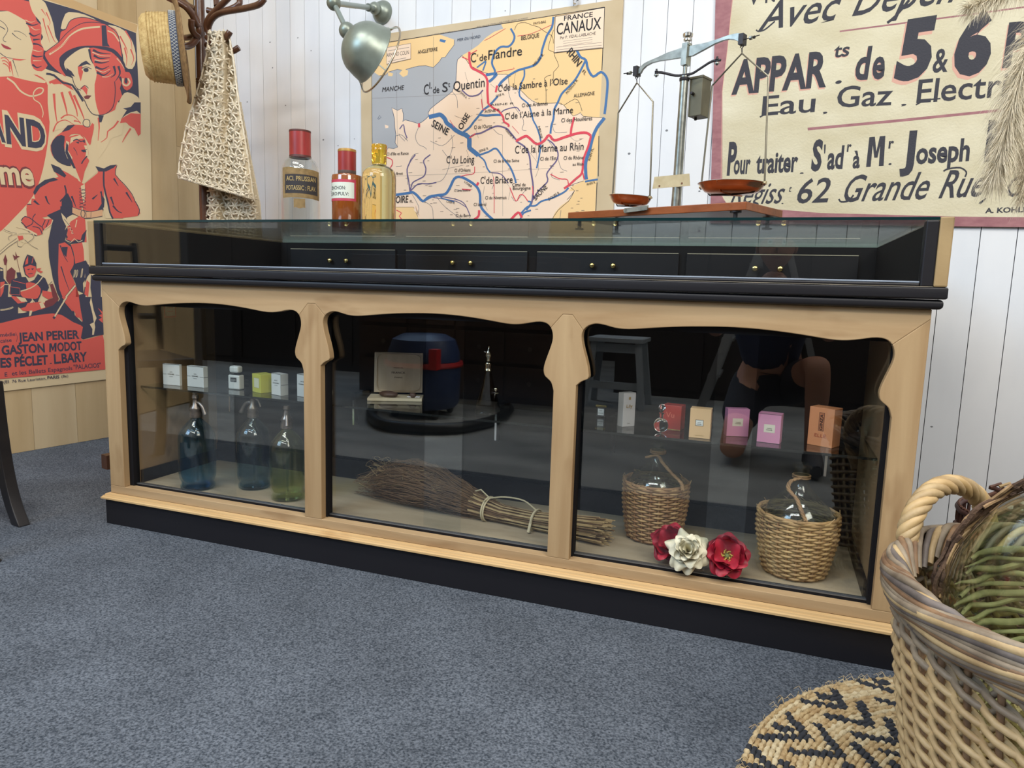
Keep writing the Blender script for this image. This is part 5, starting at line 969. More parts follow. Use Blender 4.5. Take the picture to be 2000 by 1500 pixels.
carton('perfume_box', 'pink perfume box with cream label, the left one of the pair', (1418.5, 852), (1461, 853.5), 798, .026, pnk, 'pink perfume boxes', None, (('CHANCE', .5, .51, .03, .22, bk), ('CHANEL', .5, .455, .034, .28, bk)), ((0, 1, 0, .012, bk),), ((.24, .72, .38, .66), mat('label_ivory', (216, 210, 192), .5), mat('label_ivory', (216, 210, 192), .5)))
carton('perfume_box', 'pink perfume box with brown side, the right one of the pair', (1477.5, 862.5), (1522, 868), 806, .036, pnk, 'pink perfume boxes', None, (('CHANCE', .52, .49, .03, .22, bk), ('CHANEL', .52, .435, .034, .28, bk)), ((0, 1, 0, .012, bk), (0, 1, .988, 1, bk)), ((.28, .76, .36, .64), mat('label_ivory', (216, 210, 192), .5), mat('label_ivory', (216, 210, 192), .5)))
to = carton('perfume_box', 'orange perfume box with upright dark lettered strip, rightmost on the shelf', (1576, 867), (1624, 876), 793, .042, orn, None, None, (), (), ((.40, .62, .40, .88), mat('strip_orange', (196, 120, 78), .5), mat('strip_dark', (92, 62, 48), .5)))
a = atz(1576, 867, ZS); b = atz(1624, 876, ZS); ex = unit(b-a); ey = V((-ex[1], ex[0], 0)); w_ = np.linalg.norm(b-a); h = (867-793)*mpp(a)
q = MB(); put_text(q, 'GINZA', bk, lambda x, y: a+ex*(w_*.57-y)+V((0, 0, h*.43+x))-ey*.0009, h*.42, w_*.12, .02); q.text = 0
put_text(q, 'ELLE', mat('print_rust', (176, 84, 56), .5), lambda x, y: a+ex*(w_*.28+x)+V((0, 0, h*.24+y))-ey*.0009, w_*.46, h*.09); q.build('front_print', to, smooth=None, recalc=False)

# ------------------------------------------------------------------ soda siphons
def siphon(cx, cy, r, top, tint, label, spout, liquid=None, capy=None, tube=False):
    c = atz(cx, cy-5, ZBD); c[2] = ZBD; k = mpp(c); b0 = cy-1
    g = glass_thin('siphon_glass_%d' % int(tint[2]*100), tint, 1.5)
    t = thing('soda_siphon', c, label, 'siphon', 'soda siphons on the bottom board')
    H = lambda y: (b0-y)*k
    q = MB(); sh = top+30
    prof = [(0, 0.0002), (.86*r*k, .0002), (.93*r*k, 3*k), (.93*r*k, 8*k), (.86*r*k, 12*k), (.88*r*k, 15*k), (.98*r*k, 24*k), (r*k, 34*k), (r*k, H(sh+28)), (.97*r*k, H(sh+16)), (.82*r*k, H(sh+5)), (.55*r*k, H(sh-5)), (.28*r*k, H(sh-14)), (.22*r*k, H(sh-20)), (.25*r*k, H(sh-24))]
    q.lathe(prof, c, g, 40, caps=False); q.lathe([(max(a-3*k, 0), z+3*k) for a, z in prof[:-1]], c, g, 40, caps=False); q.build('glass_body', t, smooth=60)
    if liquid:
        q = MB(); q.lathe([(0, 16*k), (.82*r*k, 17*k), (.94*r*k, 26*k), (.95*r*k, 34*k), (.95*r*k, H(liquid)), (0, H(liquid))], c, glass_thin('green_liquid', (.88, .90, .70), 1.33), 40, caps=False); q.build('liquid', t, smooth=50)
    q = MB(); q.tube([c+V((0, 0, 14*k)), c+V((0, 0, H(top+8)))], 2.0*k, glass_thin('siphon_tube', (.8, .86, .84), 1.5), 10); q.build('inner_tube', t)
    q = MB(); m_ = mat('siphon_pewter', (150, 138, 130), .32, metal=.8, rgb2=(112, 102, 96), vscale=(60, 60, 60))
    q.lathe([(.26*r*k, H(top+14)), (.34*r*k, H(top+13)), (.34*r*k, H(top+4)), (.30*r*k, H(top)), (.33*r*k, H(top-2)), (.30*r*k, H(top-6)), (.18*r*k, H(top-11)), (.14*r*k, H(top-22)), (.20*r*k, H(top-24)), (.16*r*k, H(top-30)), (0, H(top-31))], c, m_, 24)
    d = V((spout[0], spout[1], 0)); q.tube(cr([c+V((0, 0, H(top-14))), c+d*9*k+V((0, 0, H(top-15))), c+d*18*k+V((0, 0, H(top-9))), c+d*26*k+V((0, 0, H(top+6)))], n=4), [3.2*k, 3.2*k, 3.4*k, 3.4*k, 3.4*k, 3.4*k, 3.4*k, 3.6*k, 3.6*k, 3.6*k, 3.8*k, 4*k, 4.4*k], m_, 10)
    if tube: q.tube([c+V((0, 0, H(top-20))), c+V((-2*k, 0, H(top-34)))], 4*k, m_, 10)
    else: q.tube([c+V((0, 0, H(top-26))), c-d*12*k+V((0, 0, H(top-20))), c-d*17*k+V((0, 0, H(top-8)))], 1.8*k, m_, 8)
    q.build('siphon_head', t, smooth=50); return t
siphon(387, 957, 34, 803, (.60, .76, .87), 'dark blue glass soda siphon, leftmost of three, spout to the right', (1, -.1), tube=True)
siphon(497, 956, 32, 803, (.72, .82, .88), 'blue grey glass soda siphon in the middle, spout to the left', (-1, -.1))
siphon(562, 978, 33.5, 824, (.92, .95, .86), 'pale green soda siphon half filled with liquid, beside the pine upright', (.5, -.6), liquid=868)

# ------------------------------------------------------------------ twig broom
P0 = atz(712, 962, .13); P1 = atz(1188, 1064, .13); bd = unit(P1-P0); bn = V((-bd[1], bd[0], 0)); BLn = np.linalg.norm(P1-P0)
t = thing('twig_broom', (P0+P1)/2, 'bundle of dry twigs tied into a hand broom lying on the middle bay board', 'broom')
tw1 = mat('twig_brown', (112, 86, 60), .9, rgb2=(84, 62, 44), vscale=(40, 40, 40)); tw2 = mat('twig_straw', (176, 154, 112), .85, rgb2=(140, 118, 82), vscale=(40, 40, 40)); rr = random.Random(21)
rad = lambda s: (.052*math.exp(-((s-.24)/.25)**2)+.021 if s < .62 else .021+.018*(s-.62)/.38)
for nm, N in (('brush', 560), ('stalks', 230)):
    q = MB()
    for i in range(N):
        a = rr.uniform(0, 2*math.pi); f = math.sqrt(rr.random()); s0, s1 = (rr.uniform(-.02, .30), rr.uniform(.62, .72)) if nm == 'brush' else (.50, rr.uniform(.95, 1.01))
        n = 8 if nm == 'brush' else 5; pts = []; ph = rr.uniform(0, 6); am = rr.uniform(.002, .012) if nm == 'brush' else .0005
        for j in range(n):
            s_ = s0+(s1-s0)*j/(n-1); R_ = rad(s_)*f; w2 = am*(1 if s_ < .5 else .2)
            pts.append(P0+bd*BLn*s_+bn*(math.cos(a)*R_*1.15+w2*math.sin(ph+j*1.7))+V((0, 0, max(.0022, rad(s_)*.92+math.sin(a)*R_*.92+w2*math.cos(ph*2+j*2.1)))))
        q.tube(pts, .0007 if nm == 'brush' else .0016, tw1 if nm == 'brush' else (tw2 if i % 4 else tw1), 3)
    if nm == 'brush':
        for i in range(140):
            c0 = P0+bd*BLn*rr.uniform(.02, .4)+V((0, 0, rr.uniform(.03, .10)))+bn*rr.uniform(-.05, .05); a = rr.uniform(0, 6)
            q.tube(cr([c0, c0+V((math.cos(a)*.02, math.sin(a)*.02, .012)), c0+V((math.cos(a+1)*.035, math.sin(a+1)*.03, rr.uniform(-.004, .02))), c0+V((math.cos(a+2.2)*.03, math.sin(a+2.2)*.03, rr.uniform(-.01, .015)))], n=2), .0005, tw2 if i % 3 else tw1, 3)
    q.build(nm, t, smooth=None, recalc=False)
q = MB(); strg = mat('string', (196, 184, 152), .9)
for s_, w2 in ((.555, .0026), (.562, .0026), (.742, .003)):
    cc = P0+bd*BLn*s_; R_ = rad(s_)+.003; q.tube([cc+bn*math.cos(a)*R_*1.2+V((0, 0, rad(s_)*.93+math.sin(a)*R_)) for a in np.linspace(0, 2*math.pi, 25)[:-1]], w2, strg, 6, closed=True)
cc = P0+bd*BLn*.56+V((0, 0, rad(.56)*2)); c2 = P0+bd*BLn*.742+V((0, 0, rad(.74)*2))
q.tube(cr([cc, cc+bd*.05+V((0, 0, .012)), cc+bd*.11+V((0, 0, .012)), c2], n=4), .0022, strg, 6); q.tube([cc, cc-bd*.03+V((0, 0, .02)), cc-bd*.05+V((0, 0, .012))], .002, strg, 6); q.tube([cc, cc-bn*.03+V((0, 0, .0))], .002, strg, 6)
q.tube([c2, c2-bn*.026-V((0, 0, .01)), c2-bn*.045-V((0, 0, c2[2]-.134))], [.003, .004, .0045], strg, 6); q.build('string_tie', t, smooth=60)

# ------------------------------------------------------------------ wicker weaving
def weave(mb, S, ns, rows, r, m, t0=0., t1=1., amp=1.25, slant=0., spl=3, ms=None, rs=None, stakes=True, pair=1):
    """S(theta, t, off): point on the basket wall; weavers run in front of and behind the stakes"""
    n = ns*spl
    for i in range(rows):
        tt = t0+(t1-t0)*(i+.5)/rows; mm = m[i % len(m)] if isinstance(m, (list, tuple)) else m
        pts = []
        for j in range(n):
            th = 2*math.pi*j/n; ph = math.pi*(j/spl)/pair+math.pi*(i//1)/pair
            sl = slant*(((j/spl)/(2*pair)+i*.5/pair) % 1.0-.5) if slant else 0
            pts.append(S(th, tt+sl, r*amp*math.cos(ph)))
        mb.tube(pts, r, mm, 6, closed=True)
    if stakes:
        for k in range(ns):
            th = 2*math.pi*(k)/ns; mb.tube([S(th, t0+(t1-t0)*j/8, 0) for j in range(9)], rs or r, ms or (m[0] if isinstance(m, (list, tuple)) else m), 5)
wk = [mat('split_cane_%s' % n_, a_, .6, rgb2=b2, vscale=(50, 50, 50)) for n_, a_, b2 in (('pale', (188, 154, 106), (150, 116, 74)), ('tan', (168, 130, 88), (128, 92, 60)), ('straw', (200, 168, 116), (166, 132, 86)))]
jugg = glass_thin('demijohn_glass', (.84, .87, .84), 1.5); rope = mat('twisted_cane', (166, 130, 88), .7, rgb2=(120, 88, 58), vscale=(60, 60, 60))
def demijohn(cx, by, rb, rt, ytop, neck, label, ropepts, colr):
    c = atz(cx, by-9, ZBD); c = c+V((0, rb*mpp(c)*.55, 0)); k = mpp(c); H = lambda y: (by-9-y)*k*1.0
    t = thing('demijohn', c, label, 'demijohn', 'wicker demijohns in the right bay')
    h = H(ytop)-.0; S = lambda th, t_, o: V((c[0]+math.cos(th)*((rb+(rt-rb)*min(t_*1.5, 1)**.8)*k+o), c[1]+math.sin(th)*((rb+(rt-rb)*min(t_*1.5, 1)**.8)*k+o), c[2]+.005+h*t_))
    q = MB(); weave(q, S, 24, 22, .0031, colr, 0, .93, amp=1.0, spl=3, ms=wk[1], rs=.0032)
    for i in range(3): q.tube([S(2*math.pi*j/60, .955+i*.022, .0015*math.cos(j*1.3+i*2)) for j in range(60)], .0042, colr[i % len(colr)], 6, closed=True)
    q.lathe([(0, .001), (rb*k*.97, .001), (rb*k*.97, .006), (0, .006)], c, wk[1], 32)
    for i in range(14):
        a = rr.uniform(0, 6.28); q.tube([S(a, .95, 0), S(a+.06, 1.03, rr.uniform(0, .006)), S(a+.16, 1.05+rr.uniform(0, .03), rr.uniform(0, .008))], .0009, wk[2], 3)
    q.build('wicker_cover', t, smooth=60)
    q = MB(); R_ = rt*k*.93; zt = h*.96; hn = H(neck[1]); nr = neck[2]*k
    pf = [(0, .008), (rb*k*.85, .010), (rb*k*.92, .03), (R_, h*.6), (R_, h*.8), (R_*.96, zt), (R_*.80, zt+.22*(hn-zt)), (R_*.5, zt+.40*(hn-zt)), (nr*1.25, zt+.56*(hn-zt)), (nr, zt+.68*(hn-zt)), (nr*.95, hn-.012), (nr*1.25, hn-.010), (nr*1.28, hn-.003), (nr*1.0, hn)]
    q.lathe(pf, c, jugg, 40, caps=False); q.lathe([(max(a-.0025, 0), z+.002) for a, z in pf[:-1]], c, jugg, 40, caps=False); q.build('glass_jug', t, smooth=60)
    q = MB(); pl_ = [aty(u, v, c[1]-o) for u, v, o in ropepts]; pl_ = cr(pl_, n=6)
    for s_ in (0, 1, 2):
        pp = []; 
        for j, p in enumerate(pl_): a = j*.9+s_*2.1; pp.append(p+V((math.cos(a), math.sin(a), 0))*.0028)
        q.tube(pp, .0026, rope, 6)
    for s_ in (0, 1): q.tube([c+V((math.cos(a)*(nr+.002), math.sin(a)*(nr+.002), zt+(.78-s_*.04)*(hn-zt))) for a in np.linspace(0, 2*math.pi, 20)[:-1]], .0022, rope, 6, closed=True)
    q.build('rope_handle', t, smooth=70); return c
c1 = demijohn(1271, 1066, 50, 61, 948, (1273, 866, 13), 'wicker covered glass demijohn behind the red and white flowers, rope handle leaning right', [(1262, 893, .02), (1284, 890, .03), (1295, 905, .04), (1312, 925, .05), (1330, 943, .06), (1334, 958, .075)], [wk[1], wk[0]])
c2 = demijohn(1550, 1136, 56, 73, 1010, (1550, 911, 14), 'wider wicker covered glass demijohn at the right end of the bottom board', [(1564, 934, .02), (1545, 940, .03), (1540, 955, .04), (1556, 975, .06), (1566, 1000, .075), (1574, 1018, .085)], [wk[0], wk[2]])

# ------------------------------------------------------------------ silk flowers
def petal_ring(mb, c, up_, n, r0, r1, lift, w_, m, ph=0, curl=.3, ruf=.1, seed=0):
    rg = random.Random(seed); up_ = unit(up_); e = unit(np.cross(up_, (.3, .2, 1) if abs(up_[2]) < .9 else (1, 0, 0))); g = np.cross(up_, e)
    for k in range(n):
        a0 = ph+2*math.pi*k/n+rg.uniform(-.15, .15); d = e*math.cos(a0)+g*math.sin(a0); s_ = np.cross(up_, d); ww = w_*rg.uniform(.85, 1.15); rr_ = r1*rg.uniform(.88, 1.1); f1 = rg.uniform(0, 6)
        def f(u, v):
            x = (u-.5)*2; wv = ww*math.sin(math.pi*min(.10+v*.74, .84))**.6; r = r0+(rr_-r0)*v*(1-.32*x*x)
            z = lift*math.sin(v*1.5)*(1+.2*x*x)-curl*rr_*v**3+ruf*rr_*v*v*math.sin(x*5+f1)*.5
            return c+d*r*(1-.12*x*x)+s_*x*wv+up_*(z+abs(x)**2*ww*.35*(1-v*.4))
        mb.grid(f, 8, 8, m)
fr_ = mat('silk_red', (170, 26, 50), .55, rgb2=(128, 14, 36), vscale=(50, 50, 50)); fw = mat('silk_white', (216, 212, 190), .6, rgb2=(198, 192, 162), vscale=(40, 40, 40)); st = mat('stamen_gold', (176, 158, 78), .6); gc = mat('flower_green', (96, 108, 58), .7)
grp = 'silk flowers in the right bay'
def flower(name, c, up_, R_, m, label, rings, center=None):
    t = thing(name, V((c[0], c[1], ZBD)), label, 'artificial flower', grp)
    for i, (n, a, b, lf, w_, cu) in enumerate(rings):
        q = MB(); petal_ring(q, c, up_, n, R_*a, R_*b, R_*lf, R_*w_, m, i*.5, cu, .16, i+7); q.build('petals', t, smooth=80, recalc=False)
    q = MB(); u_ = unit(up_); e = unit(np.cross(u_, (1, .1, 0))); g = np.cross(u_, e)
    if center:
        q.sphere(c+u_*R_*.12, R_*.12, gc, 12)
        for k in range(46):
            a = k*2.4; r = R_*(.12+.26*((k*7) % 10)/10); q.tube([c+u_*R_*.05, c+u_*R_*.22+(e*math.cos(a)+g*math.sin(a))*r], .0007, st, 4); q.sphere(c+u_*R_*.23+(e*math.cos(a)+g*math.sin(a))*r, .0019, st, 6)
        q.build('stamens', t)
    return t
tow = lambda c: unit(CAM-c)
pr = aty(1420, 1088, .045); flower('poppy', pr, tow(pr)+V((0, 0, .35)), 50*mpp(pr), fr_, 'open crimson silk poppy with golden stamens, right of the white rose', [(5, .02, 1.0, .25, .62, .25), (5, .02, .86, .42, .56, .1), (4, .02, .62, .5, .42, -.1)], True)
pr = aty(1312, 1066, .075); flower('poppy', pr, tow(pr)+V((-.3, 0, .4)), 46*mpp(pr), fr_, 'crimson silk flower left of and behind the white rose', [(5, .02, 1.0, .3, .62, .2), (5, .02, .8, .5, .5, 0), (4, .02, .5, .6, .36, -.1)], True)
pr = aty(1344, 1077, .028)+V((0, -.006, 0)); flower('rose', pr, tow(pr)+V((0, 0, .25)), 46*mpp(pr), fw, 'large white silk rose between the two crimson flowers', [(6, .05, 1.05, .15, .50, .35), (6, .05, .88, .35, .46, .3), (5, .05, .70, .52, .40, .25), (5, .04, .52, .62, .34, .15), (4, .03, .36, .68, .26, .05), (3, .01, .22, .72, .18, 0)])
# ------------------------------------------------------------------ jute rug
RC = V((2.435, -.5, 0)); RR = .492
jut = [mat('jute_%s' % n_, a_, .95, rgb2=b2, vscale=(70, 70, 70), bump=.8, bscale=240) for n_, a_, b2 in (('light', (206, 186, 146), (176, 150, 110)), ('mid', (198, 174, 130), (164, 134, 92)), ('pale', (214, 198, 162), (188, 168, 130)))]
jbl = mat('jute_black', (54, 56, 62), .95, rgb2=(40, 42, 48), vscale=(90, 90, 90), bump=.6, bscale=240)
strokes = []
def stroke(t, w_=.0085):
    p = [atz(u, v, .012) for u, v in P2(t, 1400, 900, 2.5)]
    for a, b in zip(p, p[1:]): strokes.append((a[:2], b[:2], w_))
for t_ in ('690,1072 890,1130 898,1045', '430,1170 615,1198 572,1115', '220,1342 445,1345 342,1232', '162,1392 275,1500', '790,1160 945,1200', '545,1240 748,1283 698,1178', '680,1330 892,1370 832,1258', '385,1415 608,1432 495,1286', '915,1260 970,1276', '825,1415 980,1448', '672,1378 795,1505', '858,1470 920,1520', '320,1465 385,1530', '1000,1080 1080,1190 960,1190', '560,1560 700,1600 640,1480'): stroke(t_)
for u, v in ((805, 1075), (525, 1146), (316, 1296), (170, 1486)): p = atz(1400+u/2.5, 900+v/2.5, .012); strokes.append((p[:2]-V((.008, 0)), p[:2]+V((.008, 0)), .0105))
# the same zigzag carried on around the part of the rug hidden by the basket
for ring_r in (.43, .33, .23, .13):
    for k in range(max(4, int(ring_r*36))):
        a = 2*math.pi*k/max(4, int(ring_r*36))
        if math.cos(a) < .12: continue
        c0 = RC[:2]+V((math.cos(a), math.sin(a)))*ring_r; tip = RC[:2]+V((math.cos(a+.02/ring_r), math.sin(a+.02/ring_r)))*(ring_r-.05)
        strokes.append((c0, tip, .0085)); strokes.append((tip, RC[:2]+V((math.cos(a+.11/ring_r), math.sin(a+.11/ring_r)))*(ring_r-.012), .0085))
SA_ = np.array([s[0] for s in strokes]); SB_ = np.array([s[1] for s in strokes]); SW = np.array([s[2] for s in strokes])
def painted(P):
    d = SB_-SA_; t = np.clip(((P[:, None, :]-SA_)*d).sum(2)/(d*d).sum(1), 0, 1); c = SA_+t[..., None]*d
    return (np.linalg.norm(P[:, None, :]-c, axis=2) < SW).any(1)
q = MB(); rr = random.Random(4); r = RR-.007; k = 0
while r > .01:
    n = max(12, int(2*math.pi*r/.0058)); o = len(q.v); cen = []
    mk = rr.randrange(3)
    for j in range(n):
        a = 2*math.pi*j/n; rr2 = .0052*(1+.20*math.sin(j*1.9+k)); zc = .0060+.0009*math.sin(j*1.3+k*2)
        rj = r+.0010*math.sin(j*2.3+k)
        for m_ in range(6):
            b = 2*math.pi*m_/6; q.v.append((float(RC[0]+math.cos(a)*(rj+rr2*math.cos(b))), float(RC[1]+math.sin(a)*(rj+rr2*math.cos(b))), max(.0002, float(zc+rr2*math.sin(b)))))
    P = np.array([(RC[0]+math.cos(2*math.pi*(j+.5)/n)*r, RC[1]+math.sin(2*math.pi*(j+.5)/n)*r) for j in range(n)]); pt = painted(P)
    for j in range(n):
        mm = q.mi(jbl if pt[j] else jut[(mk+(j//23) % 2) % 3])
        for m_ in range(6): q.f.append((o+j*6+m_, o+j*6+(m_+1) % 6, o+((j+1) % n)*6+(m_+1) % 6, o+((j+1) % n)*6+m_)); q.m.append(mm)
    r -= .0092; k += 1
for i in range(420):
    a = rr.uniform(0, 2*math.pi); r0 = RR-rr.uniform(0, .02); p = RC+V((math.cos(a), math.sin(a), 0))*r0; d = V((math.cos(a+rr.uniform(-1, 1)), math.sin(a+rr.uniform(-1, 1)), 0))*rr.uniform(.006, .02)
    q.tube([p+V((0, 0, .009)), p+d*.5+V((0, 0, .013+rr.uniform(0, .006))), p+d+V((0, 0, .006))], .0005, jut[i % 3], 3)
tag(q.build('jute_rug', smooth=60), 'round braided jute rug with black chevrons under the big basket', 'rug')

# ------------------------------------------------------------------ large wicker basket
KC = V((2.43, -.56, .014)); KH = .405
wl_ = [mat('willow_%s' % n_, a_, .55, rgb2=b2, vscale=(26, 26, 26), bump=.25, bscale=120) for n_, a_, b2 in (('buff', (190, 166, 124), (150, 124, 86)), ('grey', (150, 136, 116), (104, 90, 74)), ('brown', (140, 110, 80), (92, 68, 50)), ('dusk', (118, 108, 102), (78, 70, 66)))]
LB = thing('wicker_basket', KC, 'large grey and buff willow basket with twisted handle standing on the jute rug', 'basket')
def SK(th, t, o):
    R = .238+.058*t+.006*math.sin(math.pi*t); return V((KC[0]+math.cos(th)*(R+o), KC[1]+math.sin(th)*(R+o), KC[2]+.012+(KH-.03)*t))
q = MB(); ns = 44; rows = 33; rr = random.Random(9)
for i in range(rows):
    t = (i+.5)/rows*.95; n = ns*3; mm = wl_[0] if i < rows-5 else wl_[1]
    ang0 = rr.uniform(0, 6.28); pts = []
    for j in range(n):
        th = 2*math.pi*j/n; ph = math.pi*(j/3)/1.0+math.pi*i
        slope = .030*(((j/3+i+1)/2) % 1.0-.5)*2
        pts.append(SK(th, min(max(t-slope, 0), .965), .0066*math.cos(ph)))
    q.tube(pts, .0046, mm, 7, closed=True)
q.build('woven_side', LB, smooth=60)
q = MB()
for k in range(ns): q.tube([SK(2*math.pi*k/ns, j/8*.96, 0) for j in range(9)], .0042, wl_[2], 6)
q.lathe([(0, .0015), (.236, .0015), (.240, .012), (0, .012)], KC, wl_[2], 40); q.build('stakes_and_base', LB, smooth=60)
q = MB(); rr = random.Random(31)
# rolled border: long wands sweeping up and over the rim
for k in range(78):
    th0 = 2*math.pi*k/78; m_ = wl_[(1, 2, 1, 3, 0, 1, 2)[k % 7]]; pts = []; ja = rr.uniform(-.004, .004); r_k = .0046+.0016*rr.random()
    for j in range(19):
        s = j/18; th = th0+s*1.55
        if s < .14: f = s/.14; rad_ = .276+.022*f; z = -.030+.036*math.sin(f*math.pi/2)
        else: f = (s-.14)/.86; rad_ = .298+.020*math.sin(math.pi*min(f*.9, 1))**.5-.010*f; z = .006-.050*f**1.1+.003*math.sin(f*9+k)
        pts.append(V((KC[0]+math.cos(-th)*(rad_+ja*.5), KC[1]+math.sin(-th)*(rad_+ja*.5), KC[2]+KH-.004+z+ja)))
    q.tube(cr(pts, n=2), r_k, m_, 7)
for i in range(3):
    q.tube([SK(2*math.pi*j/108, .955+i*.022, .007+.0045*math.cos(j*math.pi/3+i*1.3)) for j in range(108)], .0056, wl_[(1, 3, 2, 1, 3)[i]], 6, closed=True)
q.build('rolled_border', LB, smooth=60)
# twisted handle
e0 = atz(1772, 1045, KC[2]+KH+.005); e1_ = atz(1928, 1003, KC[2]+KH+.008); hn_ = unit(np.cross(e1_-e0, (0, 0, 1)))
arc = [plane_at(u, v, e0, hn_) for u, v in ((1790, 1150), (1776, 1090), (1772, 1050), (1785, 1005), (1812, 966), (1845, 948), (1880, 950), (1910, 972), (1925, 1005), (1930, 1040), (1925, 1080))]
arc = cr(arc, n=10); q = MB(); N = len(arc)
for s_ in range(5):
    pts = []
    for j, p in enumerate(arc):
        a = j*.30+s_*2*math.pi/5; T_ = unit(arc[min(j+1, N-1)]-arc[max(j-1, 0)]); u1 = hn_; u2 = np.cross(T_, u1); pts.append(p+(u1*math.cos(a)+u2*math.sin(a))*.0088)
    q.tube(pts, .0080, (wl_[0], mat('willow_gold', (206, 178, 130), .5, rgb2=(170, 140, 94), vscale=(26, 26, 26)))[s_ % 2], 8)
q.build('twisted_handle', LB, smooth=70)
q = MB(); lp = [plane_at(u, v, e0, hn_)+hn_*o for u, v, o in ((1812, 1010, -.012), (1822, 1060, -.02), (1832, 1100, -.02), (1822, 1140, -.015), (1815, 1160, -.005))]; q.tube(cr(lp, n=5), [.008]*8+[.006]*13, wl_[0], 8, flat=.6); q.build('handle_binding', LB, smooth=60)

# glass carboy lying in the basket with its torn bark collar
gc0 = CAM+ray(2216, 1250)*.93; GR = .220
t = thing('glass_carboy', gc0-V((0, 0, GR)), 'big greenish glass carboy with torn bark collar lying in the willow basket', 'glass bottle')
cg2 = glass_thin('carboy_glass', (.93, .96, .89), 1.5)
av = unit(V((.25, .35, .85))); q = MB()
pf = [(0, -GR)]+[(GR*math.sin(a), -GR*math.cos(a)) for a in np.linspace(.15, 2.45, 22)]+[(.075, GR*.90), (.05, GR*1.05), (.04, GR*1.2), (.038, GR*1.45), (.046, GR*1.47), (.046, GR*1.55), (.036, GR*1.56)]
q.lathe(pf, gc0, cg2, 56, av, caps=False); q.lathe([(max(r-.004, 0), z) for r, z in pf[1:-2]], gc0, cg2, 56, av, caps=False); q.build('glass_body', t, smooth=60)
# woven inner wicker seen through the glass
q = MB(); gn = mat('green_wicker', (150, 148, 112), .7, rgb2=(108, 108, 76), vscale=(30, 30, 30), bump=.3)
for i in range(15):
    z = -.155+i*.0145; R_ = math.sqrt(max(.0001, (GR-.012)**2-z*z)); pts = []
    for j in range(70):
        a = 2*math.pi*j/70; pts.append(gc0+V((math.cos(a)*(R_-.004-.004*math.cos(j*math.pi/3+i*math.pi)), math.sin(a)*(R_-.004-.004*math.cos(j*math.pi/3+i*math.pi)), z+.0028*math.sin(j*.9+i*1.7))))
    half = [p for p in pts if (p-gc0)@(CAM-gc0) < -.004]
    half.sort(key=lambda p: float(np.cross(CAM-gc0, p-gc0)[2]))
    nh = len(half); q.tube(half, [(.0048+.0012*math.sin(i*2.3))*min(1, .25+min(j_, nh-1-j_)*.22) for j_ in range(nh)], gn, 6)
q.build('wicker_lining', t, smooth=60)
q = MB(); bark = mat('torn_bark', (96, 72, 54), .9, rgb2=(58, 42, 32), vscale=(60, 60, 60), bump=.8, bscale=200); bark2 = mat('bark_pale', (170, 140, 100), .9, rgb2=(120, 92, 66), vscale=(60, 60, 60), bump=.6)
rr = random.Random(17); vd = unit(CAM-gc0); s1 = unit(np.cross(vd, (0, 0, 1))); s2 = np.cross(s1, vd)
s1 = s1 if s1@_r2 > 0 else -s1; s2 = s2 if s2[2] > 0 else -s2
for i in range(46):
    a0 = rr.uniform(2.0, 3.2); ln = rr.uniform(.25, .7); rr3 = GR*rr.uniform(1.0, 1.05); pts = []
    off_ = rr.uniform(-.015, .03)
    for j in range(9):
        a = a0+ln*j/8; w_ = rr.uniform(-.002, .002); pts.append(gc0+(s1*math.cos(a)+s2*math.sin(a))*(rr3+w_)+vd*(off_+.006*math.sin(j+i)))
    q.tube(cr(pts, n=2), rr.uniform(.0018, .0042), bark2 if i % 4 == 0 else bark, 5)
q.build('bark_collar', t, smooth=60)

# ------------------------------------------------------------------ brown wicker hamper by the wall
bwk = [mat('brown_wicker_%s' % n_, a_, .5, rgb2=b2, vscale=(40, 40, 40)) for n_, a_, b2 in (('dark', (84, 56, 50), (56, 36, 34)), ('mid', (112, 78, 64), (74, 50, 42)))]
HB = thing('wicker_hamper', (2.66, .36, 0), 'dark brown wicker hamper with openwork rail between counter and wall, behind the willow basket', 'basket')
hz = float(aty(1860, 1020, .36)[2]); SH = lambda th, t_, o: V((2.66+math.cos(th)*(.225+.02*t_+o), .36+math.sin(th)*(.17+.02*t_+o), .004+hz*t_))
q = MB(); weave(q, SH, 30, 26, .0042, bwk, 0, 1, amp=1.2, spl=3, ms=bwk[0]); q.lathe([(0, .001), (.16, .001), (.16, .006), (0, .006)], (2.66, .36, 0), bwk[0], 32); q.build('woven_side', HB, smooth=60)
q = MB()
for k in range(60): p = SH(2*math.pi*k/60, 1.0, 0); q.tube([p, p+V((0, 0, .028))], .0042, bwk[0], 6)
q.tube([SH(2*math.pi*j/90, 1.0, 0)+V((0, 0, .032+.001*math.sin(j*2))) for j in range(90)], .0075, bwk[0], 8, closed=True)
for k in range(90): p = SH(2*math.pi*k/90, 1, 0)+V((0, 0, .033)); d = SH(2*math.pi*(k+1.4)/90, 1, 0)+V((0, 0, .033)); q.tube([p+V((0, 0, .007)), (p+d)/2+V((0, 0, .009)), d-V((0, 0, .006))], .0032, bwk[1], 5)
q.build('openwork_rail', HB, smooth=60)
q = MB(); l0 = aty(1925, 975, .30); 
for i in range(9):
    pts = []
    for j in range(40):
        s = j/39; p = l0+V((.42*s, -.02-.10*s, .030+.10*s)); pts.append(p+V((0, 0, -.010*i+.004*math.cos(j*1.5+i*math.pi)))+V((0, .004*math.cos(j*1.5+i*math.pi), 0)))
    q.tube(pts, .0052, bwk[i % 2], 6)
for j in range(26):
    s = j/25; p = l0+V((.42*s, -.02-.10*s, .036+.10*s)); q.tube([p+V((0, -.004, 0)), p+V((.020, 0, .010)), p+V((.034, .004, -.012))], .004, wl_[0] if j % 2 else bwk[1], 5)
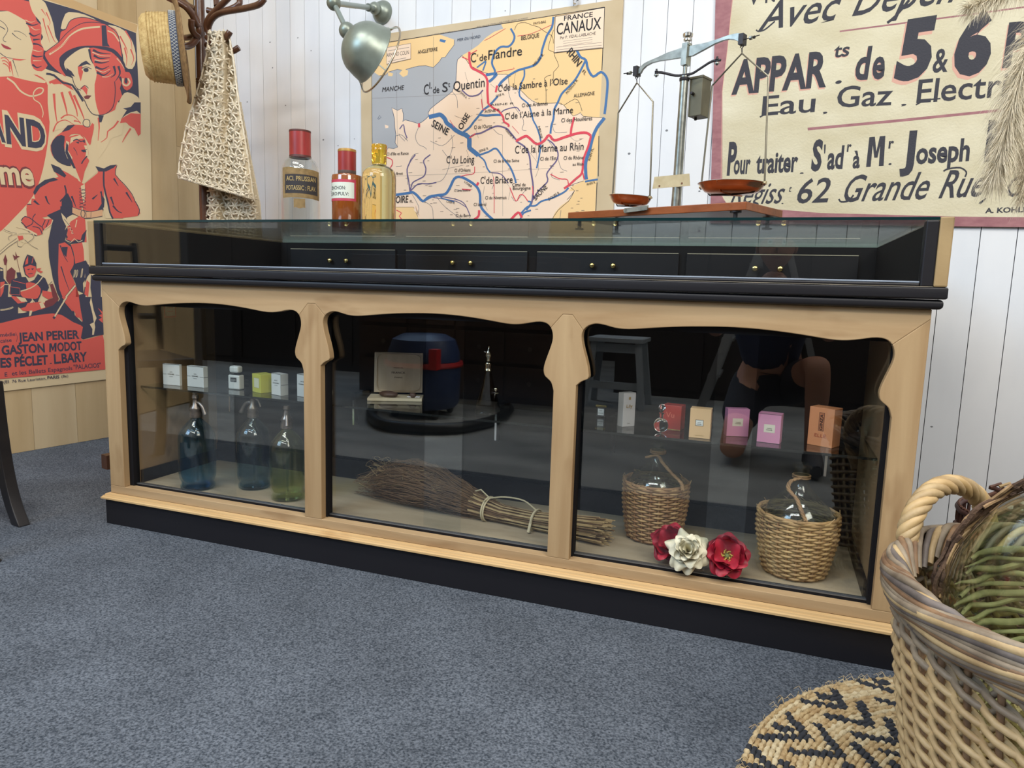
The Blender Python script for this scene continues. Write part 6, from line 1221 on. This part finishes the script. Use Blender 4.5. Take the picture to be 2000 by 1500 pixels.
q.tube([l0+V((.0, -.02, -.05)), l0+V((-.0, -.0, -.08))], .006, bwk[0], 6); q.build('hinged_lid', HB, smooth=60)

# ------------------------------------------------------------------ pampas grass in a floor vase
pg = mat('pampas_plume', (222, 212, 190), .95, rgb2=(200, 188, 160), vscale=(50, 50, 50)); ps_ = mat('pampas_stem', (176, 156, 112), .8)
vx, vy = 3.12, .10
PG = thing('pampas_vase', (vx, vy, 0), 'tall vase of drooping beige pampas grass at the right edge before the painted sign', 'dried grass')
q = MB(); q.lathe([(0, .002), (.09, .002), (.11, .06), (.12, .2), (.09, .38), (.05, .46), (.06, .5), (.055, .498), (.045, .46), (.08, .37), (0, .3)], (vx, vy, 0), mat('grey_vase', (92, 88, 84), .5), 36, caps=False); q.build('vase', PG, smooth=60)
rr = random.Random(77)
def plume(spine, n, ln, droop):
    sp3 = cr([aty(u, v, y) for u, v, y in spine], n=8); q = MB(); M_ = len(sp3)
    q.tube(sp3, .0022, ps_, 5)
    for i in range(n):
        t_ = rr.random(); j = t_*(M_-1); a = int(j); p = sp3[a]+(sp3[min(a+1, M_-1)]-sp3[a])*(j-a); T_ = unit(sp3[min(a+1, M_-1)]-sp3[max(a-1, 0)])
        d = V((rr.gauss(0, 1), rr.gauss(0, 1), rr.gauss(0, 1))); d = unit(d-T_*(d@T_)*.9+T_*1.1); L2 = ln*rr.uniform(.4, 1)*(1-.5*t_)*(.5+.5*min(1, t_*6)); dn = V((0, 0, -1))
        pts = [p, p+d*L2*.35, p+d*L2*.65+dn*L2*droop*.25, p+d*L2*.85+dn*L2*droop*.7]
        # thin ribbon of two quads
        w_ = rr.uniform(.0003, .0007); sd = unit(np.cross(d, V((rr.gauss(0, 1), rr.gauss(0, 1), rr.gauss(0, 1))))); vs_ = []
        for kk, pp in enumerate(pts): ww = w_*(1-.28*kk); vs_ += [pp+sd*ww, pp-sd*ww]
        q.add(vs_, [(0, 1, 3, 2), (2, 3, 5, 4), (4, 5, 7, 6)], pg)
    q.build('plume', PG, smooth=None, recalc=False); return sp3
plume([(2080, -160, .0), (2030, -70, -.02), (1980, -20, -.04), (1930, 0, -.05), (1890, 18, -.06)], 1700, .075, .4)
plume([(2130, -60, .0), (2060, 30, -.02), (2005, 120, -.05), (1978, 210, -.06), (1958, 290, -.06), (1940, 350, -.06)], 5200, .100, .55)
plume([(2160, 0, .04), (2090, 80, .02), (2030, 180, .0), (2010, 290, -.01), (2005, 380, -.02)], 3600, .095, .6)
for u in (2080, 2130, 2160):
    e = aty(u, {2080: -160, 2130: -60, 2160: 0}[u], .04 if u == 2160 else .0); q = MB(); q.tube(cr([V((vx, vy, .35)), V((vx+.01, vy, .9)), e+V((.10, .03, .06)), e], n=6), .003, ps_, 6); q.build('stem', PG)

# ------------------------------------------------------------------ black chair at the left edge
CHR = thing('chair', (-.36, -.42, 0), 'black painted wooden chair cut off by the left edge, in front of the poster', 'chair')
wb_ = mat('chair_black', (24, 23, 26), .32, spec=.5, rgb2=(36, 33, 34), vscale=(8, 8, 40))
A1 = V((-.336, -.115, 0)); Af = V((-.232, -.132, 0)); B1 = V((-.16, -.45, 0)); Bf = V((-.0125, -.372, 0)); ctrS = (A1+B1)/2+unit(V((-.72, -.50, 0)))*.2
ev = B1-A1; pv = unit(V((ev[1], -ev[0], 0))); pv = pv if pv@V((-1, -1, 0)) > 0 else -pv
C1 = A1+pv*.40; D1 = B1+pv*.40; Cf = C1+(A1-Af)*.5; Df = D1+(B1-Bf)*.5
def leg(top, ft, zt, w0=.021, w1=.022):
    q = MB(); pts = []; T_ = top+V((0, 0, zt)); 
    P_ = cr([T_, top*.9+ft*.1+V((0, 0, zt*.7)), top*.72+ft*.28+V((0, 0, zt*.4)), top*.42+ft*.58+V((0, 0, zt*.17)), ft+V((0, 0, .0))], n=5)
    n = len(P_); vs_ = []; fs = []
    o1 = unit(ft-top); o2 = V((-o1[1], o1[0], 0))
    for i, p in enumerate(P_):
        w_ = w0+(w1-w0)*i/(n-1)
        for a, b in ((-1, -1), (1, -1), (1, 1), (-1, 1)): vs_.append(p+o1*a*w_+o2*b*w_*.8)
    for i in range(n-1):
        for k_ in range(4): fs.append((i*4+k_, i*4+(k_+1) % 4, (i+1)*4+(k_+1) % 4, (i+1)*4+k_))
    fs += [(0, 1, 2, 3), tuple((n-1)*4+k_ for k_ in (3, 2, 1, 0))]; q.add(vs_, fs, wb_); q.build('leg', CHR, smooth=40, bevel=.003)
for a, b in ((A1, Af), (B1, Bf), (C1, Cf), (D1, Df)): leg(a, b, .449)
q = MB(); c4 = [A1, B1, D1, C1]; cc = sum(c4)/4; sq = [cc+(p-cc)*1.04 for p in c4]; q.add([p+V((0, 0, .450)) for p in sq]+[p+V((0, 0, .478)) for p in sq], [(3, 2, 1, 0), (4, 5, 6, 7)]+[(i, (i+1) % 4, 4+(i+1) % 4, 4+i) for i in range(4)], wb_); q.build('seat', CHR, smooth=None, bevel=.006)
q = MB()
for p in (C1, D1): q.tube([p+V((0, 0, .479)), p+pv*.02+V((0, 0, .70)), p+pv*.06+V((0, 0, .92))], .014, wb_, 10)
q.build('back_post', CHR, smooth=50)
q = MB()
for z in (.62, .76, .90): 
    f_ = (z-.48)/.44*.06; q.tube([C1+pv*f_+V((0, 0, z)), (C1+D1)/2+pv*(f_+.02)+V((0, 0, z)), D1+pv*f_+V((0, 0, z))], .013, wb_, 10, flat=1.8)
q.build('back_rail', CHR, smooth=50)
# ------------------------------------------------------------------ what stands in the hall behind the camera and shows in the glass
def mir(u, v): p = atz(u, v, 0); return V((p[0], -p[1], 0))
dko = wood('dark_oak', (74, 54, 42), (48, 34, 26), scale=(4, 20, 20), rough=.5, knots=(36, 26, 20))
a = mir(1120, 812); x1 = a[0]-.10; x0 = x1-1.5; y0 = a[1]
t = thing('chest_of_drawers', ((x0+x1)/2, y0-.2, -.008), 'dark oak chest of small drawers reflected in the middle counter glass', 'chest of drawers')
q = MB(); q.box(x0, x1, y0-.42, y0, .03, .98, dko); q.box(x0+.02, x1-.02, y0-.40, y0-.01, -.0079, .0299, mat('chest_base_pale', (170, 166, 156), .6)); q.build('body', t, smooth=None, bevel=.004)
for i in range(4):
    for j in range(4):
        q = MB(); dx = (x1-x0-.08)/4; z0 = .07+j*.225; q.box(x0+.04+i*dx+.012, x0+.04+(i+1)*dx-.012, y0+.0002, y0+.018, z0, z0+.20, dko); d = q.build('drawer', t, smooth=None, bevel=.003)
        q = MB(); q.lathe([(.006, 0), (.006, .012), (.015, .018), (.013, .026), (0, .028)], (x0+.04+(i+.5)*dx, y0+.018, z0+.1), mat('chest_knob', (120, 112, 100), .3, metal=.8), 14, (0, 1, 0)); q.build('knob', d)
for k, (xa_, xb_) in enumerate(((-4.0, x0-.15), (x1+.1, 6.2))):
    t = thing('storage_cabinet', ((xa_+xb_)/2, -3.9, -.008), ('long dark cabinet standing left of the chest of drawers in the hall', 'long dark cabinet standing right of the chest of drawers in the hall')[k], 'cabinet')
    q = MB(); q.box(xa_, xb_, -4.2, -3.75, -.0079, 1.25, mat('cabinet_dark', (42, 34, 31), .7)); q.build('body', t, smooth=None, bevel=.004)
    n = int((xb_-xa_)/.6); 
    for i in range(n):
        w_ = (xb_-xa_)/n; q = MB(); q.box(xa_+i*w_+.01, xa_+(i+1)*w_-.01, -3.7495, -3.735, .05, 1.22, mat('cabinet_dark', (42, 34, 31), .7)); q.build('door', t, smooth=None, bevel=.003)
# stool
s0 = mir(1200, 792); stl = mat('stool_grey_paint', (176, 184, 190), .6)
t = thing('stool', (s0[0], s0[1], -.008), 'pale grey painted wooden stool reflected in the right counter glass', 'stool')
q = MB(); q.box(s0[0]-.19, s0[0]+.19, s0[1]-.15, s0[1]+.15, .44, .47, stl); q.build('seat', t, smooth=None, bevel=.004)
for i in (-1, 1):
    for j in (-1, 1):
        q = MB(); q.add([V((s0[0]+i*(.15+dx), s0[1]+j*(.11+dy), .4395)) for dx, dy in ((-.02, -.02), (.02, -.02), (.02, .02), (-.02, .02))]+[V((s0[0]+i*(.20+dx), s0[1]+j*(.15+dy), -.0078)) for dx, dy in ((-.02, -.02), (.02, -.02), (.02, .02), (-.02, .02))], [(0, 1, 2, 3), (7, 6, 5, 4)]+[(k_, (k_+1) % 4, 4+(k_+1) % 4, 4+k_) for k_ in range(4)], stl); q.build('leg', t, smooth=None)
q = MB(); q.box(s0[0]-.165, s0[0]+.165, s0[1]+.11, s0[1]+.13, .12, .17, stl); q.build('stretcher', t, smooth=None); q = MB(); q.box(s0[0]-.145, s0[0]+.145, s0[1]+.095, s0[1]+.115, .37, .43, stl); q.build('apron', t, smooth=None)
# step ladder
l0 = mir(1350, 800); alu = mat('ladder_aluminium', (160, 162, 164), .35, metal=.8)
t = thing('step_ladder', (l0[0], l0[1], -.008), 'aluminium step ladder reflected in the right counter glass', 'ladder')
for s_ in (0, .42):
    q = MB(); b0 = V((l0[0]+.05, l0[1]-s_, -.002)); b1 = V((l0[0]+.45, l0[1]-.05-s_*.8, 1.35)); q.obox((b0+b1)/2, (unit(b1-b0), (0, 1, 0), np.cross(unit(b1-b0), (0, 1, 0))), (.70, .012, .028), alu); q.build('front_rail', t, smooth=None)
    q = MB(); b0 = V((l0[0]+.85, l0[1]-s_, -.002)); b1 = V((l0[0]+.47, l0[1]-.05-s_*.8, 1.33)); q.obox((b0+b1)/2, (unit(b1-b0), (0, 1, 0), np.cross(unit(b1-b0), (0, 1, 0))), (.69, .010, .016), alu); q.build('rear_rail', t, smooth=None)
for i in range(5):
    z = .22+i*.25; xx = l0[0]+.05+.40*z/1.35; q = MB(); q.box(xx-.03, xx+.05, l0[1]-.40, l0[1]-.02, z, z+.02, alu); q.build('step', t, smooth=None)
# workshop vacuum with hose
v0 = mir(775, 822); vb = mat('vacuum_blue', (34, 50, 86), .45); vr = mat('vacuum_red', (170, 34, 36), .4); vk = mat('vacuum_black', (26, 26, 28), .45)
t = thing('vacuum_cleaner', (v0[0], v0[1]-.2, -.008), 'blue workshop vacuum cleaner with red trim reflected in the middle glass', 'vacuum cleaner')
c = V((v0[0]+.02, v0[1]-.22, 0))
q = MB(); q.lathe([(0, .05), (.20, .05), (.22, .08), (.225, .30), (0, .30)], c, vb, 32); q.build('tank', t, smooth=40, bevel=.004)
q = MB(); q.lathe([(.235, .30), (.24, .31), (.235, .33), (0, .33)], c, vr, 32); q.box(c[0]+.14, c[0]+.19, c[1]+.16, c[1]+.215, .30, .42, vr); q.build('red_trim', t, smooth=40)
q = MB(); q.lathe([(.22, .332), (.215, .39), (.19, .46), (.13, .49), (0, .495)], c, vb, 32); q.build('motor_head', t, smooth=40)
for k in range(4):
    a_ = k*math.pi/2+.7; q = MB(); q.lathe([(.028, -.012), (.028, .012)], c+V((math.cos(a_)*.18, math.sin(a_)*.18, .0205)), vk, 16, (1, 0, 0)); q.build('wheel', t, smooth=40)
hp = [c+V((-.2, .1, .25))]+[mir(*p)+V((0, 0, .026)) for p in ((722, 800), (712, 822), (735, 842), (800, 850), (880, 850), (950, 835), (985, 812), (970, 800))]
q = MB(); q.tube(cr(hp, n=6), .030, vk, 12); q.build('hose', t, smooth=70)

# ------------------------------------------------------------------ the photographer
skin = mat('skin', (196, 146, 120), .55, rgb2=(180, 128, 104), vscale=(12, 12, 12)); shn = mat('dark_shorts', (34, 36, 46), .9); tsh = mat('navy_shirt', (44, 52, 78), .9); hr = mat('hair_brown', (70, 52, 40), .8); sho = mat('shoe_grey', (90, 90, 94), .7)
PX, PY = 1.93, -1.98
t = thing('person', (PX, PY, 0), 'person in navy shirt and dark shorts kneeling and holding up a phone', 'person')
G = 0
J = dict(pel=(PX+.03, PY-.02, .36), bel=(PX+.02, PY+.01, .50), che=(PX+.01, PY+.04, .70), nck=(PX+.01, PY+.07, .84), nk2=(PX+.01, PY+.09, .90),
         lsh=(PX-.17, PY+.05, .79), lel=(PX-.25, PY+.17, .60), lwr=(PX-.09, PY+.285, .745), lha=(PX-.065, PY+.31, .775),
         rsh=(PX+.19, PY+.05, .79), rel=(PX+.28, PY+.17, .60), rwr=(PX+.125, PY+.285, .745), rha=(PX+.095, PY+.31, .775),
         lhp=(PX-.07, PY-.01, .34), lkn=(PX-.12, PY+.32, .06), lca=(PX-.12, PY+.10, .065), lan=(PX-.12, PY-.12, .06), lto=(PX-.12, PY-.24, .035),
         rhp=(PX+.13, PY-.01, .34), rkn=(PX+.22, PY+.30, .50), rca=(PX+.23, PY+.27, .33), ran=(PX+.23, PY+.22, .09), rhe=(PX+.235, PY+.25, .04), rto=(PX+.245, PY+.40, .03))
nm = list(J); ix = {n: i for i, n in enumerate(nm)}
ed = [('pel', 'bel'), ('bel', 'che'), ('che', 'nck'), ('nck', 'nk2'), ('che', 'lsh'), ('lsh', 'lel'), ('lel', 'lwr'), ('lwr', 'lha'), ('che', 'rsh'), ('rsh', 'rel'), ('rel', 'rwr'), ('rwr', 'rha'), ('pel', 'lhp'), ('lhp', 'lkn'), ('lkn', 'lca'), ('lca', 'lan'), ('lan', 'lto'), ('pel', 'rhp'), ('rhp', 'rkn'), ('rkn', 'rca'), ('rca', 'ran'), ('ran', 'rhe'), ('rhe', 'rto')]
rd_ = dict(pel=.13, bel=.125, che=.135, nck=.065, nk2=.055, lsh=.055, lel=.040, lwr=.026, lha=.030, rsh=.055, rel=.040, rwr=.026, rha=.030, lhp=.092, lkn=.058, lca=.055, lan=.035, lto=.03, rhp=.092, rkn=.060, rca=.055, ran=.036, rhe=.036, rto=.030)
def build_skin(name, pts, edges, radii, m, root=0, sub=2):
    """one vertex per joint; the Skin modifier grows the tapered limb surface around it"""
    b = bmesh.new(); ly_ = b.verts.layers.skin.verify(); o = ORG[t.name]
    vs_ = [b.verts.new(tuple(map(float, V(p)-o))) for p in pts]
    for e in edges: b.edges.new((vs_[e[0]], vs_[e[1]]))
    for v_, r in zip(vs_, radii): v_[ly_].radius = (r, r)
    vs_[root][ly_].use_root = True
    me = bpy.data.meshes.new(name); b.to_mesh(me); b.free(); me.materials.append(m)
    ob = bpy.data.objects.new(name, me); COL.objects.link(ob); ob.parent = t; ORG[ob.name] = o
    md = ob.modifiers.new('skin', 'SKIN'); md.use_smooth_shade = True
    md = ob.modifiers.new('sub', 'SUBSURF'); md.levels = sub; md.render_levels = sub; return ob
pts = [J[n] for n in nm]; edges = [(ix[a], ix[b]) for a, b in ed]; rads = [rd_[n] for n in nm]
# five fingers on each hand, curled round the phone
for sd, ha in ((-1, 'lha'), (1, 'rha')):
    h = V(J[ha])
    for k in range(4):
        base = h+V((-sd*.012, .010, .022-.017*k)); i0 = len(pts)
        ln = (.030, .034, .032, .026)[k]
        pts += [base, base+V((-sd*ln*.7, .006, .004)), base+V((-sd*ln*1.2, -.012, .004))]; rads += [.010, .009, .0075]; edges += [(ix[ha], i0), (i0, i0+1), (i0+1, i0+2)]
    i0 = len(pts); pts += [h+V((-sd*.010, -.020, .010)), h+V((-sd*.028, -.030, .022)), h+V((-sd*.048, -.028, .030))]; rads += [.013, .011, .009]; edges += [(ix[ha], i0), (i0, i0+1), (i0+1, i0+2)]
build_skin('body', pts, edges, rads, skin)
sub_ = lambda names: ([J[n] for n in names])
def cloth_skin(name, names, ee, rr_, m):
    p = [J[n] if isinstance(n, str) else n for n in names]; build_skin(name, p, ee, rr_, m)
lm = V(J['lhp'])*.35+V(J['lkn'])*.65; rm = V(J['rhp'])*.35+V(J['rkn'])*.65; wst = V(J['pel'])*.5+V(J['bel'])*.5
cloth_skin('shorts', ['pel', tuple(wst), 'lhp', tuple(lm), 'rhp', tuple(rm)], [(0, 1), (0, 2), (2, 3), (0, 4), (4, 5)], [.145, .140, .108, .092, .108, .092], shn)
le = V(J['lsh'])*.35+V(J['lel'])*.65; re_ = V(J['rsh'])*.35+V(J['rel'])*.65
cloth_skin('shirt', ['che', 'bel', tuple(wst), 'lsh', tuple(le), 'rsh', tuple(re_), tuple(V(J['nck'])-V((0, 0, .03)))], [(0, 1), (1, 2), (0, 3), (3, 4), (0, 5), (5, 6), (0, 7)], [.148, .140, .142, .068, .060, .068, .060, .075], tsh)
hc_ = V((PX+.01, PY+.125, 1.01))
q = MB()
def head(u, v):
    a = 2*math.pi*u; f = math.pi*v; x = math.sin(f)*math.cos(a); y = math.sin(f)*math.sin(a); z = math.cos(f)
    r = V((.078*x, .095*y, .118*z))
    if z < -.2: r[0] *= 1-.35*(-z-.2); r[1] = r[1]*(1-.25*(-z-.2))+.012
    fr = math.exp(-((x/.16)**2))*(1 if y > 0 else 0); r[1] += fr*(.020*math.exp(-((z+.12)/.13)**2)-.006*math.exp(-((z-.12)/.10)**2)+.006*math.exp(-((z+.48)/.09)**2))
    for sx in (-1, 1): r[1] -= .009*math.exp(-(((x-sx*.36)/.16)**2+((z-.08)/.11)**2))*(1 if y > 0 else 0)
    return hc_+r
q.grid(head, 48, 32, skin, cu=True)
for sx in (-1, 1):
    q.sphere(hc_+V((sx*.080, -.002, -.005)), .030, skin, 14, (.35, .65, 1.05)); q.sphere(hc_+V((sx*.029, .082, .012)), .012, mat('eye_white', (220, 218, 212), .3), 12); q.sphere(hc_+V((sx*.029, .0915, .012)), .0058, mat('iris', (60, 44, 34), .2), 10)
q.sphere(hc_+V((0, .088, -.056)), .020, mat('lips', (168, 100, 92), .5), 12, (1.1, .35, .3)); q.build('head', t, smooth=80)
q = MB(); q.grid(lambda u, v: hc_+V((0, -.010, .012))+V((.088*math.sin(math.pi*v*.56)*math.cos(2*math.pi*u)*(1+.04*math.sin(u*60)), .104*math.sin(math.pi*v*.56)*math.sin(2*math.pi*u)*(1+.03*math.sin(u*50)), .122*math.cos(math.pi*v*.56)+.045*v*max(0, math.sin(2*math.pi*u)))), 48, 12, hr, cu=True); q.build('hair', t, smooth=80)
for nm_, e0_, e1__ in (('shoe', V((PX+.232, PY+.19, .045)), V((PX+.245, PY+.43, .035))), ('shoe', V((PX-.12, PY-.15, .055)), V((PX-.12, PY-.30, .045)))):
    q = MB(); q.tube(cr([e0_, e0_*.6+e1__*.4+V((0, 0, .006)), e1__], n=5), [.044, .048, .050, .050, .048, .046, .044, .043, .042, .038, .028], sho, 14, flat=.9); q.build(nm_, t, smooth=70)
q = MB(); pc_ = CAM-_f*.018; q.obox(pc_+_r2*.015, (_r2, _d2, _f), (.078, .037, .0045), mat('phone_black', (20, 20, 22), .2)); tag(q.build('phone', smooth=None, bevel=.003), 'black phone held up in both hands of the kneeling person', 'phone')
